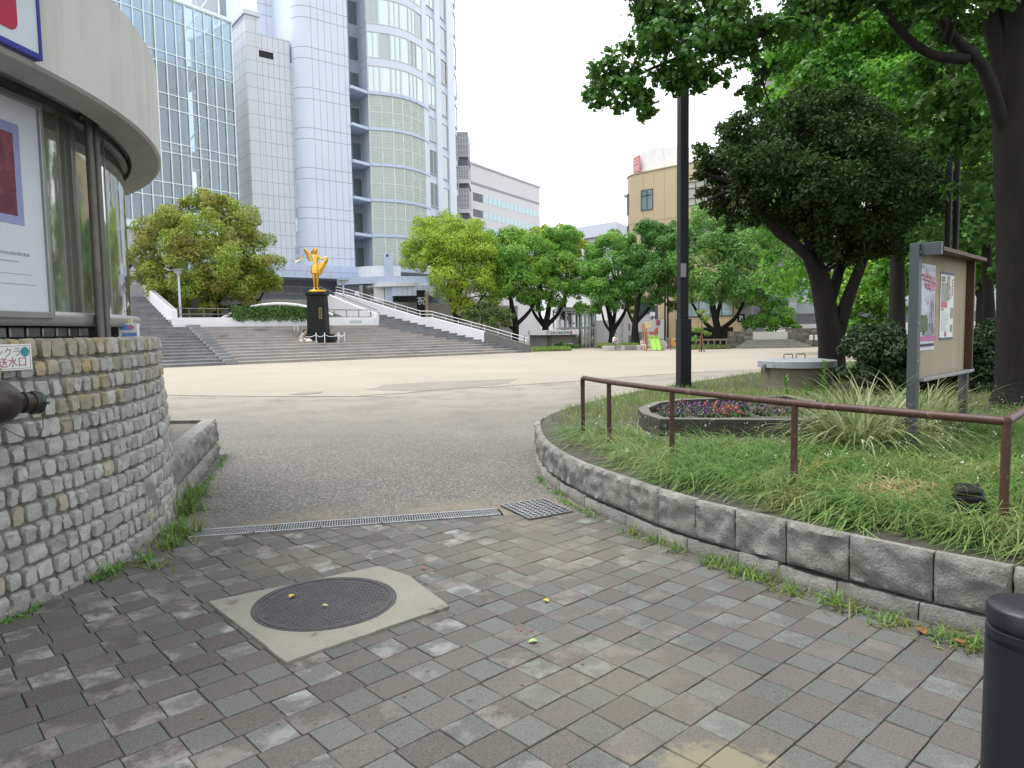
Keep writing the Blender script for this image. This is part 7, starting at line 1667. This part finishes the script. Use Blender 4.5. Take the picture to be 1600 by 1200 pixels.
tree('plaza_tree', 'dense dark green tree between the glass pavilion and the white shop', q, [([q, P(957, 515, Y), P(952, 490, Y), P(945, 460, Y)], (.33, .13)), ([P(957, 518, Y), P(975, 490, Y), P(986, 460, Y)], (.2, .09)), ([P(957, 512, Y), P(962, 480, Y), P(964, 450, Y)], (.18, .08)), ([P(956, 520, Y), P(945, 505, Y - .3), P(940, 485, Y)], (.13, .07))], cl, 30000, .2, leafmat('zelkova_leaf', (.1, .26, .045), (.16, .35, .06), (.2, .39, .055), .33, .4, .45, .3), bd, seed=12, group=gt)
Y = 54; q = P(993, 534, Y); q.z = .25
cl = [C(*a, Y + d) for a, d in (((1018, 364, 24), .6), ((1040, 388, 26), 0), ((1004, 402, 26), -.4), ((1030, 430, 30), -1.2), ((1002, 448, 22), -1), ((1046, 452, 26), -.6), ((1062, 422, 22), .4), ((1020, 468, 16), -1), ((1052, 478, 12), 0), ((1050, 360, 18), .8), ((985, 425, 16), 0))]
tree('plaza_tree', 'dark blue green tree just left of the tall black lamp post', q, [([q, P(992, 510, Y), P(996, 480, Y), P(1002, 450, Y)], (.33, .13)), ([P(993, 505, Y), P(1015, 480, Y), P(1030, 455, Y)], (.17, .08)), ([P(992, 508, Y), P(982, 488, Y), P(978, 465, Y)], (.13, .07))], cl, 26000, .2, L['deep'], bd, seed=13, group=gt)
Y = 51.5; q = P(1122, 536, Y); q.z = .1
cl = [C(*a, Y + d) for a, d in (((1108, 348, 30), .6), ((1150, 346, 26), .6), ((1186, 366, 30), .4), ((1082, 372, 28), .3), ((1130, 386, 38), -1), ((1216, 400, 30), .2), ((1086, 412, 32), -.6), ((1170, 420, 40), -1.6), ((1226, 438, 26), 0), ((1112, 446, 36), -1.6), ((1196, 462, 28), -1), ((1150, 464, 28), -1.6), ((1072, 456, 20), -.3), ((1216, 476, 14), -.4), ((1165, 385, 28), -.8), ((1240, 415, 16), .6), ((1062, 400, 18), .4), ((1128, 330, 14), .8))]
tree('round_crowned_tree', 'broad rounded green tree in front of the tan building', q, [([q, P(1122, 520, Y), P(1116, 490, Y), P(1108, 450, Y)], (.34, .15)), ([P(1123, 518, Y), P(1150, 495, Y), P(1166, 462, Y)], (.2, .09)), ([P(1121, 522, Y), P(1098, 500, Y), P(1082, 475, Y)], (.18, .08)), ([P(1119, 500, Y), P(1126, 470, Y), P(1132, 430, Y)], (.17, .08))], cl, 44000, .2, L['soft'], bd, seed=14, group=gt)
Y = 43; q = P(1096, 546, Y); q.z = 0
tree('staked_sapling', 'thin sapling tied to reddish stakes beside the log fence', q, [([q, P(1096, 520, Y), P(1097, 492, Y)], (.04, .02))], [C(1090, 515, 9, Y), C(1102, 500, 9, Y), C(1095, 488, 8, Y), C(1084, 530, 7, Y), C(1104, 522, 7, Y)], 420, .17, leafmat('sapling_leaf', (.2, .3, .06), (.26, .36, .08), None, .35, .5, .5, .2), bk, seed=15, limb=.015, back=0, sub=4)
b = MB(); b.tube([q + V((-.15, 0, -.05)), q + V((.02, 0, 1.3))], .035, 6); b.tube([q + V((.18, 0, -.05)), q + V((-.02, 0, 1.3))], .035, 6); tag(b.build('tree_stake', mat('reddish_stake', (.3, .13, .08), rough=.8), loc=q), 'crossed reddish stakes holding up the thin sapling', 'stakes')
Y = 50.5; q = P(1212, 517, Y); q.z = .8
tree('maple_shrub', 'bright layered shrub above the pale plaque of the rubble wall', q, [([q - UPZ * .8, q + UPZ * .4], (.08, .05))], [C(1205, 485, 16, Y), C(1225, 492, 16, Y), C(1190, 500, 14, Y), C(1212, 505, 18, Y), C(1232, 508, 12, Y), C(1170, 508, 12, Y), C(1245, 515, 8, Y + .5)], 5000, .2, L['mid'], bk, seed=16, limb=.03, cat='shrub')
# kiosk planting
Y = 55; tree('kiosk_shrub', 'low rounded dark shrub in front of the kiosk', P(875, 547, Y), [([P(875, 547, Y), P(875, 542, Y)], (.05, .04))], [C(868, 543, 8, Y), C(880, 542, 9, Y), C(890, 544, 7, Y), C(900, 545, 6, Y)], 1800, .17, L['deep'], bk, seed=17, limb=.02, cat='shrub')
b = MB(); q = P(832, 530, 52); b.tube([(q.x - .6, 52, 0), (q.x - .6, 52, 1.1)], .05, 8); b.box(q.x - .75, q.x - .45, 51.9, 52.15, 1.0, 1.06); tag(b.build('small_stand', M['pipe'], loc=(q.x - .6, 52, 0)), 'small grey stand at the lower end of the ramp railing', 'stand')
# dark glossy tree beyond the well
Y = 14.7; q = G(1300, 598, .3); q = V((6.62, 14.7, .3))
cl = [C(*a, Y + d) for a, d in (((1128, 252, 36), 0), ((1176, 212, 46), .2), ((1122, 292, 28), .3), ((1198, 268, 54), -.7), ((1256, 200, 52), .3), ((1250, 286, 58), -.9), ((1320, 226, 58), -.5), ((1322, 306, 58), -1), ((1380, 246, 56), -.2), ((1398, 312, 50), -.7), ((1440, 276, 36), .2), ((1290, 352, 44), -.5), ((1352, 360, 44), -.4), ((1404, 352, 30), 0), ((1162, 310, 32), -.4), ((1300, 172, 40), .5), ((1215, 330, 32), 0), ((1180, 345, 16), -.3), ((1425, 330, 30), .4), ((1100, 235, 14), .1), ((1104, 300, 14), .1), ((1142, 200, 18), .2), ((1122, 330, 11), .1), ((1150, 342, 13), 0), ((1232, 160, 26), .4), ((1455, 240, 34), .5), ((1300, 392, 22), -.4), ((1345, 402, 22), -.4), ((1475, 290, 30), .6), ((1400, 395, 20), .2), ((1092, 275, 10), .1), ((1150, 222, 12), .2), ((1190, 172, 14), .3), ((1098, 322, 8), 0), ((1140, 360, 8), 0), ((1262, 145, 18), .4), ((1460, 320, 26), .5), ((1375, 200, 36), .5), ((1330, 385, 26), .2), ((1380, 385, 22), .3), ((1110, 262, 18), .2), ((1340, 190, 40), .4), ((1232, 352, 24), .3))]
tree('dark_broadleaf_tree', 'dark glossy-leaved tree with forked trunk beside the concrete well', q,
     [([q, P(1299, 540, Y), P(1290, 480, Y), P(1280, 430, Y)], (.3, .2)), ([P(1290, 485, Y), P(1262, 400, Y - .1), P(1216, 364, Y - .2), P(1184, 325, Y - .3), P(1160, 290, Y - .3)], (.17, .05)), ([P(1308, 520, Y), P(1328, 458, Y - .1), P(1352, 395, Y), P(1366, 330, Y)], (.16, .07)), ([P(1282, 440, Y), P(1270, 390, Y + .1), P(1250, 340, Y), P(1240, 280, Y)], (.16, .07)), ([P(1296, 470, Y), P(1312, 420, Y + .2), P(1318, 360, Y), P(1322, 290, Y)], (.13, .06))],
     cl, 62000, .098, L['dark'], bd, 'oval', seed=20, limb=.05, back=.9, subr=(.22, .5), fuzz=.3, rnd=.9, inner=.22)
# big maple at the right edge with its branch reaching over the lamp post
Y = 9.6; q = V((6.86, 9.6, .3))
cl = [C(*a, Y + d) for a, d in (((932, 152, 20), -1.0), ((958, 118, 34), -1.0), ((990, 150, 34), -1.2), ((1008, 76, 44), -1.0), ((1050, 112, 38), -1.1), ((1042, 34, 46), -.8), ((1100, 62, 44), -1.0), ((1078, 132, 24), -1.0), ((1118, 122, 26), -.9), ((1150, 24, 48), -.8), ((1158, 88, 30), -.8), ((1186, 148, 22), -.6), ((1198, 112, 22), -.7), ((1166, 146, 14), -.7), ((1208, 176, 14), -.6), ((1000, 20, 34), -.8), ((1230, 34, 46), -.7), ((1290, 8, 52), -.5), ((1370, -8, 54), -.6), ((1450, -10, 52), -.8), ((1530, -5, 50), -1.2), ((1010, 178, 16), -1.1), ((1085, -40, 60), -.5), ((1200, -60, 70), -.3), ((1330, -80, 80), 0), ((1460, -90, 80), 0), ((1570, -70, 80), -.3), ((1590, 40, 40), 1.0), ((1500, 40, 34), .8), ((1420, 30, 36), .9))]
tree('maple_tree', 'big maple at the right edge whose leafy branch hangs over the lamp post', q,
     [([q, P(1592, 500, Y), P(1588, 330, Y), P(1582, 200, Y), P(1590, 60, Y), P(1590, -140, Y)], (.29, .2)), ([P(1576, 225, Y), P(1537, 106, Y - .2), P(1499, 69, Y - .3), P(1465, 23, Y - .4), P(1440, -30, Y - .5)], (.1, .05)), ([P(1511, 92, Y - .25), P(1470, 89, Y - .3), P(1442, 78, Y - .4), P(1407, 49, Y - .5), P(1373, 5, Y - .6)], (.07, .04)), ([P(1582, 140, Y), P(1552, 40, Y + .1), P(1535, -30, Y + .1)], (.17, .09)),
      ([P(1440, -20, Y - .5), P(1330, -10, Y - .6), P(1240, 30, Y - .7), P(1150, 70, Y - .8), P(1060, 90, Y - .9), P(980, 125, Y - 1)], (.075, .012)), ([P(1480, 60, Y - .4), P(1490, 20, Y - .8), P(1500, -60, Y - 1)], (.06, .03))],
     cl, 30000, .08, L['maple'], bd, 'maple', seed=22, limb=.02, back=.25, sub=8, inner=.35, subr=(.3, .6), rnd=.9, fuzz=.25,
     forks=[P(980, 125, Y - 1), P(1060, 90, Y - .9), P(1150, 70, Y - .8), P(1240, 30, Y - .7), P(1330, -10, Y - .6), P(1440, -25, Y - .5), P(1535, -25, Y), P(1590, -60, Y), P(1407, 49, Y - .5), P(1190, 110, Y - .75)])
# canopy layers of the big maples to the right, and park trees behind the viewer that shade the paving
Y = 12.5; q = V((10.6, 12.5, .3)); rr = random.Random(31)
cl = [C(*a, Y + d) for a, d in (((1455, 180, 46), 0), ((1505, 150, 46), -.3), ((1545, 210, 50), -.3), ((1480, 235, 40), .2), ((1530, 290, 44), -.2), ((1565, 360, 44), 0), ((1500, 90, 50), .3), ((1430, 120, 40), .4), ((1560, 130, 44), .2), ((1590, 280, 46), .3), ((1600, 420, 40), .3))] + [(V((10.6 + rr.uniform(-4.5, 4), 12.5 + rr.uniform(-4, 4), rr.uniform(6.6, 10.5))), rr.uniform(1.0, 1.6)) for _ in range(12)]
tree('shady_maple', 'dark maple with hanging crown just behind the big right-hand maple', q, [([q, q + V((.1, 0, 2.5)), q + V((-.2, 0, 5)), q + V((0, 0, 8))], (.24, .12)), ([q + V((0, 0, 3)), q + V((-1.4, -.3, 5.2)), q + V((-2.4, -.5, 7))], (.13, .06))], cl, 26000, .14, L['maple'], bd, 'maple', seed=23, limb=.04, back=0, nl=16)
for k, (x, y, h, lab) in enumerate(((-3.2, -5.5, 7.5, 'park tree behind the viewpoint on the left'), (3.6, -4.2, 7.0, 'park tree behind the viewpoint on the right'), (7.5, -7.0, 7.6, 'park tree behind the viewpoint farthest to the right'))):
    rr = random.Random(90 + k); q = V((x, y, 0 if k < 3 else .33)); cl = [(V((x + rr.uniform(-3.4, 3.4), y + rr.uniform(-3, 3), h + rr.uniform(-2, 2.2))), rr.uniform(1.1, 1.7)) for _ in range(22)]
    tree('park_tree', lab, q, [([q, q + UPZ * 2.6, q + V((.3, .2, h - 1))], (.26, .12)), ([q + UPZ * 2.4, q + V((1.2, .6, h - 2)), q + V((2, .8, h))], (.14, .06)), ([q + UPZ * 2.2, q + V((-1.2, .6, h - 2)), q + V((-2, .8, h))], (.14, .06))], cl, 15000, .22, L['mid'], bd, 'sprig', seed=95 + k, limb=.05, back=0, nl=8)
# bright trees further back on the right
gb2 = 'trees behind the notice board'
Y = 21; q = V((11.4, 21, .3))
cl = [C(*a, Y + d) for a, d in (((1268, 60, 50), .5), ((1330, 60, 60), 0), ((1400, 50, 60), -.5), ((1460, 80, 56), -.5), ((1290, 130, 52), -.4), ((1350, 130, 60), -1), ((1420, 140, 60), -1.4), ((1490, 150, 56), -1), ((1270, 190, 40), .2), ((1340, 200, 56), -.6), ((1420, 210, 56), -1), ((1500, 220, 50), -.4), ((1540, 120, 50), .3), ((1550, 60, 50), .5), ((1240, 90, 30), .8), ((1300, 20, 44), .8), ((1440, 10, 60), 0), ((1245, 160, 26), .5), ((1540, 190, 44), 0))]
tree('sunlit_tree', 'tall bright green tree filling the gap above the dark tree', q, [([q, P(1402, 400, Y), P(1405, 250, Y), P(1400, 120, Y)], (.26, .12))], cl, 30000, .2, L['bright'], bd, 'sprig', seed=24, limb=.05, group=gb2, back=.8, nl=14)
Y = 25; q = V((15.2, 25, .3))
cl = [C(*a, Y + d) for a, d in (((1440, 300, 46), .3), ((1490, 300, 48), 0), ((1545, 290, 50), 0), ((1420, 350, 42), 0), ((1470, 360, 46), -.8), ((1530, 350, 46), -.6), ((1400, 400, 36), .3), ((1440, 410, 40), -.8), ((1500, 410, 40), -.8), ((1550, 400, 40), 0), ((1590, 340, 50), .3), ((1600, 270, 50), .4), ((1380, 440, 26), .3), ((1420, 445, 26), -.4))]
tree('sunlit_tree', 'bright yellow green tree whose low branches show left of the twin dark poles', q, [([q, P(1472, 450, Y), P(1478, 380, Y), P(1490, 320, Y)], (.24, .12)), ([P(1470, 470, Y), P(1440, 430, Y), P(1420, 390, Y)], (.13, .06))], cl, 20000, .22, L['bright'], bd, 'sprig', seed=25, limb=.045, group=gb2, back=.5, nl=10)
Y = 31; q = V((17.0, 31, .3))
cl = [C(*a, Y + d) for a, d in (((1330, 440, 28), .3), ((1365, 430, 32), 0), ((1350, 470, 30), -.6), ((1385, 475, 28), -.6), ((1320, 480, 22), 0), ((1400, 440, 28), .3), ((1340, 505, 22), -.4), ((1375, 510, 22), -.4), ((1310, 505, 16), .2))]
tree('low_green_tree', 'low spreading green tree seen through the fork of the dark tree', q, [([q, P(1407, 500, Y), P(1400, 460, Y), P(1370, 430, Y)], (.2, .08))], cl, 11000, .22, L['mid'], bd, 'sprig', seed=26, limb=.04, group=gb2, back=.4)
for k, (x, Y, lab) in enumerate(((22.5, 34, 'tall dark green tree far behind the notice board'), (28.5, 38, 'tall dark green tree behind the right edge of the board'), (17.5, 38, 'tall dark green tree far behind the forked dark tree'))):
    rr = random.Random(50 + k); q = V((x, Y, .2)); cl = [(V((x + rr.uniform(-3.6, 3.6), Y + rr.uniform(-2, 2), rr.uniform(3.6, 17))), rr.uniform(1.5, 2.4)) for _ in range(24)]
    tree('background_tree', lab, q, [([q, q + UPZ * 4, q + V((.3, 0, 8))], (.32, .18)), ([q + UPZ * 2.5, q + V((1.2, 0, 5)), q + V((2, 0, 8))], (.18, .08)), ([q + UPZ * 2.2, q + V((-1.2, 0, 5)), q + V((-2, 0, 8))], (.18, .08))], cl, 17000, .34, L['bright'] if k != 1 else L['mid'], bd, 'sprig', seed=60 + k, limb=.07, back=0, group=gb2, nl=10)
for k, (u, Y, lean, lab) in enumerate(((1548, 19, -.25, 'dark bare-looking trunk with high crown just left of the maple trunk'), (1562, 23, .6, 'slim leaning dark trunk behind the hedge right of the board'))):
    q = P(u, 560, Y); q.z = .3; cl = [(q + V((lean * 2 + random.uniform(-1.6, 1.6), random.uniform(-1, 1), random.uniform(3.2, 6.5))), random.uniform(.8, 1.2)) for _ in range(9)]
    tree('slim_tree', lab, q, [([q, q + V((lean * .4, 0, 1.6)), q + V((lean, 0, 3.6))], (.2 - .06 * k, .1))], cl, 8000, .2, L['deep'], bd, 'sprig', seed=70 + k, limb=.045, back=0, group=gb2)
# shrubs behind the board
gs = 'dark shrubs behind the notice board'
for k, (c0, lab, r, n) in enumerate((([(1362, 560, 34), (1395, 545, 38), (1372, 590, 30), (1405, 592, 34), (1350, 585, 22), (1425, 560, 34)], 'dark rounded shrub left of the notice board', 0, 15000), ([(1455, 560, 40), (1490, 555, 40), (1470, 600, 36), (1505, 600, 36)], 'dark shrub directly behind the notice board legs', .3, 9000), ([(1535, 545, 36), (1575, 540, 38), (1530, 590, 34), (1570, 585, 36), (1555, 620, 30), (1600, 560, 40)], 'dark shrub between the notice board and the maple trunk', .2, 14000))):
    Y = 11.6 + r; cl = [C(u, v, w, Y) for u, v, w in c0]; q = P(c0[0][0] + 15, 630, Y); q.z = .3
    tree('dark_shrub', lab, q, [([q, q + UPZ * .5], (.05, .03))], cl, n, .075, L['shrub'], bk, 'oval', seed=80 + k, limb=.015, back=1.0, group=gs, cat='shrub')
# ================================================================ sky, sun, camera
w = bpy.data.worlds.new('World'); sc.world = w; w.use_nodes = True; nt = w.node_tree; nt.nodes.clear()
EL, AZ = R(66), R(-75)
sky = nt.nodes.new('ShaderNodeTexSky'); sky.sky_type = 'NISHITA'; sky.sun_disc = False; sky.sun_elevation = EL; sky.sun_rotation = AZ; sky.dust_density = 4; sky.air_density = 1
hs_ = N(nt, 'ShaderNodeHueSaturation'); hs_.inputs['Saturation'].default_value = .12; nt.links.new(sky.outputs[0], hs_.inputs['Color'])
ov = mixc(nt, .72, hs_.outputs[0], (10.6, 10.9, 11.4))
bg = N(nt, 'ShaderNodeBackground', Strength=.125); nt.links.new(ov, bg.inputs['Color']); wo = nt.nodes.new('ShaderNodeOutputWorld'); nt.links.new(bg.outputs[0], wo.inputs[0])
sl_o = bpy.data.lights.new('Sun', 'SUN'); sl_o.energy = 1.9; sl_o.angle = R(25); sl_o.color = (1, .97, .92)
so = bpy.data.objects.new('Sun', sl_o); COL.objects.link(so)
sd = V((math.sin(AZ) * math.cos(EL), math.cos(AZ) * math.cos(EL), math.sin(EL)))
so.rotation_euler = sd.to_track_quat('Z', 'Y').to_euler(); so.location = (0, 0, 60)
cd = bpy.data.cameras.new('Camera'); cam = bpy.data.objects.new('Camera', cd); COL.objects.link(cam); sc.camera = cam
cd.sensor_fit = 'HORIZONTAL'; cd.sensor_width = 36; cd.lens = 36 * FPX / 1600; cd.clip_start = .05; cd.clip_end = 2000
mt = Matrix((RT, UPV, -FW)).transposed().to_4x4(); mt.translation = (0, 0, EYE); cam.matrix_world = mt
sc.view_settings.view_transform = 'Standard'; sc.view_settings.look = 'None'; sc.view_settings.exposure = .78; sc.view_settings.gamma = 1
sc.render.engine = 'CYCLES'; sc.cycles.use_denoising = True
sc.cycles.max_bounces = 6; sc.cycles.diffuse_bounces = 3; sc.cycles.glossy_bounces = 3; sc.cycles.transparent_max_bounces = 10; sc.cycles.transmission_bounces = 3
sc.cycles.caustics_reflective = False; sc.cycles.caustics_refractive = False
